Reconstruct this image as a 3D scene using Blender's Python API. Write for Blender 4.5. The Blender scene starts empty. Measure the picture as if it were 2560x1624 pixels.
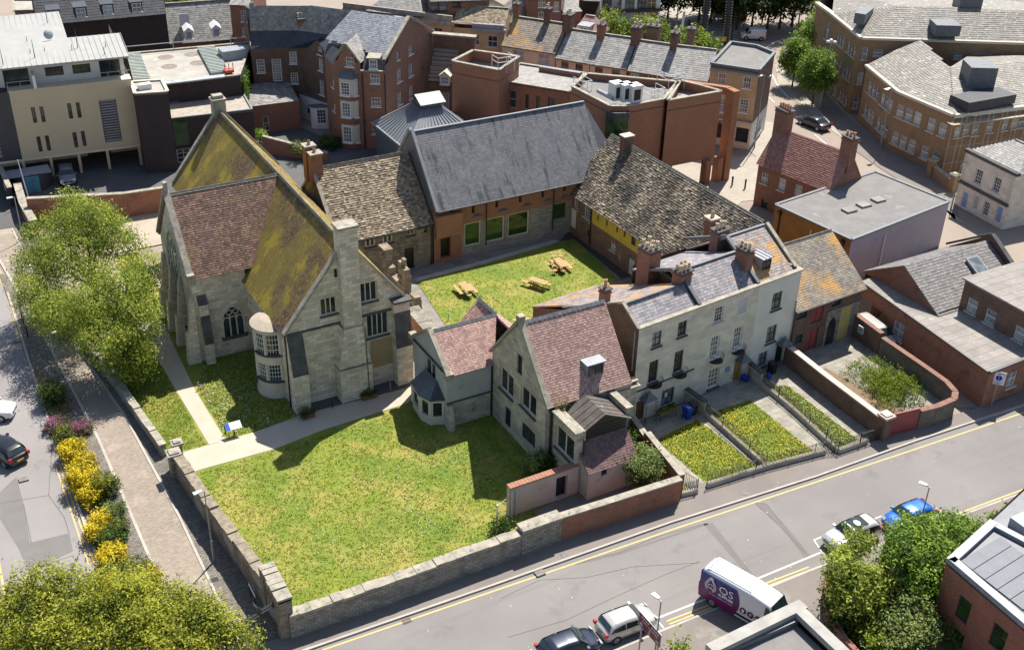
import bpy, bmesh, math, random
from mathutils import Vector, Matrix, noise
from mathutils.geometry import tessellate_polygon
SC = bpy.context.scene
COL = SC.collection
R = math.radians
rng = random.Random(7)
# ------------------------------------------------------------------ camera
# The world is the surveyed site grid in metres: x runs along the south street, y away from it.
FOC, PITCH, ROLL, HC = 2884.4, 0.5350, 0.02666, 53.44
YAW = math.atan2(0.49905, 0.86657)
SO = (-15.94, 76.94)
def _cam_axes():
 f = Vector((0, math.cos(PITCH), -math.sin(PITCH))); rt = Vector((1, 0, 0)); up = rt.cross(f)
 r2 = rt * math.cos(ROLL) + up * math.sin(ROLL); u2 = -rt * math.sin(ROLL) + up * math.cos(ROLL)
 M = Matrix.Rotation(-YAW, 3, 'Z')
 return M @ r2, M @ u2, M @ f
CR, CU, CF = _cam_axes()
_c = Matrix.Rotation(-YAW, 3, 'Z') @ Vector((-SO[0], -SO[1], 0))
CAMP = Vector((_c.x, _c.y, HC))
cam = bpy.data.objects.new('camera', bpy.data.cameras.new('camera'))
COL.objects.link(cam)
m = Matrix((CR, CU, -CF)).transposed().to_4x4(); m.translation = CAMP
cam.matrix_world = m
cam.data.sensor_width = 36; cam.data.lens = FOC / 2560 * 36
cam.data.clip_start = 1; cam.data.clip_end = 3000
SC.camera = cam
# ------------------------------------------------------------------ light
SUN_AZ, SUN_EL = R(38), R(56)          # azimuth counter-clockwise from +x
w = bpy.data.worlds.new('World'); SC.world = w; w.use_nodes = True
nt = w.node_tree; nt.nodes.clear()
sk = nt.nodes.new('ShaderNodeTexSky'); sk.sky_type = 'NISHITA'; sk.sun_disc = False
sk.sun_elevation = SUN_EL; sk.sun_rotation = math.pi / 2 - SUN_AZ
bg = nt.nodes.new('ShaderNodeBackground'); bg.inputs[1].default_value = 0.085
wo = nt.nodes.new('ShaderNodeOutputWorld')
nt.links.new(sk.outputs[0], bg.inputs[0]); nt.links.new(bg.outputs[0], wo.inputs[0])
sl = bpy.data.lights.new('sun', 'SUN'); sl.energy = 5.0; sl.angle = R(0.5); sl.color = (1, .95, .87)
so = bpy.data.objects.new('sun', sl); COL.objects.link(so)
sd = Vector((math.cos(SUN_AZ) * math.cos(SUN_EL), math.sin(SUN_AZ) * math.cos(SUN_EL), math.sin(SUN_EL)))
so.rotation_euler = (-sd).to_track_quat('-Z', 'Y').to_euler(); so.location = (0, 0, 80)
SC.view_settings.view_transform = 'Standard'; SC.view_settings.look = 'None'
SC.view_settings.gamma = 1; SC.view_settings.use_curve_mapping = False
SC.view_settings.exposure = 0.8
SC.render.resolution_x = 1024; SC.render.resolution_y = 649
# ------------------------------------------------------------------ survey helpers
# the photograph was surveyed on enlarged sheets; each sheet maps its own reading to the survey plane
def sheet(ox, oy, s): return lambda X, Y: (ox + X / s, oy + Y / s)
sA, sB, sC, sD = sheet(0, 0, 2.779), sheet(600, 0, 2.779), sheet(1200, 0, 2.779), sheet(1860, 0, 2.779)
sb, sg, sk_, sc = sheet(0, 450, 2.779), sheet(400, 400, 2.183), sheet(1000, 300, 2.779), sheet(1000, 700, 2.3515)
sm, sq, sr, sv = sheet(1500, 500, 2.779), sheet(1860, 450, 2.3514), sheet(1560, 900, 3.44), sheet(1860, 1100, 2.916)
s5, sa, slw, sn = sheet(1250, 1150, 3.01), sheet(0, 900, 2.546), sheet(350, 1000, 2.408), sheet(0, 1300, 3.44)
sd4, se = sheet(1020, 780, 4.494), sheet(1560, 960, 5.094)
src = lambda X, Y: (X, Y)
def ray(u, v): return CR * (u - 1280) - CU * (v - 812) + CF * FOC
def G(fn, X, Y, z=0.0):
 d = ray(*fn(X, Y)); p = CAMP + d * ((z - HC) / d.z); return (p.x, p.y)
def GP(fn, pts, z=0.0): return [G(fn, x, y, z) for x, y in pts]
def ray_plane(fn, X, Y, a, b):
 """reading on the vertical plane through ground points a,b -> (distance along, height)"""
 d = ray(*fn(X, Y)); ex, ey = b[0] - a[0], b[1] - a[1]; L = math.hypot(ex, ey); ex /= L; ey /= L
 nx, ny = -ey, ex
 t = ((a[0] - CAMP.x) * nx + (a[1] - CAMP.y) * ny) / (d.x * nx + d.y * ny)
 p = CAMP + d * t
 return ((p.x - a[0]) * ex + (p.y - a[1]) * ey, p.z)
# ------------------------------------------------------------------ materials
MATS = {}
def mat(name, c1, c2=None, scale=1.5, rough=.85, bump=.15, bscale=None, brick=None, stain=None, rnd=0, metal=0, spec=None,
  coord='UV', streak=None, detail=6, brickbump=.5, lo=.35, hi=.65, coat=0, trans=0):
 if name in MATS: return MATS[name]
 M = bpy.data.materials.new(name); M.use_nodes = True; nt = M.node_tree; N = nt.nodes; L = nt.links
 N.clear(); out = N.new('ShaderNodeOutputMaterial'); b = N.new('ShaderNodeBsdfPrincipled')
 L.new(b.outputs[0], out.inputs[0])
 b.inputs['Roughness'].default_value = rough; b.inputs['Metallic'].default_value = metal
 if spec is not None: b.inputs['Specular IOR Level'].default_value = spec
 if coat: b.inputs['Coat Weight'].default_value = coat; b.inputs['Coat Roughness'].default_value = .05
 tc = N.new('ShaderNodeTexCoord'); co = tc.outputs['UV'] if coord == 'UV' else tc.outputs['Object']
 def nz(s, d=detail, r=.6, vec=None):
  n = N.new('ShaderNodeTexNoise'); n.inputs['Scale'].default_value = s; n.inputs['Detail'].default_value = d
  n.inputs['Roughness'].default_value = r; L.new(vec or co, n.inputs['Vector']); return n
 def ramp(f, a, bb, lo, hi):
  r = N.new('ShaderNodeValToRGB'); r.color_ramp.elements[0].position = lo; r.color_ramp.elements[1].position = hi
  r.color_ramp.elements[0].color = (*a, 1); r.color_ramp.elements[1].color = (*bb, 1); L.new(f, r.inputs[0]); return r.outputs[0]
 def mix(f, a, bb, kind='MIX'):
  x = N.new('ShaderNodeMix'); x.data_type = 'RGBA'; x.blend_type = kind; x.clamp_factor = True
  if isinstance(f, float): x.inputs[0].default_value = f
  else: L.new(f, x.inputs[0])
  for i, s in ((6, a), (7, bb)):
   if isinstance(s, tuple): x.inputs[i].default_value = (*s, 1)
   else: L.new(s, x.inputs[i])
  return x.outputs[2]
 c2 = c2 or tuple(v * .7 for v in c1)
 n0 = nz(scale); colr = ramp(n0.outputs[0], c1, c2, lo, hi)
 hsrc = None
 if brick:
  bw, bh, mc, msz, var = brick
  t = N.new('ShaderNodeTexBrick'); t.inputs['Scale'].default_value = 1; t.inputs['Brick Width'].default_value = bw
  t.inputs['Row Height'].default_value = bh; t.inputs['Mortar Size'].default_value = msz; t.inputs['Mortar Smooth'].default_value = .1
  t.inputs['Color1'].default_value = (1, 1, 1, 1); t.inputs['Color2'].default_value = (1 - var, 1 - var, 1 - var, 1)
  t.inputs['Mortar'].default_value = (1, 1, 1, 1); t.inputs['Bias'].default_value = 0
  L.new(co, t.inputs['Vector']); colr = mix(1.0, colr, t.outputs['Color'], 'MULTIPLY'); colr = mix(t.outputs['Fac'], colr, mc)
  hsrc = t.outputs['Fac']
 if rnd:
  at = N.new('ShaderNodeAttribute'); at.attribute_name = 'rnd'
  v = ramp(at.outputs['Fac'], (1 - rnd,) * 3, (1 + rnd * .6,) * 3, 0, 1); colr = mix(1.0, colr, v, 'MULTIPLY')
 for st in ([stain] if stain and not isinstance(stain, list) else stain or []):
  sc_, colour, lo_, hi_ = st[:4]
  n1 = nz(sc_, 5, .65); f = ramp(n1.outputs[0], (0, 0, 0), (1, 1, 1), lo_, hi_); colr = mix(f, colr, colour)
 if streak:
  mp = N.new('ShaderNodeMapping'); mp.inputs['Scale'].default_value = streak[1]; L.new(co, mp.inputs[0])
  n2 = nz(1.0, 5, .7, mp.outputs[0]); f = ramp(n2.outputs[0], (0, 0, 0), (1, 1, 1), streak[2], streak[3]); colr = mix(f, colr, streak[0])
 L.new(colr, b.inputs['Base Color'])
 if bump:
  nb = nz(bscale or scale * 8, 4); bm = N.new('ShaderNodeBump'); bm.inputs['Strength'].default_value = bump
  bm.inputs['Distance'].default_value = .05; L.new(nb.outputs[0], bm.inputs['Height']); last = bm
  if hsrc:
   b2 = N.new('ShaderNodeBump'); b2.invert = True; b2.inputs['Strength'].default_value = brickbump; b2.inputs['Distance'].default_value = .03
   L.new(hsrc, b2.inputs['Height']); L.new(bm.outputs[0], b2.inputs['Normal']); last = b2
  L.new(last.outputs[0], b.inputs['Normal'])
 MATS[name] = M; return M
def leafmat(name, c1, c2, c3=None, tr=.35):
 if name in MATS: return MATS[name]
 M = bpy.data.materials.new(name); M.use_nodes = True; nt = M.node_tree; N = nt.nodes; L = nt.links; N.clear()
 out = N.new('ShaderNodeOutputMaterial'); mx = N.new('ShaderNodeMixShader'); mx.inputs[0].default_value = tr
 d = N.new('ShaderNodeBsdfPrincipled'); d.inputs['Roughness'].default_value = .6; d.inputs['Specular IOR Level'].default_value = .25
 t = N.new('ShaderNodeBsdfTranslucent'); at = N.new('ShaderNodeAttribute'); at.attribute_name = 'rnd'
 r = N.new('ShaderNodeValToRGB'); e = r.color_ramp.elements; e[0].color = (*c1, 1); e[1].color = (*c2, 1)
 if c3: x = e.new(.5); x.color = (*c3, 1)
 L.new(at.outputs['Fac'], r.inputs[0]); L.new(r.outputs[0], d.inputs['Base Color']); L.new(r.outputs[0], t.inputs[0])
 L.new(d.outputs[0], mx.inputs[1]); L.new(t.outputs[0], mx.inputs[2]); L.new(mx.outputs[0], out.inputs[0])
 MATS[name] = M; return M
def glassmat(name, c=(.012, .016, .02), c2=(.05, .06, .065), rough=.06):
 if name in MATS: return MATS[name]
 M = bpy.data.materials.new(name); M.use_nodes = True; nt = M.node_tree; b = nt.nodes['Principled BSDF']
 oi = nt.nodes.new('ShaderNodeObjectInfo'); r = nt.nodes.new('ShaderNodeValToRGB')
 r.color_ramp.elements[0].color = (*c, 1); r.color_ramp.elements[1].color = (*c2, 1); r.color_ramp.elements[0].position = .45
 tc = nt.nodes.new('ShaderNodeTexCoord'); n = nt.nodes.new('ShaderNodeTexNoise'); n.inputs['Scale'].default_value = 1.3
 ad = nt.nodes.new('ShaderNodeMath'); ad.operation = 'MULTIPLY_ADD'; ad.inputs[1].default_value = .5
 nt.links.new(tc.outputs['Object'], n.inputs[0]); nt.links.new(oi.outputs['Random'], ad.inputs[0]); nt.links.new(n.outputs[0], ad.inputs[2])
 nt.links.new(ad.outputs[0], r.inputs[0]); nt.links.new(r.outputs[0], b.inputs['Base Color'])
 b.inputs['Roughness'].default_value = rough; MATS[name] = M; return M
# ------------------------------------------------------------------ mesh helper
class MB:
 def __init__(s): s.v = []; s.f = []; s.r = []; s.m = []; s.mi = 0
 def poly(s, pts, r=None):
  i = len(s.v); s.v += [tuple(p) for p in pts]; s.f.append(list(range(i, i + len(pts)))); s.r.append(rng.random() if r is None else r); s.m.append(s.mi)
 def box(s, x0, y0, z0, x1, y1, z1, r=None):
  if x0 > x1: x0, x1 = x1, x0
  if y0 > y1: y0, y1 = y1, y0
  p = [(x0, y0, z0), (x1, y0, z0), (x1, y1, z0), (x0, y1, z0), (x0, y0, z1), (x1, y0, z1), (x1, y1, z1), (x0, y1, z1)]
  s.hexa(p, r)
 def hexa(s, p, r=None):
  r = rng.random() if r is None else r
  i = len(s.v); s.v += [tuple(q) for q in p]
  for f in ((3, 2, 1, 0), (4, 5, 6, 7), (0, 1, 5, 4), (1, 2, 6, 5), (2, 3, 7, 6), (3, 0, 4, 7)):
   s.f.append([i + k for k in f]); s.r.append(r); s.m.append(s.mi)
 def prism(s, pts, z0, z1):
  A = sum(pts[i][0] * pts[(i + 1) % len(pts)][1] - pts[(i + 1) % len(pts)][0] * pts[i][1] for i in range(len(pts)))
  if A < 0: pts = pts[::-1]
  n = len(pts); i = len(s.v); h = z1 if callable(z1) else (lambda p: z1)
  s.v += [(p[0], p[1], z0) for p in pts] + [(p[0], p[1], h(p)) for p in pts]
  F = [list(range(i + n - 1, i - 1, -1)), list(range(i + n, i + 2 * n))] + [[i + k, i + (k + 1) % n, i + n + (k + 1) % n, i + n + k] for k in range(n)]
  for f in F: s.f.append(f); s.r.append(.5); s.m.append(s.mi)
 def beam(s, p, q, w, h, up=(0, 0, 1), r=None):
  """oriented box along p-q, width w across, height h upwards from the line"""
  p = Vector(p); q = Vector(q); d = (q - p).normalized(); u = Vector(up); t = d.cross(u)
  if t.length < 1e-4: t = d.cross(Vector((0, 1, 0)))
  t.normalize(); u = t.cross(d); t *= w / 2; u *= h
  s.hexa([p - t, p + t, q + t, q - t, p - t + u, p + t + u, q + t + u, q - t + u] if False else [p + t, q + t, q - t, p - t, p + t + u, q + t + u, q - t + u, p - t + u], r)
 def tube(s, p, q, r1, r2=None, n=8, caps=True, r=None):
  p = Vector(p); q = Vector(q); r2 = r1 if r2 is None else r2; d = (q - p).normalized()
  t = d.cross(Vector((0, 0, 1)));
  if t.length < 1e-3: t = Vector((1, 0, 0))
  t.normalize(); u = d.cross(t); i = len(s.v); rr = rng.random() if r is None else r
  for c, ra in ((p, r1), (q, r2)):
   for k in range(n):
    a = 2 * math.pi * k / n; s.v.append(tuple(c + t * math.cos(a) * ra + u * math.sin(a) * ra))
  for k in range(n):
   s.f.append([i + k, i + (k + 1) % n, i + n + (k + 1) % n, i + n + k][::-1]); s.r.append(rr); s.m.append(s.mi)
  if caps:
   s.f.append(list(range(i, i + n))); s.r.append(rr); s.m.append(s.mi)
   s.f.append(list(range(i + 2 * n - 1, i + n - 1, -1))); s.r.append(rr); s.m.append(s.mi)
 def lathe(s, prof, cx=0, cy=0, n=12, a0=0, a1=2 * math.pi):
  full = abs(a1 - a0 - 2 * math.pi) < 1e-6; m_ = n if full else n + 1; i = len(s.v)
  for (r_, z) in prof:
   for k in range(m_): a = a0 + (a1 - a0) * k / n; s.v.append((cx + r_ * math.cos(a), cy + r_ * math.sin(a), z))
  for j in range(len(prof) - 1):
   for k in range(n):
    k2 = (k + 1) % m_
    s.f.append([i + j * m_ + k, i + j * m_ + k2, i + (j + 1) * m_ + k2, i + (j + 1) * m_ + k]); s.r.append(.5); s.m.append(s.mi)
 def slab(s, pts, t=.12):
  """roof plane: polygon of 3d points (top face, counter-clockwise from above) with thickness"""
  P = [Vector(p) for p in pts]; n = (P[1] - P[0]).cross(P[2] - P[0]).normalized()
  if n.z < 0: P = P[::-1]; n = -n
  Q = [p - n * t for p in P]; s.poly(P, .5); s.poly(Q[::-1], .5)
  for i in range(len(P)): j = (i + 1) % len(P); s.poly([P[i], Q[i], Q[j], P[j]], .5)
 def tiles(s, pts, tw=.3, ch=.28, th=.035, jit=.3, over=1.0):
  """courses of individual roof tiles over a planar polygon"""
  P = [Vector(p) for p in pts]; n = (P[1] - P[0]).cross(P[2] - P[0]).normalized()
  if n.z < 0: n = -n
  t = Vector((0, 0, 1)).cross(n).normalized(); u = n.cross(t)
  o = P[0]; Q = [((p - o).dot(t), (p - o).dot(u)) for p in P]
  a0 = min(q[0] for q in Q); a1 = max(q[0] for q in Q); b0 = min(q[1] for q in Q); b1 = max(q[1] for q in Q)
  def span(b):
   xs = []
   for i in range(len(Q)):
    (xa, ya), (xb, yb) = Q[i], Q[(i + 1) % len(Q)]
    if (ya <= b) != (yb <= b): xs.append(xa + (xb - xa) * (b - ya) / (yb - ya))
   xs.sort(); return xs
  b = b0; row = 0
  while b < b1 - ch * .4:
   xs = span(min(b + ch * .5, b1 - .01))
   for k in range(0, len(xs) - 1, 2):
    x = xs[k] - rng.random() * tw * .6
    while x < xs[k + 1]:
     wdt = tw * (1 + (rng.random() - .5) * jit); xl = max(x, xs[k]); xr = min(x + wdt - .012, xs[k + 1])
     x += wdt
     if xr - xl < .03: continue
     lift = th * (1 + (rng.random() - .4) * jit * 2); dz = (rng.random() - .5) * ch * jit * .35; rr = rng.random()
     A = o + t * xl + u * (b + dz); B_ = o + t * xr + u * (b + dz); C_ = o + t * xr + u * (b + ch); D = o + t * xl + u * (b + ch)
     Al = A + n * lift; Bl = B_ + n * (lift + (rng.random() - .5) * th * jit)
     Cl = C_ + n * .004; Dl = D + n * .004
     s.poly([Al, Bl, Cl, Dl], rr); s.poly([A, B_, Bl, Al], rr); s.poly([A, Al, Dl], rr); s.poly([B_, Cl, Bl], rr)
   b += ch; row += 1
 def build(s, name, mats, parent=None, smooth=False, loc=None, rotz=0, uv=True):
  me = bpy.data.meshes.new(name); me.from_pydata(s.v, [], s.f)
  for m_ in (mats if isinstance(mats, (list, tuple)) else [mats]): me.materials.append(m_)
  if any(s.m): me.polygons.foreach_set('material_index', s.m)
  at = me.attributes.new('rnd', 'FLOAT', 'FACE'); at.data.foreach_set('value', s.r)
  if uv and s.f:
   ul = me.uv_layers.new(name='UVMap'); buf = [0.0] * (2 * len(me.loops)); vs = me.vertices
   for p in me.polygons:
    n = p.normal
    if abs(n.z) > .985:
     for li in p.loop_indices:
      c = vs[me.loops[li].vertex_index].co; buf[2 * li] = c.x; buf[2 * li + 1] = c.y
    else:
     h = math.hypot(n.x, n.y); tx, ty = -n.y / h, n.x / h; ux, uy, uz = -n.z * ty, n.z * tx, h
     # v = n x t
     ux, uy, uz = (n.y * 0 - n.z * ty), (n.z * tx - n.x * 0), (n.x * ty - n.y * tx)
     for li in p.loop_indices:
      c = vs[me.loops[li].vertex_index].co; buf[2 * li] = c.x * tx + c.y * ty; buf[2 * li + 1] = c.x * ux + c.y * uy + c.z * uz
   ul.data.foreach_set('uv', buf)
  if smooth: me.polygons.foreach_set('use_smooth', [True] * len(s.f))
  me.update(); o = bpy.data.objects.new(name, me); COL.objects.link(o)
  if parent: o.parent = parent
  if loc: o.location = loc
  o.rotation_euler.z = rotz
  return o
def tag(o, label=None, cat=None, group=None, kind=None):
 if label: o['label'] = label
 if cat: o['category'] = cat
 if group: o['group'] = group
 if kind: o['kind'] = kind
 return o
def thing(name, label, cat, loc=(0, 0, 0), rotz=0, group=None):
 o = bpy.data.objects.new(name, None); COL.objects.link(o); o.location = loc; o.rotation_euler.z = rotz
 o.empty_display_size = .3
 return tag(o, label, cat, group)
def tree_of(o, parent=None):
 c = o.copy(); COL.objects.link(c)
 if parent: c.parent = parent
 for ch in list(o.children): tree_of(ch, c)
 return c
def place_copy(o, loc, rotz, label, group=None):
 c = tree_of(o); c.location = loc; c.rotation_euler.z = rotz; c['label'] = label
 if group: c['group'] = group
 return c
# ------------------------------------------------------------------ windows (shared meshes by size and style)
WCACHE = {}
def wmesh(style, w, h):
 w = round(w, 2); h = round(h, 2); key = (style, w, h)
 if key in WCACHE: return WCACHE[key]
 st = STYLES[style]; nx, nz, fw, bw = st['grid']; f = MB(); arch = st.get('arch', 0)
 W2, H2 = w / 2, h / 2
 f.box(-W2, -.05, -H2, -W2 + fw, .04, H2); f.box(W2 - fw, -.05, -H2, W2, .04, H2)
 f.box(-W2 + fw, -.05, -H2, W2 - fw, .04, -H2 + fw); f.box(-W2 + fw, -.05, H2 - fw, W2 - fw, .04, H2)
 for i in range(1, nx):
  x = -W2 + fw + (w - 2 * fw) * i / nx; f.box(x - bw / 2, -.03, -H2 + fw, x + bw / 2, .03, H2 - fw)
 for i in range(1, nz):
  z = -H2 + fw + (h - 2 * fw) * i / nz; b2 = bw * (1.8 if (i * 2 == nz and st.get('mid')) else 1)
  xs = [-W2 + fw] + [-W2 + fw + (w - 2 * fw) * k / nx for k in range(1, nx)] + [W2 - fw]
  for k in range(len(xs) - 1):
   f.box(xs[k] + (bw / 2 if k else 0), -.03, z - b2 / 2, xs[k + 1] - (bw / 2 if k < len(xs) - 2 else 0), .03, z + b2 / 2)
 p = MB(); p.poly([(-W2 + fw * .5, .012, -H2 + fw * .5), (W2 - fw * .5, .012, -H2 + fw * .5), (W2 - fw * .5, .012, H2 - fw * .5), (-W2 + fw * .5, .012, H2 - fw * .5)])
 sill = None
 if st.get('sill'):
  s_ = MB(); s_.box(-W2 - .1, -.3, -H2 - .12, W2 + .1, 0.0, -H2 - .004); sill = s_
 fo = f.build('window', st['fmat']); po = p.build(st.get('pname', 'pane'), st['pmat']); so_ = sill.build('sill', st['smat']) if sill else None
 r = (fo.data, po.data, so_.data if so_ else None)
 for o in (fo, po, so_):
  if o: bpy.data.objects.remove(o)
 WCACHE[key] = r; return r
def put_window(B, style, w, h, x, y, z, ang, name=None, label=None):
 fm, pm, sm_ = wmesh(style, w, h)
 nm = name or STYLES[style].get('name', 'window')
 o = bpy.data.objects.new(nm, fm); COL.objects.link(o); o.parent = B; o.location = (x, y, z); o.rotation_euler.z = ang
 if label: o['label'] = label
 p = bpy.data.objects.new(STYLES[style].get('pname', 'pane'), pm); COL.objects.link(p); p.parent = o
 if sm_: s_ = bpy.data.objects.new('sill', sm_); COL.objects.link(s_); s_.parent = o
 return o
class Bld:
 """a building: an empty at its corner, walls gathered in one mesh, windows as children"""
 def __init__(s, name, label, cat, x=0, y=0, ang=0, group=None, z=0):
  s.ang = R(ang); s.o = (x, y); s.z = z; s.e = thing(name, label, cat, (x, y, z), s.ang, group); s.W = {}; s.ca, s.sa = math.cos(s.ang), math.sin(s.ang)
 def w(s, x, y): return (s.o[0] + x * s.ca - y * s.sa, s.o[1] + x * s.sa + y * s.ca)
 def loc(s, p): dx, dy = p[0] - s.o[0], p[1] - s.o[1]; return (dx * s.ca + dy * s.sa, -dx * s.sa + dy * s.ca)
 def H(s, fn, X, Y, z): return s.loc(G(fn, X, Y, z))
 def mb(s, m_): return s.W.setdefault(m_, MB())
 def on(s, a, b, fn, X, Y): return ray_plane(fn, X, Y, s.w(*a), s.w(*b))
 def wall(s, a, b, z0, top, wins=(), m_='wall', depth=.16, fn=None, band=None):
  """wall seen from outside, a at left, b at right. top: height or outline [(s,z)..] from left to right.
  wins: (X, Y, w, h, style) read on sheet fn, or (s, z, w, h, style) if fn is None"""
  mb = s.mb(m_); L = math.hypot(b[0] - a[0], b[1] - a[1]); ex, ey = (b[0] - a[0]) / L, (b[1] - a[1]) / L; nx, ny = ey, -ex
  tp = [(0, top), (L, top)] if not isinstance(top, (list, tuple)) else [((q[0] if q[0] is not None else L), q[1]) for q in top]
  P3 = lambda q, d=0: (a[0] + ex * q[0] - nx * d, a[1] + ey * q[0] - ny * d, q[1])
  outline = [(0, z0), (L, z0)] + tp[::-1]; holes = []; ang = math.atan2(ey, ex)
  for wn in wins:
   X, Y, w_, h_, st = wn[:5]
   sz = s.on(a, b, fn, X, Y) if fn else (X, Y)
   sx = min(max(sz[0], w_ / 2 + .05), L - w_ / 2 - .05); zc = max(sz[1] - s.z, z0 + h_ / 2 + .02)
   if not fn: zc = Y
   def tz(q):
    for (p0, p1) in zip(tp, tp[1:]):
     if p0[0] <= q <= p1[0]: return p0[1] + (p1[1] - p0[1]) * (q - p0[0]) / max(1e-6, p1[0] - p0[0])
    return tp[-1][1]
   zc = min(zc, min(tz(sx - w_ / 2), tz(sx + w_ / 2)) - h_ / 2 - .05)
   hp = [(sx - w_ / 2, zc - h_ / 2), (sx + w_ / 2, zc - h_ / 2), (sx + w_ / 2, zc + h_ / 2), (sx - w_ / 2, zc + h_ / 2)]
   if any(not (h[1][0] <= hp[0][0] or h[0][0] >= hp[1][0] or h[2][1] <= hp[0][1] or h[0][1] >= hp[2][1]) for h in holes): print('overlap window', s.e.name, wn)
   holes.append(hp)
   put_window(s.e, st, w_, h_, *[v for v in (a[0] + ex * sx - nx * depth, a[1] + ey * sx - ny * depth, zc)], ang, *(wn[5:6]), label=(wn[6] if len(wn) > 6 else None))
  flat = [Vector((q[0], q[1], 0)) for q in outline] + [Vector((q[0], q[1], 0)) for h in holes for q in h]
  rings = [[Vector((q[0], q[1], 0)) for q in outline]] + [[Vector((q[0], q[1], 0)) for q in h[::-1]] for h in holes]
  allp = [q for r_ in rings for q in r_]
  for t in tessellate_polygon(rings):
   q = [allp[i] for i in t]
   if (q[1] - q[0]).cross(q[2] - q[0]).z < 0: q = q[::-1]
   mb.poly([P3((v.x, v.y)) for v in q], .5)
  for h in holes:
   for i in range(4):
    j = (i + 1) % 4; mb.poly([P3(h[i]), P3(h[i], depth + .05), P3(h[j], depth + .05), P3(h[j])][::-1] if False else [P3(h[i]), P3(h[j]), P3(h[j], depth + .05), P3(h[i], depth + .05)], .5)
 def done(s, mats):
  """mats: dict wall key -> (object name, material)"""
  for k, mb in s.W.items():
   nm, mt = mats[k]; mb.build(nm, mt, s.e)
  return s
def part(B, mb, name, m_, **k): return mb.build(name, m_, B.e if isinstance(B, Bld) else B, **k)
# ------------------------------------------------------------------ the materials of the place
mortar = (.42, .38, .33)
ashlar = mat("ashlar", (.80, .71, .55), (.62, .54, .41), .6, .9, .25, 12, (.72, .3, (.36, .32, .26), .014, .38), [(.4, (.15, .145, .135), .62, .76), (1.3, (.58, .42, .22), .62, .78), (3.5, (.30, .28, .24), .64, .76)], streak=((.22, .215, .20), (1.3, .16, 1), .61, .78))
ashlar2 = mat("ashlar cottage", (.60, .54, .42), (.40, .36, .29), .6, .9, .25, 12, (.7, .3, (.26, .24, .20), .014, .32), [(.5, (.095, .095, .09), .57, .71), (2, (.48, .38, .22), .62, .8)], streak=((.15, .15, .14), (1.4, .18, 1), .58, .75))
ashlar3 = mat('ashlar terrace', (.72, .67, .55), (.60, .55, .45), .7, .85, .1, 12, (.9, .38, (.50, .46, .38), .006, .2), [(.5, (.26, .25, .23), .62, .80), (.9, (.66, .54, .36), .62, .78)], streak=((.34, .33, .30), (.9, .14, 1), .62, .8))
whiter = mat('white render', (.66, .65, .57), (.58, .57, .50), .6, .8, .05, 20, None, [(.7, (.36, .36, .32), .66, .85)])
greyr = mat('grey render', (.42, .41, .42), (.36, .35, .36), .8, .85, .1, 20, None, [(.6, (.24, .23, .22), .62, .8)])
pinkr = mat('pink render', (.55, .44, .38), (.47, .37, .32), .8, .85, .1, 18, None, [(.9, (.30, .26, .22), .6, .75)])
lilac = mat('lilac render', (.36, .33, .37), (.31, .29, .33), .4, .85, .08, 16, None, [(.5, (.24, .22, .24), .62, .8)])
rubble = mat('rubble stone', (.34, .28, .20), (.22, .18, .13), 1.2, .95, .5, 9, (.55, .22, (.30, .26, .20), .02, .45), [(.6, (.10, .09, .075), .56, .7), (.9, (.46, .38, .25), .6, .75)], brickbump=.9)
rubble2 = mat('rubble pale', (.42, .39, .32), (.26, .24, .20), 1.5, .95, .5, 9, (.45, .2, (.16, .145, .12), .025, .4), [(.7, (.12, .11, .095), .56, .7)], brickbump=.9)
coping = mat('stone coping', (.38, .345, .27), (.23, .21, .17), 1.2, .9, .3, 14, None, [(2.5, (.12, .115, .10), .55, .68)])
darkstone = mat('weathered dark stone', (.10, .098, .095), (.055, .054, .053), 1.2, .9, .3, 14)
paledress = mat('pale stone dressing', (.58, .53, .42), (.5, .45, .36), 1.2, .85, .1, 16)
def brickm(n, c1, c2, m_=(.30, .26, .22), var=.35, st=None): return mat(n, c1, c2, .8, .9, .2, 30, (.22, .075, m_, .008, var), st)
brick_red = brickm('red brick', (.33, .112, .055), (.24, .08, .042), st=[(.5, (.14, .065, .045), .58, .75)])
brick_or = brickm('orange red brick', (.40, .135, .055), (.27, .085, .04), st=[(.7, (.17, .08, .045), .55, .7), (2.2, (.42, .2, .1), .66, .78)])
brick_mus = brickm('new red brick', (.40, .175, .095), (.33, .14, .08), (.36, .2, .13), .2)
brick_mus2 = brickm('new orange brick', (.40, .165, .085), (.32, .13, .07), (.38, .24, .16), .2)
brick_brown = brickm('brown brick', (.20, .10, .065), (.13, .066, .045), (.24, .19, .15), st=[(.6, (.08, .05, .04), .55, .7)])
brick_dark = brickm('dark purple brick', (.055, .034, .034), (.04, .026, .027), (.06, .045, .045), .3)
brick_buff = brickm('buff brown brick', (.34, .205, .105), (.26, .155, .08), (.32, .24, .15), .25, [(.4, (.18, .11, .065), .6, .8)])
brick_old = brickm('old patched brick', (.25, .115, .07), (.16, .08, .055), (.34, .3, .25), .5, [(.55, (.46, .42, .36), .60, .66), (.8, (.09, .065, .05), .58, .7)])
brick_ochre = brickm('ochre brick', (.34, .19, .06), (.25, .13, .05), (.3, .22, .12), .3)
yellowr = mat('yellow render', (.62, .44, .06), (.52, .37, .06), 1.2, .85, .06)
ochrer = mat('ochre wall', (.36, .17, .035), (.27, .12, .03), .8, .9, .15, 16, (.22, .075, (.36, .18, .05), .006, .2), [(.7, (.13, .07, .03), .6, .8)])
cream = mat('cream render', (.66, .56, .42), (.60, .51, .38), .5, .85, .04, None, None, [(.5, (.46, .40, .31), .64, .82)])
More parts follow.
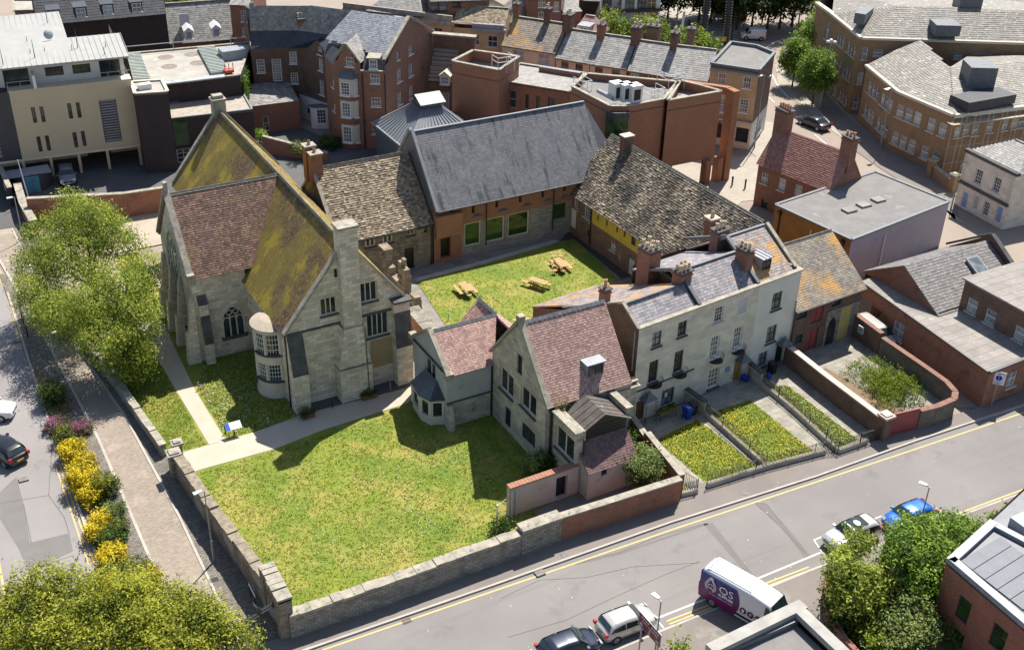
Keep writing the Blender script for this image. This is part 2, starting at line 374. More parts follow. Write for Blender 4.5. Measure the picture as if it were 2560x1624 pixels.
creamst = mat('cream stone', (.50, .38, .22), (.40, .30, .17), .5, .88, .1, 12, (.9, .4, (.36, .27, .16), .006, .12), [(.6, (.16, .12, .08), .64, .8)])
beige = mat('beige render', (.56, .46, .30), (.52, .43, .28), .4, .85, .04, None, None, [(.7, (.44, .37, .26), .64, .85)])
whitecl = mat('white cladding', (.62, .62, .60), (.56, .56, .55), .5, .7, .05, None, (3, .18, (.45, .45, .44), .008, .05))
# roofs
tile_red = mat('clay tile', (.235, .135, .095), (.14, .085, .062), 1.1, .85, .3, 14, None, [(.9, (.085, .058, .044), .54, .68), (2.6, (.36, .28, .21), .63, .74), (.25, (.20, .15, .045), .55, .70)], rnd=.5)
tile_pink = mat('pink clay tile', (.42, .27, .225), (.33, .20, .17), 1.2, .85, .2, 14, None, [(1.6, (.52, .44, .38), .6, .7), (.8, (.2, .12, .105), .58, .72)], rnd=.35)
tile_moss = mat('mossy clay tile', (.17, .10, .063), (.10, .062, .042), .9, .9, .35, 12, None, [(.12, (.20, .15, .03), .42, .54), (1.4, (.075, .05, .03), .56, .68), (.45, (.34, .25, .022), .52, .62), (4, (.44, .33, .035), .57, .66), (3, (.09, .056, .032), .58, .66)], rnd=.55)
tile_stone = mat('stone tile', (.36, .29, .20), (.24, .19, .135), 1.0, .95, .4, 10, None, [(.7, (.12, .095, .07), .56, .70), (2.4, (.46, .40, .30), .6, .72)], rnd=.6)
tile_stone_dark = mat('dark stone tile', (.33, .27, .19), (.19, .155, .115), .8, .95, .5, 10, None, [(.30, (.05, .045, .036), .43, .60), (2.6, (.44, .37, .25), .62, .74)], rnd=.7)
slate_hall = mat('grey slate', (.165, .165, .175), (.125, .127, .138), .6, .6, .12, 20, None, None, rnd=.22, streak=((.035, .034, .034), (1.5, .22, 1), .53, .66))
def slate(n, c1, c2, st=None, rnd=.3, rough=.6): return mat(n, c1, c2, .8, rough, .2, 16, (.36, .22, tuple(v * .45 for v in c1), .012, .3), st, rnd=rnd)
slate_lt = slate('pale slate', (.38, .36, .33), (.27, .26, .25), [(.9, (.16, .155, .15), .56, .7), (.8, (.34, .24, .13), .66, .8)])
slate_blue = slate('blue slate', (.33, .34, .37), (.24, .25, .28), [(1.4, (.52, .51, .48), .58, .68)], rough=.5)
slate_rust = slate('rusty slate', (.36, .33, .29), (.28, .26, .23), [(.8, (.36, .20, .10), .60, .68), (1.6, (.46, .42, .36), .58, .68)])
slate_or = slate('lichened slate', (.35, .32, .33), (.26, .245, .265), [(1.1, (.50, .24, .04), .64, .70)])
slate_or2 = slate('orange lichened slate', (.36, .30, .27), (.26, .23, .24), [(.4, (.50, .24, .03), .50, .62), (1.6, (.5, .27, .05), .6, .66)])
slate_office = slate('mottled office slate', (.30, .27, .225), (.21, .19, .165), [(1.3, (.50, .47, .43), .57, .66), (.5, (.17, .15, .12), .58, .7)])
slate_coach = slate('coach slate', (.29, .25, .195), (.19, .165, .135), [(.22, (.46, .24, .045), .47, .62), (1.5, (.10, .09, .075), .58, .7)])
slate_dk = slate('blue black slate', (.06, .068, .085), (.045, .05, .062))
slate_grey = slate('garage slate', (.27, .25, .235), (.19, .175, .165), [(1.0, (.12, .11, .10), .56, .7)])
zinc = mat('zinc', (.22, .235, .255), (.17, .182, .20), .8, .6, .04, metal=.1)
lead = mat('lead', (.13, .14, .155), (.09, .10, .11), 1.5, .5, .1)
leadlt = mat('pale lead', (.28, .295, .32), (.22, .235, .26), 1.5, .5, .1)
felt = mat('roof felt', (.20, .19, .18), (.15, .142, .136), .5, .9, .12, 20, None, [(.5, (.26, .245, .225), .58, .72), (2.2, (.36, .34, .31), .70, .74)])
feltlt = mat('pale roof membrane', (.37, .345, .30), (.27, .255, .225), .35, .9, .08, 16, None, [(.5, (.19, .165, .14), .66, .76), (.9, (.45, .42, .38), .58, .68)])
feltg = mat('weathered felt roof', (.31, .28, .25), (.22, .20, .18), .5, .9, .15, 16, (2.4, .9, (.14, .125, .11), .025, .1), [(.8, (.46, .43, .39), .62, .72)])
sheetroof = mat('pale metal roof', (.36, .35, .32), (.31, .305, .285), .5, .5, .03, None, None, [(.5, (.36, .35, .32), .62, .8)])
whitep = mat('white paint', (.68, .68, .66), (.7, .7, .69), 1, .5, .03)
greyp = mat('pale grey paint', (.52, .53, .56), (.46, .47, .5), 1, .5, .03)
blackp = mat('black paint', (.015, .015, .017), (.02, .02, .022), 1, .4, .03)
darkp = mat('dark grey paint', (.05, .053, .06), (.04, .042, .048), 1, .5, .03)
bluep = mat('pale blue door paint', (.19, .30, .52), (.17, .27, .48), 1, .45, .02)
redp = mat('dull red paint', (.30, .065, .06), (.24, .05, .05), .8, .6, .06)
wood = mat('timber', (.50, .29, .10), (.40, .22, .08), 2, .7, .1)
woodd = mat('brown door timber', (.14, .06, .03), (.10, .045, .025), 2, .6, .1)
woody = mat('golden door timber', (.36, .20, .05), (.3, .16, .04), 2, .55, .1)
steel = mat('galvanised steel', (.36, .38, .39), (.3, .32, .33), 2, .5, .02, metal=.3)
lampm = mat('lamp post paint', (.30, .32, .31), (.25, .27, .27), 2, .45, .02, metal=.3)
terracotta = mat('terracotta pot', (.46, .27, .17), (.36, .2, .13), 3, .8, .1)
potcream = mat('cream clay pot', (.55, .45, .32), (.45, .36, .26), 3, .8, .1)
glass = glassmat('window glass'); glass_refl = glassmat('reflection tinted glass', (.012, .03, .012), (.04, .09, .025), .03); glassn = glassmat('net curtained glass', (.03, .035, .04), (.26, .26, .25), .12)  # green panes: the reflected lawn is put into the base colour
glassw = glassmat('pale blind glass', (.10, .12, .13), (.42, .43, .42), .15); glassy = glassmat('amber glass', (.12, .07, .02), (.3, .18, .06), .1)
# ground
asph = mat('asphalt', (.215, .198, .188), (.18, .166, .158), .12, .92, .15, 40, None, [(.3, (.15, .139, .133), .58, .72), (4, (.26, .243, .23), .64, .8)], streak=((.155, .144, .138), (.035, .85, 1), .54, .74))
asph2 = mat('pale asphalt', (.255, .235, .228), (.215, .198, .192), .12, .92, .15, 40, None, [(.3, (.18, .17, .165), .60, .66)])
asphp = mat('pinkish asphalt', (.285, .23, .185), (.25, .205, .168), .15, .92, .12, 40)
asphd = mat('dark asphalt', (.10, .098, .098), (.08, .078, .079), .3, .9, .15, 40)
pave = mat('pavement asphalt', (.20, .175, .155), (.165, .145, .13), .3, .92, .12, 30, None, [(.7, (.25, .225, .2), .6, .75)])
slabs = mat('paving slabs', (.36, .33, .27), (.26, .24, .20), .8, .9, .15, 14, (.9, .6, (.12, .11, .09), .012, .25), [(.6, (.16, .15, .12), .58, .74)])
plazam = mat('pale plaza paving', (.36, .32, .26), (.32, .285, .235), .4, .85, .06, 20, (.6, .4, (.32, .29, .24), .008, .12))
gravel = mat('path gravel', (.47, .405, .32), (.41, .35, .275), .4, .95, .25, 50)
sandy = mat('sandy paving', (.40, .335, .255), (.33, .28, .215), .4, .9, .12, 30, None, [(.5, (.30, .26, .2), .6, .75)])
pavers = mat('brick pavers', (.345, .285, .225), (.29, .24, .19), .25, .9, .1, 30, (.22, .11, (.20, .17, .14), .008, .28), [(.4, (.38, .32, .26), .56, .7)])
cobble = mat('stone setts', (.33, .29, .235), (.22, .195, .165), .9, .85, .4, 12, (.24, .14, (.09, .08, .07), .022, .5), [(.8, (.14, .13, .115), .58, .72)], brickbump=.9)
kerbm = mat('kerb stone', (.42, .39, .34), (.34, .31, .27), .9, .9, .1, 14)
yell = mat('yellow road paint', (.62, .42, .15), (.5, .36, .15), 3, .8, .05, None, None, [(2, (.3, .25, .18), .66, .8)])
whiteroad = mat('white road paint', (.68, .66, .62), (.55, .53, .5), 3, .8, .05)
dirt = mat('bare soil', (.22, .15, .09), (.15, .105, .065), .8, .95, .4, 12)
grass = mat('grass', (.185, .215, .018), (.105, .165, .012), .2, .9, .6, 12, None, [(.28, (.27, .235, .05), .47, .62), (2.2, (.085, .135, .012), .56, .70), (9, (.30, .30, .06), .62, .74)])
grassf = mat('rough grass', (.19, .23, .02), (.12, .175, .014), .4, .9, .7, 9, None, [(3, (.08, .13, .012), .54, .7), (8, (.28, .29, .05), .6, .7)])
bark = mat('bark', (.12, .095, .07), (.07, .055, .042), 3, .95, .5, 12)
STYLES = {
 'sash': dict(grid=(2, 2, .07, .03), mid=1, fmat=whitep, pmat=glass, sill=1, smat=paledress),
 'sash6': dict(grid=(3, 4, .07, .025), mid=1, fmat=whitep, pmat=glass, sill=1, smat=paledress),
 'sashw': dict(grid=(3, 4, .10, .035), mid=1, fmat=whitep, pmat=glassn, sill=1, smat=whitep),
 'sashw2': dict(grid=(3, 2, .09, .035), mid=1, fmat=whitep, pmat=glassn, sill=1, smat=whitep),
 'dsash': dict(grid=(3, 4, .06, .028), mid=1, fmat=darkp, pmat=glass, sill=1, smat=darkstone),
 'dsash2': dict(grid=(2, 2, .06, .03), mid=1, fmat=blackp, pmat=glassn, sill=1, smat=darkstone),
 'arch': dict(grid=(3, 8, .09, .035), fmat=whitep, pmat=glassn),
 'mull': dict(grid=(4, 1, .09, .09), fmat=paledress, pmat=glass, sill=1, smat=darkstone),
 'mull3': dict(grid=(3, 1, .09, .09), fmat=paledress, pmat=glass, sill=1, smat=darkstone),
 'mull2': dict(grid=(2, 1, .12, .13), fmat=paledress, pmat=glass, sill=1, smat=darkstone),
 'slot': dict(grid=(1, 1, .04, .03), fmat=darkp, pmat=glass),
 'big': dict(grid=(1, 1, .16, .05), fmat=paledress, pmat=glass_refl),
 'bigdk': dict(grid=(1, 1, .07, .05), fmat=darkp, pmat=glass_refl),
 'green': dict(grid=(1, 1, .05, .05), fmat=darkp, pmat=glass_refl),
 'modern': dict(grid=(2, 1, .06, .05), fmat=darkp, pmat=glass),
 'whitem': dict(grid=(2, 2, .08, .05), mid=1, fmat=whitep, pmat=glassw, sill=1, smat=paledress),
 'office': dict(grid=(1, 2, .07, .06), mid=1, fmat=whitep, pmat=glassw, sill=1, smat=paledress),
 'board': dict(grid=(1, 1, .07, .05), fmat=whitep, pmat=greyp),
 'tall': dict(grid=(1, 2, .07, .05), fmat=whitep, pmat=glass),
 'shop': dict(grid=(1, 2, .06, .05), fmat=darkp, pmat=glass),
 'shopy': dict(grid=(2, 2, .06, .05), fmat=whitep, pmat=glassy),
 'door': dict(grid=(1, 1, .06, .05), fmat=blackp, pmat=blackp, name='door', pname='door_panel'),
 'doorw': dict(grid=(2, 3, .08, .05), fmat=whitep, pmat=glass, name='door', pname='pane'),
 'doorred': dict(grid=(2, 1, .06, .04), fmat=redp, pmat=redp, name='door', pname='door_panel'),
 'doorblue': dict(grid=(1, 1, .08, .05), fmat=whitep, pmat=bluep, name='door', pname='door_panel'),
 'doorbrown': dict(grid=(1, 1, .06, .05), fmat=woodd, pmat=woodd, name='door', pname='door_panel'),
 'doorgold': dict(grid=(1, 1, .06, .05), fmat=woody, pmat=woody, name='door', pname='door_panel'),
 'louvre': dict(grid=(1, 16, .05, .14), fmat=darkp, pmat=leadlt, name='louvre', pname='backing'),
 'vent': dict(grid=(1, 1, .03, .05), fmat=woodd, pmat=glass),
 'boarded': dict(grid=(1, 1, .06, .05), fmat=paledress, pmat=wood),
 'amber': dict(grid=(3, 4, .08, .05), mid=1, fmat=whitep, pmat=glassy, sill=1, smat=darkstone),
}
# ------------------------------------------------------------------ the setting
def ground(name, pts, m_, z=.0, th=None, kind='structure'):
 mb = MB()
 A = sum(pts[i][0] * pts[(i + 1) % len(pts)][1] - pts[(i + 1) % len(pts)][0] * pts[i][1] for i in range(len(pts)))
 if A < 0: pts = pts[::-1]
 if th: mb.prism(pts, z - th, z)
 else: mb.poly([(p[0], p[1], z) for p in pts], .5)
 return tag(mb.build(name, m_), kind=kind)
def strip(mb, pts, w, z, h=None):
 """flat painted or kerb strip along a polyline"""
 for i in range(len(pts) - 1):
  a, b = Vector((*pts[i], 0)), Vector((*pts[i + 1], 0)); d = (b - a).normalized(); n = Vector((-d.y, d.x, 0)) * w / 2
  q = [a - n, b - n, b + n, a + n]
  if h: mb.hexa([(p.x, p.y, z) for p in q] + [(p.x, p.y, z + h) for p in q])
  else: mb.poly([(p.x, p.y, z) for p in q], .5)
ground('ground', [(-300, -200), (400, -200), (400, 500), (-300, 500)], asphp, -.02)
ground('road', [(-60, -33.9), (10, -33.9), (23, -34.1), (42, -35.1), (75, -37.5), (75, -28.2), (60, -27.4), (40, -26.5), (30, -26.3), (17, -25.5), (3.5, -25.2), (-13, -24.7), (-16.1, -24.5), (-60, -24.5)], asph, .0)
ground('car_park', [(-60, -34), (-19, -34), (-19.2, 20), (-18.7, 44), (-19.5, 60), (-60, 60)], asph2, .004)
PT = .11
ground('pavement', [(-13.2, -24.7), (3.5, -25.2), (17, -25.5), (30, -26.3), (40, -26.5), (60, -27.4), (75, -28.2), (75, -25), (53, -25.9), (46, -25.5), (38, -24.6), (33, -24.4), (27, -23.3), (19, -22.9), (-10.2, -22.9), (-10.6, -23.2), (-13.2, -23.2)], pave, PT, .2)
ground('pavement', [(-60, -33.9), (10, -33.9), (23, -34.1), (42, -35.1), (75, -37.5), (75, -60), (-60, -60)], pave, PT, .2)
kb = MB(); strip(kb, [(-13.2, -24.78), (3.5, -25.28), (17, -25.58), (30, -26.38), (40, -26.58), (60, -27.48), (75, -28.28)], .16, 0, PT + .012)
strip(kb, [(-8, -33.82), (10, -33.82), (23, -34.02), (42, -35.02), (75, -37.42)], .16, 0, PT + .012); tag(kb.build('kerb', kerbm), kind='structure')
# lane on the left: pavers between setts
ground('lane', [(-16.1, -24.6), (-13.3, -24.6), (-13.3, -9), (-13.8, 5), (-14.6, 13), (-15.9, 30), (-16.2, 44), (-18.8, 44), (-18.4, 36.8), (-17.2, 20.6), (-16.3, 3)], pavers, .03, .05)
ground('setts', [(-13.3, -24.6), (-10.0, -24.6), (-10.4, -22), (-12.0, -4), (-13.9, 16), (-14.2, 44), (-16.2, 44), (-15.9, 30), (-14.6, 13), (-13.8, 5), (-13.3, -9)], cobble, .06, .08)
ground('setts', [(-17.6, -24.6), (-16.1, -24.6), (-16.3, 3), (-17.2, 20.6), (-18.1, 34), (-18.9, 34), (-18.9, 14), (-17.6, 8)], cobble, .07, .09)
kb = MB(); strip(kb, [(-16.1, -24.6), (-16.3, 3), (-17.2, 20.6), (-18.4, 36.8), (-18.8, 44)], .2, 0, .085); strip(kb, [(-13.3, -24.6), (-13.3, -9), (-13.8, 5), (-14.6, 13), (-15.9, 30), (-16.2, 44)], .18, 0, .075)
strip(kb, [(-19.2, -24), (-19.3, -7), (-19.2, 7), (-19.05, 17), (-18.75, 30)], .18, 0, .1); tag(kb.build('kerb', kerbm), kind='structure')
ground('soil_bed', [(-19.1, -24), (-17.6, -24), (-17.6, 10), (-18.6, 15), (-19.0, 17)], dirt, .075, .08)
# yellow and white markings
ym = MB(); strip(ym, [(-9, -25.3), (3.2, -25.72), (9.3, -25.95), (16.8, -26.2), (29.9, -26.85), (38, -27.25), (60, -28.2)], .13, .008)
for o_ in (0, .28): strip(ym, [(11.2, -33.22 - o_), (22.7, -33.62 - o_)], .12, .008)
strip(ym, [(35.4, -34.35), (42.9, -34.7), (60, -35.6)], .13, .008)
for o_ in (0, .3): strip(ym, [(-18.75 - o_, 35.5), (-18.55 - o_, 30), (-18.7 - o_, 25), (-19.0 - o_, 19)], .1, .012)
for o_ in (0, .3): strip(ym, [(-19.5 - o_, 1), (-19.6 - o_, -11)], .1, .012)
strip(ym, [(-25.0, -6), (-25.4, -16)], .14, .012); tag(ym.build('yellow_line', yell), kind='structure')
wm = MB(); strip(wm, [(10.9, -32.72), (18.8, -32.88), (24.4, -32.9)], .13, .008)
for a, b in (((24.9, -31.7), (24.5, -33.1)), ((24.9, -31.7), (25.6, -31.7)), ((35.2, -33.2), (35.3, -34.5)), ((30.2, -32.0), (31, -32.0)), ((10.7, -31.2), (10.7, -32.2)), ((9.7, -31.2), (10.7, -31.2)), ((10.7, -32.9), (10.7, -33.6)), ((1.6, -31.3), (2.4, -31.3))): strip(wm, [a, b], .1, .008)
strip(wm, GP(sD, [(170, 675), (212, 712)]), .15, .014); strip(wm, GP(sD, [(250, 740), (320, 800)]), .15, .014); strip(wm, GP(sD, [(490, 935), (580, 1010)]), .15, .014)
strip(wm, GP(sD, [(160, 325), (225, 290), (330, 265)]), .2, .014); strip(wm, GP(sD, [(195, 520), (235, 600), (310, 680)]), .2, .014); strip(wm, GP(sC, [(1850, 225), (1945, 265)]), .2, .014)
for i in range(6): strip(wm, GP(sC, [(1700 + 22 * i, 222 - 12 * i), (1790 + 22 * i, 236 - 12 * i)]), .45, .014)
tag(wm.build('white_marking', whiteroad), kind='structure')
ir = MB()
for (x, y) in ((-3.4, -25.5), (-13.05, -16.3), (-13.0, -22.6)):
 for k in range(6): ir.box(x - .3, y - .2 + k * .07, .012 + (.06 if x < -12 else 0), x + .3, y - .17 + k * .07, .022 + (.06 if x < -12 else 0))
tag(ir.build('drain_grate', darkp), 'rusty slotted drain covers along the kerbs', 'drain', kind='stuff')
rp = MB()
for pts in (GP(s5, [(1920, 330), (1990, 315), (2130, 470), (2340, 720), (2290, 730), (2110, 490)]), GP(s5, [(1530, 480), (1600, 470), (1920, 880), (1890, 890)]), GP(s5, [(560, 770), (900, 690), (1560, 470), (1570, 480), (910, 705), (570, 785)])): rp.poly([(p[0], p[1], .005) for p in pts], .5)
tag(rp.build('road_repair', mat('repair asphalt', (.16, .148, .14), (.14, .13, .122), .6, .92, .15, 40)), kind='structure')
rp = MB()
for pts in (GP(sa, [(0, 840), (105, 740), (150, 910), (190, 1160), (440, 1100), (465, 1215), (230, 1320), (220, 1375), (190, 1370), (120, 1200), (0, 1010)]),): rp.poly([(p[0], p[1], .009) for p in pts], .5)
tag(rp.build('road_repair', mat('repair asphalt 2', (.17, .158, .15), (.15, .14, .133), .6, .92, .15, 40)), kind='structure')
# priory grounds
ground('lawn', [(-11.9, -4.5), (-10.1, -23.0), (9.0, -23.0), (9, -20), (12.6, -19.4), (12.6, -7.9), (8.7, -7.9), (8.7, 0.2), (-1.2, .6), (-1.2, 10.6), (-6, 10.6), (-6, 19.8), (-6.0, 33), (-9.2, 33), (-9.4, 20), (-13.7, 17), (-12.2, 3)], grass, .05)
ground('forecourt', [(-13.9, 17), (-9.4, 19.5), (-8.9, 26), (-8.2, 33.5), (-1.5, 33.5), (-.4, 40.8), (-14.2, 43.8)], sandy, .09)
ground('path', [(-9.6, 18.8), (-7.4, 18.6), (-7.9, 6), (-7.75, -1.75), (-9.05, -1.7)], gravel, .075)
ground('path', [(-12.3, -4.6), (-10.4, -4.45), (-4.7, -4.55), (-.8, -3.95), (6.7, -3.6), (8.4, -2.6), (8.8, -.1), (-1.4, -.1), (-1.9, -1.3), (-5.3, -1.75), (-12.3, -1.75)], gravel, .078)
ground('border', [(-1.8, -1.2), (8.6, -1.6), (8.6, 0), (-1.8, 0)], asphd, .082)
# cloister court
ground('court_paving', [(8.2, 1), (9, -2.5), (16, -1.5), (24, 1), (35.6, 6), (35.6, 18.2), (8.2, 18.2)], mat('court flags', (.27, .25, .22), (.19, .175, .155), .5, .9, .12, 16, (1.1, .7, (.10, .095, .085), .01, .2)), .02)
ground('court_lawn', GP(sk_, [(115, 1125), (310, 1420), (420, 1500), (800, 1500), (1240, 1250), (1520, 1110), (1210, 830), (1070, 862)]), grass, .06)
ground('court_kerb', GP(sk_, [(100, 1105), (560, 985), (1070, 835), (1110, 845), (1075, 862), (560, 1010), (115, 1125)]), kerbm, .07)
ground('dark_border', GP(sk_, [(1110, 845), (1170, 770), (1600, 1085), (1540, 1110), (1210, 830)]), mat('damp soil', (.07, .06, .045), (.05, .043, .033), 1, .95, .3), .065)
# terrace front gardens
for nm, f_, pts, mt in (('garden_lawn', se, [(415, 710), (930, 450), (1120, 590), (1640, 1000), (1700, 1065), (1040, 1255)], grassf), ('garden_lawn', sr, [(790, 435), (1085, 345), (1640, 790), (1240, 885), (900, 600), (700, 480)], grassf),
  ('garden_lawn', sr, [(1270, 235), (1400, 215), (2010, 680), (1830, 750)], grassf), ('garden_lawn', sr, [(440, 990), (565, 1100), (440, 1150)], grassf)):
 ground(nm, GP(f_, pts, .1), mt, .1)
ground('garden_paving', [(20.3, -14.9), (38.8, -12.4), (37.9, -24.6), (33, -24.4), (27, -23.3), (19.4, -22.9)], slabs, .085)
ground('yard_paving', [(38.6, -12), (47.4, -11), (46.4, -24.6), (38.2, -24.6)], slabs, .05)
ground('alley', [(47, -9), (50, -9.5), (48.4, -25.8), (46.6, -24.8)], asphp, .04)
ground('soil_bed', [(39.3, -15.5), (41, -15.2), (42.6, -24.4), (39, -24.2)], dirt, .06)
ground('yard_paving', [(9.2, -23.0), (19, -23.2), (20.2, -15), (12.7, -16), (12.9, -19.6), (9, -20)], pave, .055)
# upper left yard, upper right street and plaza
ground('yard', [(-18.7, 44.6), (-14.4, 44), (-.4, 41.2), (6, 36), (9, 33), (12, 38), (30, 34), (30, 47), (23, 50), (20, 60), (-18.7, 66)], asphd, .01)
ground('pavement', GP(sD, [(215, 455), (270, 420), (420, 380), (640, 400), (700, 800), (860, 930), (1290, 1180), (1450, 1300), (1470, 1528), (1550, 1560), (1430, 1460), (1200, 1300), (940, 1140), (620, 915), (350, 690), (240, 600)], .02), plazam, .025)
ground('pavement_office_side', GP(sD, [(560, 640), (720, 810), (860, 925), (1290, 1170), (1500, 1350), (1480, 1500), (1200, 1330), (940, 1165), (790, 1060), (660, 920), (520, 760)], .03), pave, .032)  # darker asphalt strip along the office side
ground('plaza', GP(sC, [(1250, 0), (1600, 60), (1700, 200), (1760, 260), (1690, 330), (1500, 330), (1000, 260), (900, 190)], .02), plazam, .022)
ground('museum_forecourt', [(50, 31), (62, 27.5), (66.5, 25), (68, 30), (75, 36), (77, 31), (62, 14), (56.5, 15.5), (46, 8), (45.5, 22)], plazam, .024)

ck = MB()
for pts in ([(560, 780), (900, 690), (1200, 570), (1560, 470)], [(0, 1040), (300, 900), (650, 880), (1000, 800), (1500, 770)], [(60, 1330), (500, 1200), (900, 1010), (1240, 860), (1500, 760)], [(2120, 480), (2010, 330), (1920, 320), (2110, 500), (2300, 700)]): strip(ck, GP(s5, pts), .035, .0075)
for pts in ([(0, 910), (310, 860), (330, 560)], [(440, 1100), (410, 1000), (310, 860)], [(230, 1320), (470, 1240)], [(150, 915), (200, 1160)]): strip(ck, GP(sa, pts), .035, .0125)
tag(ck.build('road_crack', mat('tar crack', (.09, .085, .08), (.07, .066, .062))), kind='structure')
mh = MB()
for (f_, X, Y) in ((s5, 300, 845), (sr, 1770, 925), (sr, 1310, 1060), (sr, 1040, 1140), (s5, 470, 715), (sb, 115, 1115), (sa, 150, 755)): c = G(f_, X, Y, .1); mh.box(c[0] - .33, c[1] - .25, -.1, c[0] + .33, c[1] + .25, PT + .006)
tag(mh.build('manhole_cover', mat('manhole iron', (.22, .2, .18), (.13, .12, .11), 4)), kind='structure')
# ------------------------------------------------------------------ the priory church
def ridge_tiles(mb, p, q, w=.3, step=.45):
 p = Vector(p); q = Vector(q); L = (q - p).length; n = max(1, int(L / step)); d = (q - p) / n; u = d.normalized(); t = Vector((-u.y, u.x, 0)).normalized()
 for i in range(n):
  a = p + d * i; b = p + d * (i + .94); h = .09 + rng.random() * .03; r = rng.random()
  for s_ in (-1, 1):
   mb.poly([a + t * s_ * w / 2 - Vector((0, 0, .1)), b + t * s_ * w / 2 - Vector((0, 0, .1)), b + Vector((0, 0, h)), a + Vector((0, 0, h))][::s_], r)
def buttress(B, name, x0, x1, y0, prof, m_, dark=None):
 """stepped buttress on a wall facing -y: prof = [(projection, z)...] from the ground up"""
 mb = MB()
 for i in range(len(prof) - 1):
  (p0, z0), (p1, z1) = prof[i], prof[i + 1]
  if z1 <= z0: continue
  mb.hexa([(x0, y0 - p0, z0), (x1, y0 - p0, z0), (x1, y0, z0), (x0, y0, z0), (x0, y0 - p1, z1), (x1, y0 - p1, z1), (x1, y0, z1), (x0, y0, z1)])
 o = mb.build(name, m_, B.e)
 sm_ = MB()
 for i in range(len(prof) - 1):
  (p0, z0), (p1, z1) = prof[i], prof[i + 1]
  if p0 - p1 > .12: sm_.poly([(x0 - .02, y0 - p0 - .02, z0 + .01), (x1 + .02, y0 - p0 - .02, z0 + .01), (x1 + .02, y0 - p1 - .02, z1 + .01), (x0 - .02, y0 - p1 - .02, z1 + .01)], .5)
 if sm_.f: sm_.build('weathering', dark or darkstone, o)
 return o
ch = Bld('priory_church', 'large pale stone priory church with steep mossy tiled cross roof and tall gable chimney', 'church')
XA, XB, HE, HR, XR = -1.65, 8.65, 7.2, 13.6, 3.5
MW = dict(fn=sg)
gb = lambda L, e, r: [(0, e), (L / 2, r), (None, e)]
ch.wall((XA, 0), (XB, 0), 0, gb(10.3, HE, HR + .1), [(920, 797, 1.35, 1.5, 'mull3'), (1137, 720, 1.5, 1.75, 'mull3'), (1188, 897, 1.9, 2.1, 'mull'), (960, 617, .3, .75, 'slot')], fn=sg)
ch.wall((XA, 10.2), (XA, 0), 0, HE); ch.wall((-6.2, 10.2), (XA, 10.2), 0, 8.1)
ch.wall((-6.2, 19.6), (-6.2, 10.2), 0, gb(9.4, 8.1, HR + .1))
ch.wall((XA, 19.6), (-6.2, 19.6), 0, 8.1); ch.wall((XA, 32.2), (XA, 19.6), 0, HE); ch.wall((XB, 32.2), (XA, 32.2), 0, gb(10.3, HE, HR + .1)); ch.wall((XB, 0), (XB, 32.2), 0, HE)
ch.done({'wall': ('wall', ashlar)})
sl_ = (HR - HE) / (XR - XA); sw = (HR - 8.0) / 4.7
def mslope(x): return HE + (x - XA) * sl_
rf = MB(); e0 = XA - .35; P1 = [(e0, .1, mslope(e0)), (XR, .1, HR), (XR, 32.1, HR), (e0, 32.1, mslope(e0))]
rf.slab(P1, .15); rf.tiles(P1, .19, .2, .03, .2)
E1 = [(XB + .35, .1, mslope(e0)), (XB + .35, 32.1, mslope(e0)), (XR, 32.1, HR), (XR, .1, HR)]; rf.slab(E1, .15); rf.tiles(E1, .5, .5, .04)
o = rf.build('roof', [tile_moss], ch.e); o['label'] = 'moss grown nave roof'
rt = MB(); ridge_tiles(rt, (XR, .1, HR), (XR, 32.1, HR), .36); rt.build('ridge_tiles', coping, o)
rf = MB(); yv = 10.0; zv = 8.1 - .15; xv = XA + (zv - HE) / sl_
W1 = [(-6.35, yv - .1, zv), (xv, yv - .1, zv), (XR, 14.9, HR), (-6.35, 14.9, HR)]
W2 = [(-6.35, 19.8, zv), (-6.35, 14.9, HR), (XR, 14.9, HR), (xv, 19.8, zv)]
rf.slab(W1, .15); rf.tiles(W1, .19, .2, .03, .2); rf.slab(W2, .15); rf.tiles(W2, .4, .4, .04)
o = rf.build('roof', [tile_red], ch.e); o['label'] = 'reddish brown tiled wing roof'
rt = MB(); ridge_tiles(rt, (-6.3, 14.9, HR), (XR, 14.9, HR), .36); rt.build('ridge_tiles', coping, o)
cp = MB()
for s_, xe in ((-1, XA - .2), (1, XB + .2)): cp.beam((xe, .0, mslope(XA - .2) + .0), (XR, .0, HR + .15), .5, .2)
for xe in (XA - .2, XB + .2): cp.beam((xe, 32.2, mslope(XA - .2)), (XR, 32.2, HR + .15), .5, .2)
for ye in (10.0, 19.8): cp.beam((-6.2, ye, 8.0), (-6.2, 14.9, HR + .15), .55, .22)
cp.box(-6.5, 9.7, 7.6, -5.9, 10.3, 8.5); cp.box(-6.35, 14.7, HR + .3, -6.05, 15.1, HR + 1.1); cp.build('gable_coping', coping, ch.e)
st = MB(); st.box(XA - .1, -.12, 6.78, 2.7, 0.02, 6.95); st.box(4.35, -.12, 6.85, XB + .05, .02, 7.05); st.box(7.0, -.95, 7.75, 8.6, 0, 7.95); st.box(XA - .12, 0, 6.7, XA + .02, 9, 6.86); st.build('string_course', darkstone, ch.e)
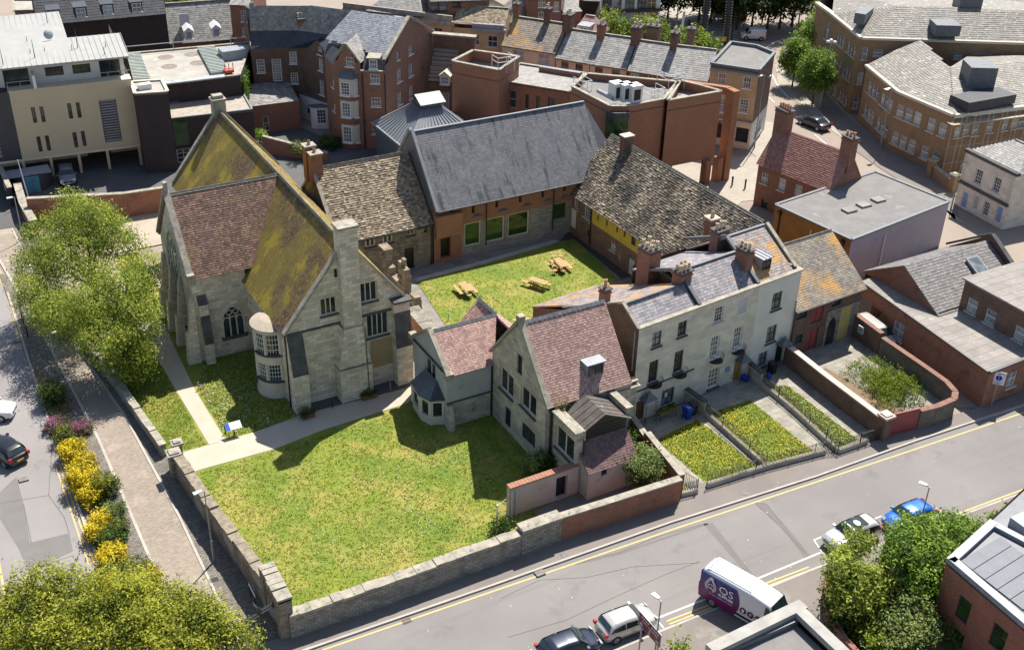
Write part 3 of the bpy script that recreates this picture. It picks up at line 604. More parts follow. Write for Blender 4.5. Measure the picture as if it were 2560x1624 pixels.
# central chimney breast
cm = MB(); cm.box(2.75, -.85, 6.7, 4.25, .35, 15.2)
cm.hexa([(2.05, -1.25, 0), (4.8, -1.25, 0), (4.8, 0, 0), (2.05, 0, 0), (2.05, -1.25, 3.2), (4.8, -1.25, 3.2), (4.8, 0, 3.2), (2.05, 0, 3.2)])
cm.hexa([(2.05, -1.15, 3.2), (4.8, -1.15, 3.2), (4.8, 0, 3.2), (2.05, 0, 3.2), (2.7, -1.0, 6.7), (4.1, -1.0, 6.7), (4.1, 0, 6.7), (2.7, 0, 6.7)])
o = cm.build('chimney_breast', ashlar, ch.e)
c2 = MB(); c2.box(2.65, -.95, 15.2, 4.35, .45, 15.4); c2.box(2.6, -.98, 6.6, 4.35, 0, 6.75); c2.box(1.98, -1.3, 3.1, 4.88, 0, 3.2); c2.build('cap', coping, o)
buttress(ch, 'buttress', -1.75, -.5, 0, [(1.0, 0), (1.0, 3.5), (.25, 6.5), (.12, 6.9)], ashlar)
buttress(ch, 'buttress', 7.1, 8.5, 0, [(1.0, 0), (1.0, 3.7), (.85, 4.0), (.6, 6.8), (.5, 7.6)], ashlar)
buttress(ch, 'buttress', -5.9, -5.15, 10.2, [(.9, 0), (.9, 2.0), (.55, 4.6), (.55, 5.6), (0, 6.3)], ashlar)
bt = MB()
for y in (10.3, 13.6, 16.4, 19.0): bt.hexa([(-7.3, y - .35, 0), (-6.2, y - .35, 0), (-6.2, y + .35, 0), (-7.3, y + .35, 0), (-7.1, y - .3, 3.0), (-6.2, y - .3, 3), (-6.2, y + .3, 3), (-7.1, y + .3, 3)]); bt.hexa([(-6.9, y - .3, 3.0), (-6.2, y - .3, 3), (-6.2, y + .3, 3), (-6.9, y + .3, 3), (-6.45, y - .25, 6.4), (-6.2, y - .25, 6.4), (-6.2, y + .25, 6.4), (-6.45, y + .25, 6.4)])
bt.build('buttress', ashlar, ch.e)
def archwin(parent, name, loc, ang, w, h, lights, sillm=darkstone, fm=paledress):
 """pointed stone tracery window, origin at sill centre, facing local -y"""
 fr = MB(); W = w / 2; hs = h * .55; n = 10
 def arch(W_, top): # pointed arch outline
  pts = [(-W_, hs)]
  for k in range(1, n): a = k / n; pts.append((-W_ * math.cos(a * math.pi / 2) ** 1.15, hs + (top - hs) * math.sin(a * math.pi / 2)))
  pts.append((0, top))
  return pts + [(-x, z) for x, z in pts[-2::-1]]
 ao, ai = arch(W + .14, h + .14), arch(W, h)
 po = [(-W - .14, 0)] + ao + [(W + .14, 0)]; pi = [(-W, 0)] + ai + [(W, 0)]
 for i in range(len(po) - 1):
  (x0, z0), (x1, z1), (x2, z2), (x3, z3) = po[i], po[i + 1], pi[i + 1], pi[i]
  fr.poly([(x0, -.1, z0), (x3, -.1, z3), (x2, -.1, z2), (x1, -.1, z1)]); fr.poly([(x3, -.1, z3), (x3, .0, z3), (x2, .0, z2), (x2, -.1, z2)]); fr.poly([(x0, -.1, z0), (x1, -.1, z1), (x1, 0.02, z1), (x0, 0.02, z0)])
 for k in range(1, lights):
  x = -W + w * k / lights; fr.box(x - .05, -.09, 0, x + .05, 0, hs + (h - hs) * .45)
 for k in range(lights):
  cx = -W + w * (k + .5) / lights; r0 = w / lights / 2
  for q in range(6):
   a, b = math.pi * q / 6, math.pi * (q + 1) / 6
   fr.beam((cx + r0 * math.cos(a), -.04, hs + r0 * 1.2 * math.sin(a)), (cx + r0 * math.cos(b), -.04, hs + r0 * 1.2 * math.sin(b)), .08, .06, up=(0, -1, 0))
 for k in range(1, lights):
  cx = -W + w * k / lights; r0 = w / lights / 2.4; zc = hs + (h - hs) * .62
  if k in (1, lights - 1) and lights > 3: zc -= (h - hs) * .12
  for q in range(10):
   a, b = 2 * math.pi * q / 10, 2 * math.pi * (q + 1) / 10
   fr.beam((cx + r0 * math.cos(a), -.04, zc + r0 * math.sin(a)), (cx + r0 * math.cos(b), -.04, zc + r0 * math.sin(b)), .07, .06, up=(0, -1, 0))
 o = fr.build(name, fm, parent, loc=loc, rotz=ang)
 g_ = MB(); g_.poly([(x, -.03, z) for x, z in pi]); g_.build('pane', glass, o)
 s_ = MB(); s_.box(-W - .25, -.3, -.25, W + .25, 0, -.01); s_.build('sill', sillm, o)
 return o
archwin(ch.e, 'window', (-3.1, 10.2 - .003, 1.85), 0, 1.7, 2.75, 3)
archwin(ch.e, 'window', (-6.203, 15.0, 2.0), -math.pi / 2, 4.6, 8.2, 5)
bb = MB()
for (x, z, w_, h_) in ((6.15, 3.1, 1.9, 2.6),): bb.box(x - w_ / 2, -.03, z - h_ / 2, x + w_ / 2, .05, z + h_ / 2)
bb.build('blocked_opening', mat('ochre plaster', (.36, .26, .13), (.30, .22, .12), 1, .9, .1), ch.e)
# two storey bow on the west side
bw = MB(); bc = (XA, 3.4)
def bowr(r, z): return (r, z)
bow = MB(); bow.lathe([(1.75, 0), (1.75, .4), (1.62, .45), (1.62, 1.5), (1.72, 1.55), (1.72, 1.7), (1.5, 1.7)], *bc, n=16, a0=R(88), a1=R(272)); bow.lathe([(1.5, 3.2), (1.68, 3.2), (1.68, 3.9), (1.74, 3.95), (1.5, 4.1)], *bc, n=16, a0=R(88), a1=R(272)); bow.lathe([(1.5, 6.0), (1.66, 6.0), (1.7, 6.3), (1.78, 6.35)], *bc, n=16, a0=R(88), a1=R(272))
for k in range(5):
 a = R(92 + 44 * k); cx, cy = bc[0] + 1.6 * math.cos(a), bc[1] + 1.6 * math.sin(a)
 for z0, z1 in ((1.6, 3.3), (4.0, 6.05)): bow.tube((cx, cy, z0), (cx, cy, z1), .14, n=6)
ob = bow.build('bow', paledress, ch.e)
gl = MB()
for z0, z1 in ((1.6, 3.3), (4.0, 6.1)): gl.lathe([(1.5, z0), (1.5, z1)], *bc, n=16, a0=R(88), a1=R(272))
gl.build('window_glass', glass, ob)
gl = MB()
for z0, z1 in ((1.7, 3.2), (4.1, 6.0)):
 for k in range(4):
  for j in range(5):
   a = R(97 + 44 * k + j * 8.5); cx, cy = bc[0] + 1.53 * math.cos(a), bc[1] + 1.53 * math.sin(a); gl.tube((cx, cy, z0), (cx, cy, z1), .03 if j in (0, 4) else .018, n=4)
 for j in range(5):
  z = z0 + (z1 - z0) * j / 4; gl.lathe([(1.52, z - .02), (1.56, z - .02), (1.56, z + .02), (1.52, z + .02)], *bc, n=16, a0=R(92), a1=R(268))
gl.build('glazing_bars', whitep, ob)
rb = MB(); rb.lathe([(1.85, 6.3), (1.85, 6.42), (1.0, 6.75), (.0, 6.9)], *bc, n=16, a0=R(88), a1=R(272)); rb.build('bow_roof', mat('lichened lead', (.40, .33, .25), (.30, .26, .21), 2, .8, .2), ob)
sk2 = MB(); sk2.lathe([(1.78, 1.55), (1.8, 1.72), (1.6, 1.74)], *bc, n=16, a0=R(88), a1=R(272)); sk2.lathe([(1.76, 3.98), (1.78, 4.14), (1.55, 4.18)], *bc, n=16, a0=R(88), a1=R(272)); sk2.build('bow_sill', darkstone, ob)
dp = MB(); dp.tube((XA - .12, .25, 0), (XA - .12, .25, 6.9), .07); dp.tube((4.4, -.2, 9.8), (4.4, -.15, 6.7), .04); dp.tube((4.4, -1.4, .1), (4.35, -1.1, 6.6), .035); dp.build('drainpipe', blackp, ch.e)
c3 = MB(); c3.box(2.9, 31.8, 12.6, 4.1, 32.9, 14.6); c3.box(2.8, 31.7, 14.6, 4.2, 33, 14.8); c3.box(3.0, 32, 14.8, 4.0, 32.8, 15.1); c3.build('chimney', coping, ch.e)
# ------------------------------------------------------------------ west range with stone tiles
wr = Bld('stone_range', 'low rubble stone range with sagging grey brown stone tile roof', 'building')
Y0, YR = 17.5, 22.8
wr.wall((9.3, Y0), (19.2, Y0), 0, 4.9, [(330, 840, .8, 1.1, 'modern', 'window') if False else (75, 768, .9, 1.0, 'mull2'), (178, 752, .4, .9, 'slot'), (65, 960, 1.0, 2.3, 'door')], fn=sk_)
wr.wall((9.3, 28), (9.3, Y0), 0, [(0, 4.9), (5.2, 9.9), (None, 4.9)]); wr.wall((19.2, 28), (9.3, 28), 0, 4.9); wr.wall((19.2, Y0), (19.2, 28), 0, [(0, 4.9), (5.3, 9.9), (None, 4.9)])
for (x, z) in ((12.6, 3.9), (14.4, 3.9)): put_window(wr.e, 'mull2', 1.0, .9, x, Y0 - .03, z, 0)
wr.done({'wall': ('wall', rubble)})
rf = MB(); S1 = [(9.1, Y0 - .4, 4.55), (19.15, Y0 - .4, 4.55), (19.15, YR, 10.0), (9.1, YR, 10.0)]; S2 = [(19.15, 28.4, 4.55), (9.1, 28.4, 4.55), (9.1, YR, 10), (19.15, YR, 10)]
for S in (S1, S2): rf.slab(S, .2)
rf.tiles(S1, .27, .23, .05, .6); rf.tiles(S2, .5, .5, .06); o = rf.build('roof', tile_stone, wr.e)
rt = MB(); ridge_tiles(rt, (9.1, YR, 10.0), (19.15, YR, 10), .4, .5); rt.beam((9.25, Y0 - .4, 4.62), (9.25, YR, 10.1), .35, .12); rt.build('ridge_tiles', coping, o)
cm = MB(); cm.box(9.0, 22.2, 8.5, 10.1, 23.2, 11.5); cm.box(8.9, 23.4, 8.5, 9.9, 24.3, 11.9); o = cm.build('chimney', brick_red, wr.e)
c2 = MB(); c2.box(8.9, 22.1, 11.5, 10.2, 23.3, 11.65); c2.box(8.8, 23.3, 11.9, 10.0, 24.4, 12.05); c2.build('cap', coping, o)
c2 = MB(); c2.lathe([(.14, 12.05), (.17, 12.1), (.12, 12.5), (0.1, 12.5)], 9.4, 23.8); c2.lathe([(.14, 11.65), (.17, 11.7), (.12, 12.05), (.1, 12.05)], 9.5, 22.7); c2.build('chimney_pot', terracotta, o)
dp = MB(); dp.tube((19.05, Y0 - .1, 0), (19.05, Y0 - .1, 4.6), .06); dp.beam((9.3, Y0 - .5, 4.4), (19.15, Y0 - .5, 4.4), .14, .12); dp.build('gutter', blackp, wr.e)
# ------------------------------------------------------------------ slate hall
hl = Bld('slate_roofed_hall', 'tall hall of orange brick over pale stone with wide grey streaked slate roof', 'building')
HX0, HX1 = 19.3, 39.2
hl.wall((HX0, 17.35), (35.3, 17.35), 3.7, 6.1, [(362, 643, .42, 1.3, 'slot'), (510, 605, .36, 1.35, 'slot'), (674, 566, .36, 1.3, 'slot'), (838, 522, .36, 1.3, 'slot'), (995, 488, .36, 1.3, 'slot'), (1146, 450, .36, 1.1, 'slot')], m_='upper', fn=sk_, depth=.3)
hl.wall((HX0, 17.35), (22.4, 17.35), 0, 3.7, [(318, 885, 1.15, 2.3, 'door')], m_='upper', fn=sk_, depth=.5)
hl.wall((22.4, 17.35), (35.3, 17.35), 0, 3.7, [(506, 775, 1.9, 2.6, 'big'), (660, 728, 2.25, 2.65, 'big'), (826, 688, 2.5, 2.65, 'big'), (1108, 590, 1.6, 1.7, 'bigdk')], m_='stone', fn=sk_, depth=.2)
hl.wall((HX1, 17.35), (HX1, 27.4), 0, [(0, 6.1), (5.05, 12), (None, 6.1)], m_='zinc'); hl.wall((HX1, 27.4), (HX0, 27.4), 0, 6.1, m_='zinc'); hl.wall((HX0, 27.4), (HX0, 17.35), 0, [(0, 6.1), (5.05, 12), (None, 6.1)], m_='zinc')
hl.wall((35.3, 17.35), (HX1, 17.35), 0, 6.1, m_='upper')
hl.done({'upper': ('upper_wall', brick_mus2), 'stone': ('lower_wall', mat('pale banded stone', (.44, .42, .36), (.33, .31, .27), .7, .9, .3, 10, (.5, .12, (.2, .19, .165), .015, .4))), 'zinc': ('end_wall', lead)})
rf = MB(); S1 = [(HX0 + .1, 16.95, 5.75), (HX1, 16.95, 5.75), (HX1, 22.4, 12.1), (HX0 + .1, 22.4, 12.1)]; S2 = [(HX1, 27.8, 5.75), (HX0 + .1, 27.8, 5.75), (HX0 + .1, 22.4, 12.1), (HX1, 22.4, 12.1)]
for S in (S1, S2): rf.slab(S, .2)
rf.tiles(S1, .30, .24, .014, .1); o = rf.build('roof', slate_hall, hl.e)
rt = MB(); rt.beam((HX0 + .05, 22.4, 12.1), (HX1 + .05, 22.4, 12.1), .25, .09); rt.beam((HX0 + .1, 16.9, 5.78), (HX0 + .1, 22.4, 12.25), .3, .35); rt.beam((HX0 + .1, 27.9, 5.78), (HX0 + .1, 22.4, 12.25), .3, .35); rt.build('verge_trim', zinc, o)
bx = MB(); bx.box(HX0 - .0, 16.7, 3.0, HX0 + 2.9, 17.35, 5.3); bx.build('projecting_panel', brick_mus2, hl.e)
ex_ = MB(); ex_.slab([(39.25, 22.4, 12.0), (39.25, 16.95, 5.7), (42.2, 19.2, 6.0)], .1); ex_.build('dark_end_slab', slate_dk, o)  # dark triangular slab beside the hall roof's end
dp = MB()
for x in (25.0, 32.8): dp.tube((x, 17.15, .9), (x, 17.15, 5.8), .07)
dp.beam((HX0, 16.88, 5.68), (HX1 - 3, 16.88, 5.68), .12, .1); dp.build('gutter', blackp, hl.e)
fl = MB()
for x in (24.05, 26.9, 29.75, 32.2, 34.2): fl.poly([(x - .7, 17.1, 4.35), (x + .7, 17.1, 4.35), (x + .2, 17.34, 4.5), (x - .2, 17.34, 4.5)])
fl.build('window_ledge', lead, hl.e)
# ------------------------------------------------------------------ east range, yellow upper wall
er = Bld('yellow_walled_range', 'long old range with yellow upper wall, patched brick below and dark mossy stone tiles', 'building', 35.1, 17.95, -88.5)
LE = 23.0; DE = 10.4
er.wall((0, 0), (4.4, 0), 0, 4.5, [(1225, 580, .8, 1.3, 'sash6'), (1300, 620, 1.0, 1.5, 'sash6'), (1316, 790, .6, .8, 'slot')], m_='brick', fn=sk_)
er.wall((4.4, 0), (LE, 0), 2.8, 4.7, [(1375, 680, .3, .6, 'vent'), (1436, 717, .3, .6, 'vent'), (1507, 762, .3, .6, 'vent'), (1560, 792, .3, .6, 'vent'), (1622, 830, .75, 1.2, 'vent'), (1697, 868, .3, .6, 'vent'), (1840, 955, .3, .6, 'vent')], m_='yellow', fn=sk_)
er.wall((4.4, 0), (LE, 0), 0, 2.8, [(1480, 880, .9, .9, 'whitem'), (1605, 1020, 1.0, 1.7, 'board', 'door')], m_='brick', fn=sk_)
er.wall((LE, 0), (LE, DE), 0, [(0, 4.55), (DE / 2, 9.7), (None, 4.55)], m_='yellow'); er.wall((LE, DE), (0, DE), 0, 4.55, m_='brick'); er.wall((0, DE), (0, 0), 0, [(0, 4.55), (DE / 2, 9.7), (None, 4.55)], m_='brick')
er.done({'brick': ('lower_wall', brick_old), 'yellow': ('upper_wall', yellowr)})
bd = MB(); bd.box(.75, -.04, .9, 1.6, 0, 2.9); bd.build('blocked_doorway', whiter, er.e)
rf = MB(); S1 = [(-.3, -.28, 4.5), (LE + .3, -.28, 4.5), (LE + .3, DE / 2, 9.75), (-.3, DE / 2, 9.75)]; S2 = [(LE + .3, DE + .4, 4.2), (-.3, DE + .4, 4.2), (-.3, DE / 2, 9.75), (LE + .3, DE / 2, 9.75)]
for S in (S1, S2): rf.slab(S, .2)
rf.tiles(S1, .27, .23, .05, .6); rf.tiles(S2, .6, .5, .06); o = rf.build('roof', tile_stone_dark, er.e)
rt = MB(); ridge_tiles(rt, (-.3, DE / 2, 9.75), (LE + .3, DE / 2, 9.75), .4, .5); rt.build('ridge_tiles', coping, o)
cm = MB(); cm.box(2.4, 4.3, 8.0, 3.2, 5.4, 10.7); o = cm.build('chimney', brick_brown, er.e); c2 = MB(); c2.box(2.3, 4.2, 10.7, 3.3, 5.5, 10.82); c2.build('cap', pinkr, o)
cm = MB(); cm.box(19.2, 1.9, 6.0, 20.1, 2.8, 9.1); o = cm.build('chimney', brick_red, er.e); c2 = MB(); c2.box(19.1, 1.8, 9.1, 20.2, 2.9, 9.3); c2.lathe([(.2, 9.3), (.2, 9.5), (.14, 9.9), (.1, 9.9)], 19.65, 2.35); c2.build('cap', potcream, o)
dp = MB(); dp.tube((4.35, -.1, .3), (4.35, -.1, 4.2), .07); dp.build('drainpipe', blackp, er.e)
# ------------------------------------------------------------------ gabled stone cottage
ct = Bld('gabled_cottage', 'stone and grey rendered cottage with two pink tiled gabled wings and canted bay', 'house')
ct.wall((8.1, -2.1), (8.1, -8.1), 0, [(0, 5.2), (3, 7.35), (None, 5.2)], [(250, 660, 1.9, 2.0, 'mull2')], m_='render', fn=sd4)
ct.wall((8.1, -8.1), (12.1, -8.1), 2.3, 5.1, m_='render'); ct.wall((8.1, -8.1), (12.1, -8.1), 0, 2.3, m_='stone')
ct.wall((12.1, -2.1), (8.1, -2.1), 0, 5.1, m_='stone')
ct.wall((12.1, -8.0), (12.1, -16.2), 0, [(0, 6.0), (4.1, 10.75), (None, 6.0)], [(1107, 790, 2.15, 2.0, 'mull2'), (1253, 590, .75, 1.7, 'slot'), (1380, 965 + 37, 2.3, 1.9, 'mull2') if False else (1352, 1005, 2.3, 1.85, 'mull2'), (1120, 1180, .9, 1.75, 'door'), (1352, 1350 + 30, 2.0, 1.4, 'modern')], m_='stone', fn=sd4)
ct.wall((12.1, -16.2), (19.6, -16.2), 0, 6.0, m_='stone'); ct.wall((19.6, -8), (12.1, -8.0), 0, 6.0, m_='stone'); ct.wall((19.4, -16.2), (19.4, -8), 0, [(0, 6), (4.1, 10.7), (None, 6)], m_='stone')
ct.wall((17.6, -2), (10.6, -2), 0, [(0, 3.4), (3.5, 7.0), (None, 3.4)], m_='stone'); ct.wall((17.6, -8), (17.6, -2), 0, 3.4, m_='stone')
ct.wall((12.65, -16.2), (12.65, -19.6), 0, 5.4, [(968, 960, 2.5, 2.0, 'mull2')], m_='stone', fn=sc); ct.wall((12.65, -19.6), (13.4, -19.6), 0, 5.4, m_='stone')
ct.wall((17.4, -15.6), (20.6, -15.6), 0, 5.4, [(1275, 690, 1.3, 1.4, 'modern')], m_='stone', fn=sc)
ct.done({'render': ('rendered_wall', mat('cottage render', (.43, .42, .41), (.36, .36, .36), .7, .85, .08, 20, None, [(.9, (.24, .24, .23), .62, .8)])), 'stone': ('wall', ashlar2)})
def gslab(pts, m_, parent, tw=.17, ch=.19, th=.022, extra=None):
 mb = MB(); mb.slab(pts, .14); mb.tiles(pts, tw, ch, th); o = mb.build('roof', m_, parent)
 return o
sA_ = (7.3 - 5.1) / 3
o = gslab([(8.2, -8.35, 4.92), (12.05, -8.35, 4.92), (14.0, -5.1, 7.3), (8.2, -5.1, 7.3)], tile_pink, ct.e)
gslab([(12, -1.9, 5.0), (8.2, -1.9, 5.0), (8.2, -5.1, 7.3), (14, -5.1, 7.3)], tile_pink, ct.e)
rt = MB(); ridge_tiles(rt, (8.2, -5.1, 7.3), (14, -5.1, 7.3), .4, .42); ridge_tiles(rt, (14.1, -5.1, 7.25), (14.1, -1.8, 7.1), .4, .42); rt.build('ridge_tiles', lead, o)
gslab([(17.8, -8.0, 3.3), (17.8, -1.8, 3.3), (14.1, -1.8, 7.0), (14.1, -8.0, 7.0)], tile_pink, ct.e); gslab([(10.4, -1.8, 3.3), (10.4, -5.1, 3.3), (14.1, -5.1, 7.0), (14.1, -1.8, 7.0)], tile_pink, ct.e)
o = gslab([(12.3, -16.45, 5.75), (19.45, -16.45, 5.75), (19.45, -12.1, 10.7), (12.3, -12.1, 10.7)], tile_pink, ct.e)
gslab([(19.45, -7.75, 5.75), (12.3, -7.75, 5.75), (12.3, -12.1, 10.7), (19.45, -12.1, 10.7)], tile_pink, ct.e)
rt = MB(); ridge_tiles(rt, (12.3, -12.1, 10.7), (19.45, -12.1, 10.7), .42, .42); rt.build('ridge_tiles', lead, o)
cp = MB()
for ya in (-8.3, -1.9): cp.beam((8.1, ya, 5.05), (8.1, -5.1, 7.4), .4, .2)
for ya in (-16.5, -7.8): cp.beam((12.15, ya, 5.75), (12.15, -12.1, 10.8), .42, .22)
cp.box(11.9, -12.35, 10.8, 12.4, -11.85, 11.3); cp.box(7.8, -2.3, 5.0, 8.4, -1.7, 5.5); cp.box(7.85, -8.5, 4.7, 8.5, -7.9, 5.2); cp.build('gable_coping', coping, ct.e)
st = MB(); st.box(8.05, -8.2, 2.28, 12.1, -8.08, 2.4); st.beam((7.98, -8.1, 5.0), (7.98, -2.1, 5.0), .1, .14); st.build('string_course', darkstone, ct.e)
bt = MB(); bt.hexa([(8.0, -8.75, 0), (8.5, -8.75, 0), (8.5, -8.1, 0), (8.0, -8.1, 0), (8.0, -8.35, 2.2), (8.5, -8.35, 2.2), (8.5, -8.1, 2.2), (8.0, -8.1, 2.2)]); bt.build('buttress', ashlar2, ct.e)
bay = MB(); bp = [(8.1, -3.6), (6.9, -4.3), (6.7, -6.2), (7.1, -7.2), (8.1, -7.6)]
bay.prism(bp, 0, .75); bay.prism(bp, 2.35, 2.5)
for (x, y) in bp[1:4]: bay.tube((x, y, .75), (x, y, 2.35), .13, n=6)
for a, b in ((bp[2], bp[3]), (bp[3], bp[4]), (bp[1], bp[2])):
 mx, my = (a[0] + b[0]) / 2, (a[1] + b[1]) / 2; bay.beam((a[0], a[1], .75), (b[0], b[1], .75), .2, .12); bay.beam((a[0], a[1], 2.2), (b[0], b[1], 2.2), .2, .15)
 bay.beam((a[0] * .82 + b[0] * .18, a[1] * .82 + b[1] * .18, .75), (a[0], a[1], .75), .14, 1.6); bay.beam((b[0] * .82 + a[0] * .18, b[1] * .82 + a[1] * .18, .75), (b[0], b[1], .75), .14, 1.6)
ob = bay.build('bay', paledress, ct.e); gm = MB(); bi = [(8.1, -3.7), (7.0, -4.4), (6.8, -6.15), (7.15, -7.1), (8.1, -7.5)]
for i in range(4): a, b = bi[i + 1], bi[i]; gm.poly([(b[0], b[1], .8), (a[0], a[1], .8), (a[0], a[1], 2.4), (b[0], b[1], 2.4)])
gm.build('window_glass', glass, ob)
rb = MB(); br = [(8.1, -3.4, 2.5), (6.75, -4.2, 2.5), (6.5, -6.25, 2.5), (6.95, -7.4, 2.5), (8.1, -7.8, 2.5)]; tp_ = [(8.05, -4.4, 3.5), (8.05, -4.4, 3.5), (8.05, -6.4, 3.5), (8.05, -6.4, 3.5), (8.05, -6.4, 3.5)]
for i in range(4): rb.poly([br[i + 1], br[i], tp_[i], tp_[i + 1]] if i in (1,) else [br[i + 1], br[i], tp_[i]] if i == 0 else [br[i + 1], br[i], tp_[i]])
rb.poly([(8.1, -7.8, 2.5), (6.95, -7.4, 2.5), (8.05, -6.4, 3.5)]); rb.build('bay_roof', lead, ob)
dm = Bld('dormer', None, None); bpy.data.objects.remove(dm.e)
d_ = MB(); d_.box(15.95, -15.5, 6.3, 17.45, -13.3, 7.75); o = d_.build('dormer', leadlt, ct.e); put_window(o, 'modern', 1.25, 1.15, 16.7, -15.53, 7.05, 0)
d_ = MB(); d_.box(15.85, -15.65, 7.76, 17.55, -13.2, 7.84); d_.build('dormer_roof', leadlt, o)
fr_ = MB(); fr_.box(12.7, -19.5, 5.15, 13.45, -16.3, 5.3); fr_.box(17.45, -18.7, 4.4, 18.0, -16.1, 4.6); fr_.box(13, -16.35, 5.1, 20.4, -15.7, 5.2); fr_.box(12.4, -19.8, 5.38, 12.95, -16.3, 5.55); fr_.box(17.4, -18.8, 4.6, 18.0, -15.4, 5.55); fr_.box(17.4, -16.0, 5.38, 20.4, -15.45, 5.5); fr_.build('flat_roof', coping, ct.e)
ax = MB(); ax.prism([(13.5, -19.0), (17.3, -19.0), (17.3, -16.4), (13.5, -16.4)], 0.3, 5.05); ax.poly([(13.5, -19.0, 5.05), (17.3, -19.0, 5.05), (15.2, -19.0, 6.0)]); ax.poly([(17.3, -16.4, 5.05), (13.5, -16.4, 5.05), (15.2, -16.4, 6.0)])
for k in range(16): ax.box(13.5, -19.03, .6 + k * .28, 17.3, -19.0, .84 + k * .28)
o = ax.build('black_boarded_annexe', blackp, ct.e)
for P_ in ([(13.2, -19.3, 4.92), (15.2, -19.3, 6.05), (15.2, -16.2, 6.05), (13.2, -16.2, 4.92)], [(17.6, -16.2, 4.92), (15.2, -16.2, 6.05), (15.2, -19.3, 6.05), (17.6, -19.3, 4.92)]):
 a_ = MB(); a_.slab(P_, .06)
 for k in range(5):
  f0 = (k + .5) / 5; p = [Vector(v) for v in P_]; a_.beam(p[0].lerp(p[3], f0) + Vector((0, 0, .01)), p[1].lerp(p[2], f0) + Vector((0, 0, .01)), .06, .03)
 a_.build('roof', mat('old torn felt', (.13, .11, .095), (.075, .066, .06), 1.2, .95, .4, 10, None, [(1.3, (.34, .31, .27), .62, .72)]), o)
dp = MB(); dp.tube((12.0, -8.15, .1), (12.0, -8.15, 5.0), .08); dp.tube((12.5, -16.35, .1), (12.5, -16.35, 5.3), .09); dp.box(12.35, -16.5, 5.2, 12.7, -16.2, 5.55); dp.tube((13.2, -19.75, .1), (13.2, -19.75, 4.8), .08); dp.build('drainpipe', blackp, ct.e)
# pink outbuilding
pk = Bld('pink_outbuilding', 'small pink rendered outbuilding with lean-to clay tile roof under the black annexe', 'outbuilding')
pk.wall((13.1, -19.2), (13.1, -20.7), 0, [(0, 3.9), (None, 2.6)]); pk.wall((13.1, -20.7), (17.2, -20.7), 0, 2.6, [(1200, 1130, .5, .5, 'slot')], fn=sc); pk.wall((17.2, -20.7), (17.2, -19.2), 0, [(0, 2.6), (None, 3.9)])
pk.done({'wall': ('wall', pinkr)})
gslab([(12.95, -20.9, 2.5), (17.35, -20.9, 2.5), (17.35, -19.05, 4.05), (12.95, -19.05, 4.05)], mat('shade tinted tile', (.20, .115, .105), (.14, .085, .08), 1.2, .85, .2, 14, rnd=.3), pk.e)  # tile colour made darker and purpler to stand for shade
# ------------------------------------------------------------------ the terrace
te = Bld('terrace_of_town_houses', 'three storey terrace of three joined town houses in weathered stone and white render', 'terraced houses', 21.3, -14.3, 5.8)
ZP = 8.8
te.wall((0, 0), (6.4, 0), 0, ZP, [(395, 965, .95, 1.35, 'dsash2'), (572, 893, .95, 1.35, 'dsash2'), (370, 1190, .95, 2.0, 'dsash'), (545, 1120, .95, 2.0, 'dsash'), (470, 1365, 1.35, 1.6, 'dsash2'), (275, 1490, .9, 1.95, 'doorbrown')], m_='stone', fn=sm)
te.wall((6.4, 0), (12.9, 0), 0, ZP, [(828, 795, .95, 1.4, 'sash6'), (990, 735, .95, 1.4, 'board'), (798, 1018, .95, 2.0, 'sashw'), (958, 955, .95, 2.0, 'sashw'), (790, 1235, 1.2, 1.85, 'amber'), (950, 1210, .9, 1.95, 'doorgold')], m_='stone', fn=sm)
te.wall((12.9, 0), (17.8, 0), 0, ZP, [(1228, 700, 1.15, 1.65, 'dsash2'), (1190, 930, 1.15, 1.65, 'dsash2'), (1128, 1105, 1.05, 1.45, 'dsash2'), (1235, 1110, .9, 1.95, 'door')], m_='white', fn=sm)
te.wall((17.8, 0), (17.8, 9), 0, [(0, ZP), (1, ZP), (4.4, 11.3), (None, 8.3)], m_='white')
te.wall((0, 9.3), (0, 0), 0, [(0, 6), (7.2, 10.0), (9.25, ZP), (None, ZP)], m_='side')
te.wall((7, 13.5), (0, 13.5), 0, 4, m_='side'); te.wall((0, 13.5), (0, 9.3), 0, [(0, 4.2), (None, 6)], m_='side'); te.wall((7, 9), (7, 13.5), 0, [(0, 6), (None, 4.2)], m_='side')
te.wall((7.5, 9), (15.4, 9), 0, 8, m_='side'); te.wall((17.8, 9), (7.0, 9), 0, 8.3, m_='side')
te.wall((11.6, 8.4), (15.4, 8.4), 5, [(0, 8), (None, 9.2)], m_='brick'); te.wall((15.4, 8.4), (15.4, 9.0), 5, 8.4, m_='brick')
te.done({'stone': ('stone_front', ashlar3), 'white': ('white_front', whiter), 'side': ('brick_side', brick_brown), 'brick': ('rear_wall', brick_red)})
def roofpart(B, pts, m_, tw=.36, ch=.26, th=.02, jit=.2, name='roof', label=None):
 mb = MB(); mb.slab(pts, .12); mb.tiles(pts, tw, ch, th, jit); o = mb.build(name, m_, B.e)
 if label: o['label'] = label
 return o
zg = 8.72
r1 = roofpart(te, [(.25, .3, zg), (6.2, .3, zg), (6.2, 2.1, 10.0), (.25, 2.1, 10.0)], slate_or)
r2 = roofpart(te, [(6.6, .3, zg), (12.7, .3, zg), (12.7, 3.0, 10.6), (6.6, 3.0, 10.6)], slate_or)
r3 = roofpart(te, [(13.1, .3, zg), (17.2, .3, zg), (17.2, 4.4, 11.3), (13.1, 4.4, 11.3)], slate_or2)
roofpart(te, [(6.3, 2.1, 10.0), (6.9, 13.7, 4.2), (0, 13.7, 4.2), (.1, 2.1, 10.0)][::-1], slate_or2, .5, .4)
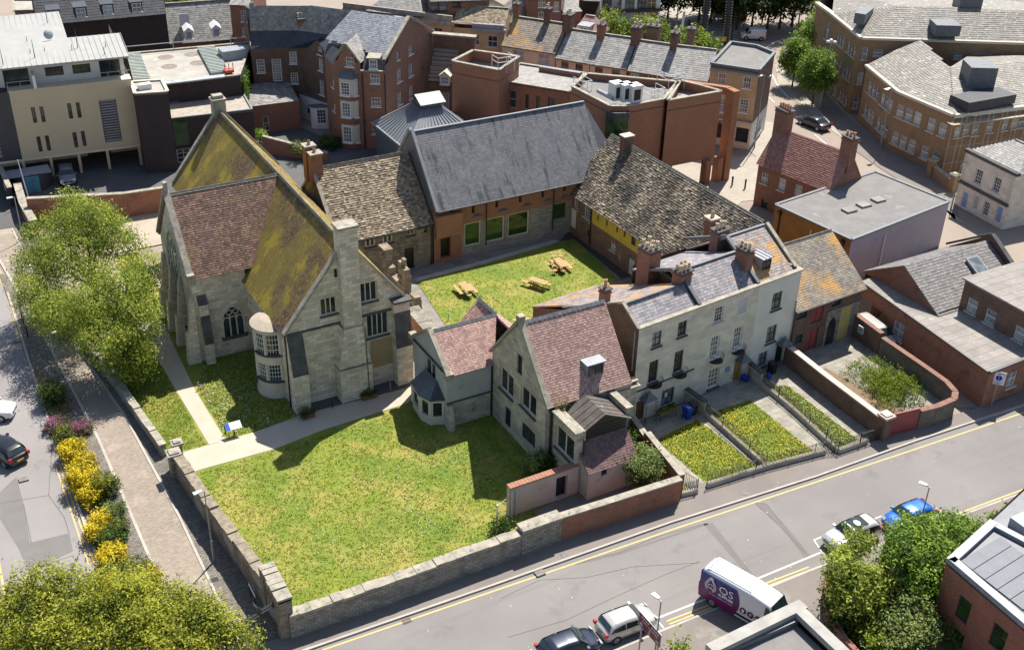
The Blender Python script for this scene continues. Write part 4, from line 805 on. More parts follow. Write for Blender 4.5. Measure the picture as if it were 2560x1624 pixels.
roofpart(te, [(12.8, 3.0, 10.6), (12.8, 8.6, 8.2), (6.6, 8.6, 8.2), (6.6, 3.0, 10.6)][::-1], slate_or, .5, .4); roofpart(te, [(17.7, 4.4, 11.3), (17.7, 9.0, 8.2), (13.0, 9.0, 8.2), (13.0, 4.4, 11.3)][::-1], slate_or, .5, .4)
pa = MB(); pa.box(-.08, -.12, ZP, 17.95, .28, ZP + .1); pa.box(17.55, .3, ZP, 17.95, 1.4, ZP + .1); pa.build('parapet_coping', coping, te.e)
ld = MB()
for x, yr, zr in ((6.4, 3.0, 10.6), (12.9, 4.4, 11.2)): ld.beam((x, .25, zg + .1), (x, yr, zr + .12), .32, .2); ld.beam((x, yr, zr + .12), (x, yr + 4.5, zr - 2), .32, .2)
ld.beam((6.6, 3.0, 10.6), (12.8, 3.0, 10.6), .25, .1); ld.beam((.2, 2.1, 10), (6.3, 2.1, 10), .22, .09); ld.beam((13.1, 4.4, 11.3), (17.4, 4.4, 11.3), .22, .09); ld.build('lead_flashing', lead, te.e)
cb = MB(); cb.beam((.0, .1, ZP + .02), (0.0, 2.1, 10.12), .3, .12); cb.beam((0, 2.1, 10.12), (0, 9.3, 6.2), .3, .12); cb.beam((17.6, .6, ZP + .1), (17.6, 4.4, 11.4), .35, .14); cb.build('verge_coping', coping, te.e)
def stack(B, x, y, z0, w_, d_, z1, pots, m_=brick_red, pm=potcream):
 mb = MB(); mb.box(x - w_ / 2, y - d_ / 2, z0, x + w_ / 2, y + d_ / 2, z1); mb.box(x - w_ / 2 - .07, y - d_ / 2 - .07, z1 - .35, x + w_ / 2 + .07, y + d_ / 2 + .07, z1 - .2)
 o = mb.build('chimney', m_, B.e); c_ = MB(); c_.box(x - w_ / 2 - .1, y - d_ / 2 - .1, z1, x + w_ / 2 + .1, y + d_ / 2 + .1, z1 + .1); c_.build('cap', darkstone, o)
 nx_, ny_ = pots
 for i in range(nx_):
  for j in range(ny_):
   p_ = MB(); h_ = .55 + rng.random() * .25; px, py = x + ((i + .5) / nx_ - .5) * w_, y + ((j + .5) / ny_ - .5) * d_
   p_.lathe([(.15, z1 + .1), (.17, z1 + .2), (.125, z1 + .25), (.115, z1 + h_ - .1), (.15, z1 + h_ - .06), (.15, z1 + h_), (.09, z1 + h_), (.09, z1 + h_ - .2)], px, py, 10); p_.build('chimney_pot', pm, o)
 return o
stack(te, 6.8, 6.9, 6.0, 1.25, 1.5, 10.9, (2, 3)); stack(te, 6.4, 2.5, 8.6, 1.25, .95, 10.9, (3, 2)); stack(te, 12.75, 2.0, 9, .75, 1.3, 11.3, (1, 3)); stack(te, 13.4, 5.6, 7.5, 1.3, .9, 11.4, (3, 1)); stack(te, .3, 4.6, 8.2, .65, .65, 10.1, (1, 1), pm=terracotta)
bx = MB(); bx.box(7.4, 4.6, 8.2, 9.4, 6.6, 8.9); bx.build('roof_parapet', brick_brown, te.e); bx = MB()
for q in ((7.3, 4.5, 9.5, 4.8), (7.3, 6.4, 9.5, 6.7), (7.3, 4.8, 7.6, 6.4), (9.2, 4.8, 9.5, 6.4)): bx.box(q[0], q[1], 8.9, q[2], q[3], 9.0)
bx.build('coping', coping, te.e)
dr = MB(); dr.box(14.1, 1.2, 9.1, 15.2, 4.0, 10.2); o = dr.build('dormer', leadlt, te.e); put_window(o, 'modern', .95, .85, 14.65, 1.17, 9.68, 0)
dr = MB(); dr.box(14.0, 1.05, 10.21, 15.3, 4.6, 10.3); [dr.box(x, 1.05, 10.3, x + .05, 4.6, 10.36) for x in (14.0, 14.42, 14.85, 15.25)]; dr.build('dormer_roof', leadlt, o)
st = MB(); st.box(0, -.08, 2.95, 6.4, .0, 3.07); st.build('string_course', darkstone, te.e)
def canopy(x, z, name='door_canopy'):
 mb = MB(); n = 5; W_, D_, H_ = .68, .85, .75
 prof = [(1, 0), (.75, .16), (.5, .38), (.28, .62), (.06, 1)]
 rings = [[(x - W_ * f, -D_ / 2 - D_ / 2 * f, z + H_ * h), (x + W_ * f, -D_ / 2 - D_ / 2 * f, z + H_ * h), (x + W_ * f, -D_ / 2 + D_ / 2 * f, z + H_ * h), (x - W_ * f, -D_ / 2 + D_ / 2 * f, z + H_ * h)] for f, h in prof]
 for a, b in zip(rings, rings[1:]):
  for i in range(4): j = (i + 1) % 4; mb.poly([a[i], a[j], b[j], b[i]])
 mb.poly(rings[-1]); mb.poly(rings[0][::-1]); o = mb.build(name, lead, te.e); p_ = MB()
 for sx in (-1, 1):
  for dx in (0, .16): p_.tube((x + sx * (W_ - .08) - sx * dx, -D_ + .08, 0), (x + sx * (W_ - .08) - sx * dx, -D_ + .08, z), .015, n=4)
  for k in range(8): zz = .15 + k * z / 8; p_.beam((x + sx * (W_ - .08), -D_ + .08, zz), (x + sx * (W_ - .24), -D_ + .08, zz + .2), .015, .015)
 p_.build('trellis_post', blackp, o)
canopy(1.3, 2.2); canopy(11.75, 2.2); canopy(16.6, 2.2)
bal = None
for x in (2.1, 4.75, 8.75, 11.25):
 mb = MB(); mb.lathe([(.62, 2.98), (.66, 3.02), (.62, 3.08), (0.0, 3.08)], x, 0, 12, math.pi, 2 * math.pi)
 for k in range(13): a = math.pi + math.pi * k / 12; mb.tube((x + .62 * math.cos(a), .62 * math.sin(a), 3.05), (x + .7 * math.cos(a), .7 * math.sin(a), 3.6), .014, n=4)
 mb.lathe([(.69, 3.58), (.71, 3.61), (.69, 3.63), (.67, 3.61)], x, 0, 12, math.pi, 2 * math.pi); mb.build('balcony', blackp, te.e)
dp = MB(); dp.tube((-.12, .3, 5), (-.12, .3, ZP - .3), .06); dp.tube((17.65, -.1, 0), (17.65, -.1, 6), .05); dp.build('drainpipe', lampm, te.e)
pq = MB(); pq.box(10.15, -.04, 1.35, 10.6, 0, 1.8); o = pq.build('plaque', mat('blue enamel', (.04, .12, .30), (.04, .11, .28), 1, .4, 0), te.e); pq = MB(); pq.box(10.22, -.046, 1.62, 10.53, -.042, 1.7); pq.box(10.22, -.046, 1.45, 10.45, -.042, 1.5); pq.build('plaque_lettering', whitep, o)
nt_ = MB(); nt_.box(3.55, .1, 1.2, 3.8, .12, 1.6); nt_.build('window_notice', whitep, te.e)
# ------------------------------------------------------------------ coach house
co_ = Bld('coach_house', 'brown brick coach house with red double doors and orange lichen on its slates', 'building', 38.95, -12.55, 3.5)
co_.wall((0, 0), (8.3, 0), 0, 5.1, [(1405, 785, 1.3, 1.15, 'modern'), (1655, 668, 1.2, 1.15, 'modern'), (1515, 778, 1.4, 2.1, 'doorred'), (1470, 975, 1.4, 2.3, 'doorred'), (1382, 965, .9, .9, 'slot')], fn=sm)
co_.wall((8.3, 0), (8.3, 9.6), 0, [(0, 5.1), (4.8, 8.5), (None, 5.1)]); co_.wall((0, 9.6), (0, 0), 0, [(0, 5.1), (4.8, 8.5), (None, 5.1)]); co_.wall((8.3, 9.6), (0, 9.6), 0, 5.1)
co_.done({'wall': ('wall', brick_brown)})
ro = roofpart(co_, [(-.1, -.3, 4.9), (8.5, -.3, 4.9), (8.5, 4.8, 8.5), (-.1, 4.8, 8.5)], slate_coach, .3, .22, .025, .3); roofpart(co_, [(8.5, 9.9, 4.9), (-.1, 9.9, 4.9), (-.1, 4.8, 8.5), (8.5, 4.8, 8.5)], slate_or2, .5, .4)
rt = MB(); ridge_tiles(rt, (-.1, 4.8, 8.5), (8.5, 4.8, 8.5), .35); rt.build('ridge_tiles', coping, ro)
ar = MB(); ar.box(4.2, -.06, 0, 8.25, 0, 3.6); oa = ar.build('stone_arch_panel', rubble2, co_.e); ar = MB(); ar.box(5.9, -.08, .1, 7.2, -.055, 3.5); ar.build('lichen_stain', mat('yellow stain', (.50, .37, .10), (.42, .33, .14), 1.5, .9, .1), oa)
ar = MB(); ar.poly([(4.5, -.09, 0), (5.5, -.09, 0), (5.5, -.09, 1.9), (5.35, -.09, 2.5), (5.0, -.09, 2.9), (4.65, -.09, 2.5), (4.5, -.09, 1.9)]); ar.build('archway', blackp, oa)
g_ = MB(); g_.beam((-.1, -.36, 4.78), (8.4, -.36, 4.78), .13, .1); g_.tube((-.05, -.15, 0), (-.05, -.15, 4.8), .06); g_.build('gutter', blackp, co_.e)
# ------------------------------------------------------------------ low garage range with gable and flat roofs
ga = Bld('garage_range', 'low red brick garage range with patchy flat felt roof along the alley', 'building')
ga.wall((50.0, -9.3), (48.25, -25.7), 0, 3.4, [(770, 800, 1.5, 1.7, 'boarded'), (905, 885, 1.4, 1.7, 'whitem'), (665, 760, 1.9, 2.2, 'slot', 'doorway')], m_='ochre', fn=sq)
ga.wall((48.25, -25.7), (62, -25.3), 0, 3.4, [(1575, 1170, 1.2, 1.5, 'whitem')], m_='brick', fn=sq); ga.wall((62, -8), (50, -9.3), 0, 3.4, m_='brick')
ga.done({'ochre': ('alley_wall', brick_or), 'brick': ('wall', brick_or)})
fl = MB(); fl.prism([(50.0, -9.3), (48.25, -25.7), (62, -25.3), (62, -8)], 3.3, 3.5); o = fl.build('flat_roof', feltg, ga.e)
tr = MB(); tr.beam((50.0, -9.2, 3.45), (48.15, -25.8, 3.45), .14, .1); tr.beam((48.15, -25.75, 3.5), (62, -25.35, 3.5), .3, .16); tr.build('roof_edge', darkp, o)
gg = Bld('gabled_workshop', 'red brick gabled workshop with grey slate roof and roof light rising behind the flat roof', 'building')
gg.wall((51.6, -8.2), (51.6, -17.1), 3.4, [(0, 3.6), (4.3, 6.2), (None, 3.6)]); gg.wall((51.6, -17.1), (62.5, -17.1), 3.4, 3.8); gg.wall((62.5, -17.1), (62.5, -8.2), 0, [(0, 3.8), (4.5, 7), (None, 3.8)]); gg.wall((62.5, -8.2), (51.6, -8.2), 0, 3.6)
gg.done({'wall': ('wall', brick_red)})
ro = roofpart(gg, [(51.4, -17.3, 3.55), (62.3, -17.3, 3.55), (62.3, -12.5, 6.3), (51.4, -12.5, 6.3)], slate_grey, .4, .3, .03, .3); roofpart(gg, [(62.3, -8, 3.6), (51.4, -8, 3.6), (51.4, -12.5, 6.3), (62.3, -12.5, 6.3)], slate_grey, .5, .4)
wc = MB(); wc.beam((62.5, -17.2, 3.9), (62.5, -12.5, 6.9), .5, .2); wc.beam((62.5, -8.0, 3.9), (62.5, -12.5, 6.9), .5, .2); wc.build('gable_coping', darkstone, gg.e)
sl2 = MB(); sl2.hexa([(58.1, -15.4, 4.75), (59.6, -15.4, 4.75), (59.6, -13.6, 5.8), (58.1, -13.6, 5.8), (58.1, -15.4, 5.05), (59.6, -15.4, 5.05), (59.6, -13.6, 6.0), (58.1, -13.6, 6.0)]); o = sl2.build('rooflight', leadlt, gg.e); sl2 = MB(); sl2.poly([(58.25, -15.25, 5.14), (59.45, -15.25, 5.14), (59.45, -13.75, 5.93), (58.25, -13.75, 5.93)]); sl2.build('pane', glassw, o)
ub = Bld('upper_brick_block', 'two storey brick block with green blinded windows and flat roof at the right edge', 'building')
ub.wall((54.2, -17.0), (54.2, -26), 3.4, 6.4, [(1340, 740, 1.1, 1.35, 'office'), (1447, 805, 1.1, 1.35, 'office'), (1620, 905, 1.1, 1.35, 'office')], fn=sq); ub.wall((68, -17), (54.2, -17), 0, 6.4); ub.wall((54.2, -26), (68, -26), 3.4, 6.4)
ub.done({'wall': ('wall', brick_brown)}); fl = MB(); fl.prism([(54.0, -26.2), (68, -26.2), (68, -16.8), (54.0, -16.8)], 6.35, 6.5); fl.build('flat_roof', feltg, ub.e)
# ------------------------------------------------------------------ grey flat roofed hall
gf = Bld('flat_roofed_hall', 'plain hall with wide grey felt roof, ochre side and long lilac painted side', 'building')
q = [(51.5, 4.8), (52.8, -4.7), (68.2, -2.6), (66.9, 6.6)]
gf.wall(q[0], q[1], 0, 5, m_='ochre'); gf.wall(q[1], q[2], 0, 5, m_='lilac'); gf.wall(q[2], q[3], 0, 5, m_='lilac'); gf.wall(q[3], q[0], 0, 5, m_='ochre')
gf.done({'ochre': ('ochre_wall', ochrer), 'lilac': ('painted_wall', lilac)})
fl = MB(); fl.prism(q, 4.9, 5.05); o = fl.build('flat_roof', felt, gf.e); e_ = MB()
for i in range(4): a, b = q[i], q[(i + 1) % 4]; e_.beam((*a, 5.0), (*b, 5.0), .3, .16)
e_.build('roof_kerb', lead, o)
hh = MB()
for f_ in (.0, 1, 2):
 c = G(sD, 730 + f_ * 101, 1465 - f_ * 36, 5.05); hh.box(c[0] - .65, c[1] - .5, 5.05, c[0] + .65, c[1] + .5, 5.25); hh.build('roof_hatch', feltg, o); hh = MB()
dp = MB()
for (X, Y) in ((1255, 90), (1690, 300)):
 s_ = gf.on(q[0], q[1], sm, X, Y); L_ = math.hypot(q[1][0] - q[0][0], q[1][1] - q[0][1]); f_ = s_[0] / L_; x, y = q[0][0] + (q[1][0] - q[0][0]) * f_ - .1, q[0][1] + (q[1][1] - q[0][1]) * f_; dp.tube((x, y, .5), (x, y, 4.5), .09); dp.box(x - .2, y - .2, 4.3, x + .2, y + .2, 4.7)
dp.build('drainpipe', blackp, gf.e); dp = MB(); dp.tube((58, -4.1, .8), (58, -4.1, 4.2), .06); dp.tube((52.1, .0, .8), (52.1, .0, 4.2), .06); dp.build('white_pipe', whitep, gf.e)
# red tiled house
rh = Bld('red_tiled_house', 'brick house with bright red clay tile roof and tall chimney stack at each end', 'house')
rh.wall((57.3, 14.4), (59.2, 5.0), 0, 5.0, [(142, 1240, .95, 1.2, 'whitem'), (262, 1282, .95, 1.4, 'whitem'), (375, 1330, .95, 1.5, 'whitem'), (138, 1425, .8, 1.0, 'slot')], fn=sD)
rh.wall((59.2, 5.0), (64.2, 6.0), 0, [(0, 5), (2.6, 8.4), (None, 5)]); rh.wall((64.2, 6), (62.3, 15.4), 0, 5); rh.wall((62.3, 15.4), (57.3, 14.4), 0, [(0, 5), (2.6, 8.4), (None, 5)])
rh.done({'wall': ('wall', brick_red)})
tr2 = mat('red clay tile', (.40, .19, .145), (.30, .14, .11), 1.0, .8, .15, 16, None, [(1.5, (.16, .07, .06), .62, .74)], rnd=.25)
roofpart(rh, [(57.0, 14.5, 4.85), (58.95, 4.9, 4.85), (61.75, 5.4, 8.5), (59.8, 15.0, 8.5)], tr2, .25, .22, .03); roofpart(rh, [(64.5, 6.0, 4.85), (62.6, 15.5, 4.85), (59.8, 15.0, 8.5), (61.75, 5.4, 8.5)], tr2, .4, .35)
stack(rh, 60.0, 14.4, 6.5, 1.0, 1.9, 10.6, (1, 5), pm=terracotta); stack(rh, 61.5, 5.9, 6.5, .9, 1.5, 10.2, (1, 3), pm=terracotta)
# ------------------------------------------------------------------ garden and boundary walls
def wallrun(name, label, pts, w_, h, m_, capm=coping, capw=None, caph=.12, z=0, cat='wall', wob=.0, seg=2.0):
 t_ = thing(name, label, cat, (pts[0][0], pts[0][1], z)); o0 = pts[0]; mb = MB(); cb = MB(); capw = capw or w_ + .12
 for i in range(len(pts) - 1):
  a, b = Vector((pts[i][0] - o0[0], pts[i][1] - o0[1], 0)), Vector((pts[i + 1][0] - o0[0], pts[i + 1][1] - o0[1], 0)); ha = pts[i][2] if len(pts[i]) > 2 else h; hb = pts[i + 1][2] if len(pts[i + 1]) > 2 else h
  d = (b - a).normalized(); n = Vector((-d.y, d.x, 0)) * w_ / 2; ext = d * (w_ * .5 if i else 0)
  q_ = [a - n - ext, b - n, b + n, a + n - ext]; mb.hexa([(p.x, p.y, 0) for p in q_] + [(q_[0].x, q_[0].y, ha), (q_[1].x, q_[1].y, hb), (q_[2].x, q_[2].y, hb), (q_[3].x, q_[3].y, ha)])
  L_ = (b - a).length; k = max(1, int(L_ / .7))
  for j in range(k):
   f0, f1 = j / k, (j + 1) / k - .012 / L_; p = a.lerp(b, f0); q2 = a.lerp(b, f1); za, zb = ha + (hb - ha) * f0, ha + (hb - ha) * f1; dz = (rng.random() - .5) * wob
   cb.beam((p.x, p.y, za + dz), (q2.x, q2.y, zb + dz), capw * (1 + (rng.random() - .5) * wob), caph)
 mb.build('masonry', m_, t_); cb.build('coping', capm, t_); return t_
wallrun('stone_wall', 'long rubble stone wall with pale coping beside the main road', [(-10.35, -23.35), (-4, -23.5), (1, -23.45), (5.9, -23.45)], .55, 1.85, rubble2, wob=.1, caph=.16, capw=.75)
wallrun('stone_wall', 'raised end of the roadside stone wall with flat pale slab top next to the orange brick', [(5.95, -23.4), (9.1, -23.4)], .6, 2.15, rubble2, capw=.95, caph=.2)
wallrun('brick_wall', 'orange brick roadside wall with pale stone coping ending at the railings', [(9.15, -23.45), (13, -23.65), (18.9, -23.9)], .4, 2.1, brick_or, capw=.6)
wallrun('brick_wall', 'tall orange brick garden wall running back from the road to the terrace door', [(19.2, -23.7, 2.1), (20.0, -18.2, 2.1), (20.05, -18.1, 1.6), (20.7, -14.8, 1.6)], .35, 2.1, brick_or, capw=.5)
wallrun('stone_wall', 'tall weathered wall of brick and stone along the cobbled lane with ragged coping', [(-12.0, -4.9, 2.0), (-11.5, -11, 2.0), (-11.0, -15.5, 2.0), (-10.35, -22.6, 2.4)], .6, 2.0, mat('lane wall', (.26, .17, .12), (.17, .11, .08), .8, .95, .4, 9, (.4, .14, (.28, .25, .2), .016, .4), [(.35, (.33, .30, .25), .48, .56), (.8, (.08, .07, .06), .6, .72)]), capm=mat('mossy coping', (.30, .25, .18), (.15, .13, .10), 2, .95, .4, 8), wob=.18, caph=.16, capw=.72)
wallrun('stone_wall', 'low mossy boundary wall by the lane under the large tree', [(-14.3, 17), (-13.4, 9), (-12.4, -1.6)], .45, 1.0, rubble2, wob=.2)
def pier(name, label, x, y, w_, h, m_, capm=coping, cat='gate pier'):
 t_ = thing(name, label, cat, (x, y, 0)); mb = MB(); mb.box(-w_ / 2, -w_ / 2, 0, w_ / 2, w_ / 2, h); mb.build('shaft', m_, t_); c_ = MB(); c_.box(-w_ / 2 - .12, -w_ / 2 - .12, h, w_ / 2 + .12, w_ / 2 + .12, h + .18); c_.box(-w_ / 2 + .05, -w_ / 2 + .05, h + .18, w_ / 2 - .05, w_ / 2 - .05, h + .28); c_.build('cap', capm, t_); return t_
pier('gate_pier', 'square stone gate pier with pale cap nearest the cobbled lane', -12.2, -4.3, .8, 2.0, rubble2); pier('gate_pier', 'smaller gate pier with rounded cap behind the lane pier', -11.7, -3.3, .6, 2.1, rubble2)
aw = thing('stone_arch', 'crumbling stone arch with doorway at the corner of road and lane', 'archway', (-10.4, -22.6, 0)); mb = MB(); mb.box(-.5, -.9, 0, .35, -.2, 3.2); mb.box(-.55, 1.9, 0, .3, 2.6, 3.0);
for k in range(8):
 a, b = math.pi * k / 8, math.pi * (k + 1) / 8
 mb.hexa([(-.5, .85 + 1.05 * math.cos(b), 1.9 + 1.05 * math.sin(b)), (.3, .85 + 1.05 * math.cos(b), 1.9 + 1.05 * math.sin(b)), (.3, .85 + 1.05 * math.cos(a), 1.9 + 1.05 * math.sin(a)), (-.5, .85 + 1.05 * math.cos(a), 1.9 + 1.05 * math.sin(a)), (-.5, .85 + 1.05 * math.cos(b), 3.15), (.3, .85 + 1.05 * math.cos(b), 3.15), (.3, .85 + 1.05 * math.cos(a), 3.15), (-.5, .85 + 1.05 * math.cos(a), 3.15)])
mb.build('masonry', rubble, aw); c_ = MB()
for k in range(7): c_.box(-.6 + rng.random() * .1, -.9 + k * .5, 3.0 + rng.random() * .15, .42, -.45 + k * .5, 3.3 + rng.random() * .15)
c_.build('coping', coping, aw)
pw = Bld('pink_wall', 'pink rendered yard wall with dark doorway and terracotta tile coping', 'wall', 7.2, -19.75, .5)
pw.wall((0, 0), (5.7, 0), 0, 2.55, [(950, 1215, .95, 1.9, 'door', 'doorway')], fn=sc, depth=.35); pw.wall((5.7, .4), (0, .4), 0, 2.55); pw.wall((0, .4), (0, 0), 0, 2.55); pw.done({'wall': ('masonry', pinkr)})
c_ = MB(); [c_.box(k * .27, -.08, 2.55, k * .27 + .25, .48, 2.66) for k in range(21)]; c_.build('coping', mat('pink tile coping', (.36, .17, .10), (.25, .12, .08), 2, .85, .2, 12), pw.e); c_ = MB(); c_.tube((.12, -.12, 0), (.12, -.12, 2.4), .07); c_.tube((.5, -.12, 0), (.5, -.12, 2.4), .05); c_.build('drainpipe', greyp, pw.e)
wallrun('brick_wall', 'broad topped brick wall between church buttress and cottage', [(11.9, 6.6), (11.7, -1.2)], 1.1, 2.4, brick_or, capm=rubble2, capw=1.3, wob=.05)
ru = thing('ruined_wall', 'ruined stone wall with two jagged pillars standing beside the court lawn', 'ruin', (13.2, 8.0, 0)); mb = MB()
for (y0, y1, h) in ((0, 1.1, 2.6), (1.1, 2.1, 1.8), (2.2, 3.0, 4.2), (3.0, 3.7, 4.6), (3.7, 5.6, 2.2), (5.6, 6.3, 3.0), (6.3, 7.6, 4.4)):
 for k in range(int(h / .35)):
  j = (rng.random() - .5) * .14; f = 1 - .25 * (k * .35 / h) ** 3; mb.box(-.35 * f + j, y0 + j * .5, k * .35, .35 * f + j, y1 - (1 - f) * .3, k * .35 + .36)
mb.box(-.15, 2.7, 4.5, .15, 3.2, 5.0); mb.box(-.5, 6.3, 4.2, .4, 7.7, 4.4); mb.build('masonry', rubble, ru)
wallrun('garden_wall', 'brick garden wall with pale coping between the path and the overgrown yard', [(38.35, -12.9), (38.0, -18), (37.75, -24.6)], .38, 1.85, brick_brown, capm=pinkr, capw=.55)
pier('gate_pier', 'brick pier beside the dull red yard gate', 37.9, -25.0, .8, 2.1, brick_brown, pinkr)
gt = thing('yard_gate', 'dull red boarded gate closing the overgrown yard', 'gate', (38.35, -25.05, 0), R(-8)); mb = MB(); [mb.box(k * .2, -.03, .1, k * .2 + .19, .03, 2.05) for k in range(14)]; mb.build('boards', redp, gt); mb = MB(); mb.box(0, -.05, 2.05, 2.8, .05, 2.15); mb.box(0, .03, .5, 2.8, .07, .62); mb.build('rail', redp, gt)
wallrun('garden_wall', 'curved grey yard wall with rounded corner and tile coping by the pavement', [(41.2, -25.4), (42.9, -25.6), (44.9, -25.5), (45.8, -24.8), (46.3, -23.4), (46.5, -20.4), (46.7, -15.8)], .35, 1.8, mat('grey patched wall', (.20, .17, .14), (.14, .12, .10), 1, .9, .3, 12, (.45, .2, (.11, .10, .09), .015, .3)), capm=mat('orange tile coping', (.25, .13, .09), (.17, .09, .07), 2, .9, .2, 12), capw=.5)
wallrun('garden_wall', 'straight brick yard wall with meter box beside the coach house arch', [(46.75, -15.6), (47.2, -10.9)], .35, 2.1, brick_brown, capm=mat('orange tile coping', (.25, .13, .09), (.17, .09, .07), 2, .9, .2, 12), capw=.5)
wallrun('garden_wall', 'short grey stone wall between the first two front doors', [(27.1, -13.6), (27.35, -16.0)], .3, 1.25, ashlar2, capm=darkstone); wallrun('garden_wall', 'short grey wall beside the gold front door', [(34.3, -12.9), (34.2, -14.8)], .35, 1.25, ashlar2, capm=darkstone)
wallrun('brick_wall', 'long old brick wall behind the church yard catching the sun', [(-.9, 41.2), (-5, 41.5), (-14.2, 44.6)], .4, 2.7, brick_or, capw=.55); wallrun('brick_wall', 'short brick wall with flat pale coping beside the upper lane', [(-14.2, 51.5), (-14.5, 46), (-14.3, 41.0)], .5, 1.7, brick_red, capw=.8)
wallrun('brick_wall', 'dark old brick yard wall behind the stone range chimneys', [(5, 41), (9.0, 35), (9.6, 29)], .35, 2.2, brick_red); wallrun('brick_wall', 'sloping brick wall below the white outbuilding door', [(13.5, 52, 2.2), (19.5, 46.5, 1.0)], .35, 2, brick_red)
# ------------------------------------------------------------------ railings (one thing per run)
def railing(label, pts, h=1.25, base=.45, basem=None, gap=.13, zz=PT, group='iron railings round the front gardens', cap=True):
 o0 = pts[0]; t_ = thing('railing', label, 'railings', (o0[0], o0[1], 0), 0, group); mb = MB(); bm_ = MB(); rl = MB()
 for i in range(len(pts) - 1):
  a, b = Vector((pts[i][0] - o0[0], pts[i][1] - o0[1], 0)), Vector((pts[i + 1][0] - o0[0], pts[i + 1][1] - o0[1], 0)); L_ = (b - a).length; n = int(L_ / gap)
  for k in range(n + 1): p = a.lerp(b, k / n); hh_ = h + (.12 if k % 2 == 0 else .04); mb.tube((p.x, p.y, base), (p.x, p.y, hh_), .03, .012 if k % 2 == 0 else .024, n=4)
  if base > .1: bm_.beam((a.x, a.y, 0), (b.x, b.y, 0), .3, base)
  rl.beam((a.x, a.y, h - .1), (b.x, b.y, h - .1), .04, .025); rl.beam((a.x, a.y, base + .12), (b.x, b.y, base + .12), .035, .02)
  for k in range(int(L_ / 2.2) + 1): p = a.lerp(b, min(1, k * 2.2 / L_)); rl.tube((p.x, p.y, base), (p.x, p.y, h + .1), .03, n=6)
 mb.build('bars', blackp, t_); rl.build('rail', blackp, t_)
 if base > .1: bm_.build('plinth', basem or ashlar2, t_)
 return t_
railing('short black railing beside the end of the orange brick wall', [(19.35, -23.55), (20.75, -23.75)]); railing('open black iron gate standing at the first garden path', [(20.75, -23.7), (20.45, -22.5)], base=.02, gap=.14)
railing('black front railing along the pavement of the buttercup gardens', [(21.75, -23.6), (27.1, -23.9), (32.4, -24.5)], base=.5); railing('black railing on low wall between the two buttercup gardens', [(27.35, -16.1), (27.25, -19.6), (27.1, -23.8)], base=.5)
railing('black railing beside the second garden path, far side', [(34.2, -14.9), (34.0, -19), (33.35, -24.9)], base=.5); railing('black front railing of the narrow third garden', [(33.35, -24.95), (36.3, -25.0)], base=.5); railing('plain black gate rail next to the brick pier', [(36.3, -25.0), (37.5, -25.1)], base=.02)
railing('black railing gate at the second garden path', [(32.4, -24.5), (33.3, -24.8)], base=.02)
# ------------------------------------------------------------------ buildings round about
def flatroof(B, pts, z, m_=felt, par=.35, parm=None, pw=.3, name='flat_roof', drop=0):
 fl = MB(); fl.prism([(p[0], p[1]) for p in pts], z - .25 - drop, z - drop - .1 if par else z); o = fl.build(name, m_, B.e)
 if par:
  e_ = MB(); n = len(pts)
  cx, cy = sum(p[0] for p in pts) / n, sum(p[1] for p in pts) / n
  for i in range(n): a, b = pts[i], pts[(i + 1) % n]; k = .985; e_.beam((cx + (a[0] - cx) * k, cy + (a[1] - cy) * k, z - .02), (cx + (b[0] - cx) * k, cy + (b[1] - cy) * k, z - .02), pw, .1 if par < .2 else par * .4)
  e_.build('parapet_coping', parm or coping, o)
 return o
def ring(B, pts, z0, z1, keys, wins=None, fn=None):
 """walls round a closed plan listed left to right as seen, i.e. counter-clockwise"""
 n = len(pts); wins = wins or {}
 for i in range(n): B.wall(pts[i], pts[(i + 1) % n], z0, z1, wins.get(i, ()), m_=keys if isinstance(keys, str) else keys[i], fn=fn)
def lines2(B, a, b, D_, ze, zr, rm, over=.3, tw=.34, ch=.28, th=.02, ridge=True):
 ex = (b[0] - a[0], b[1] - a[1])
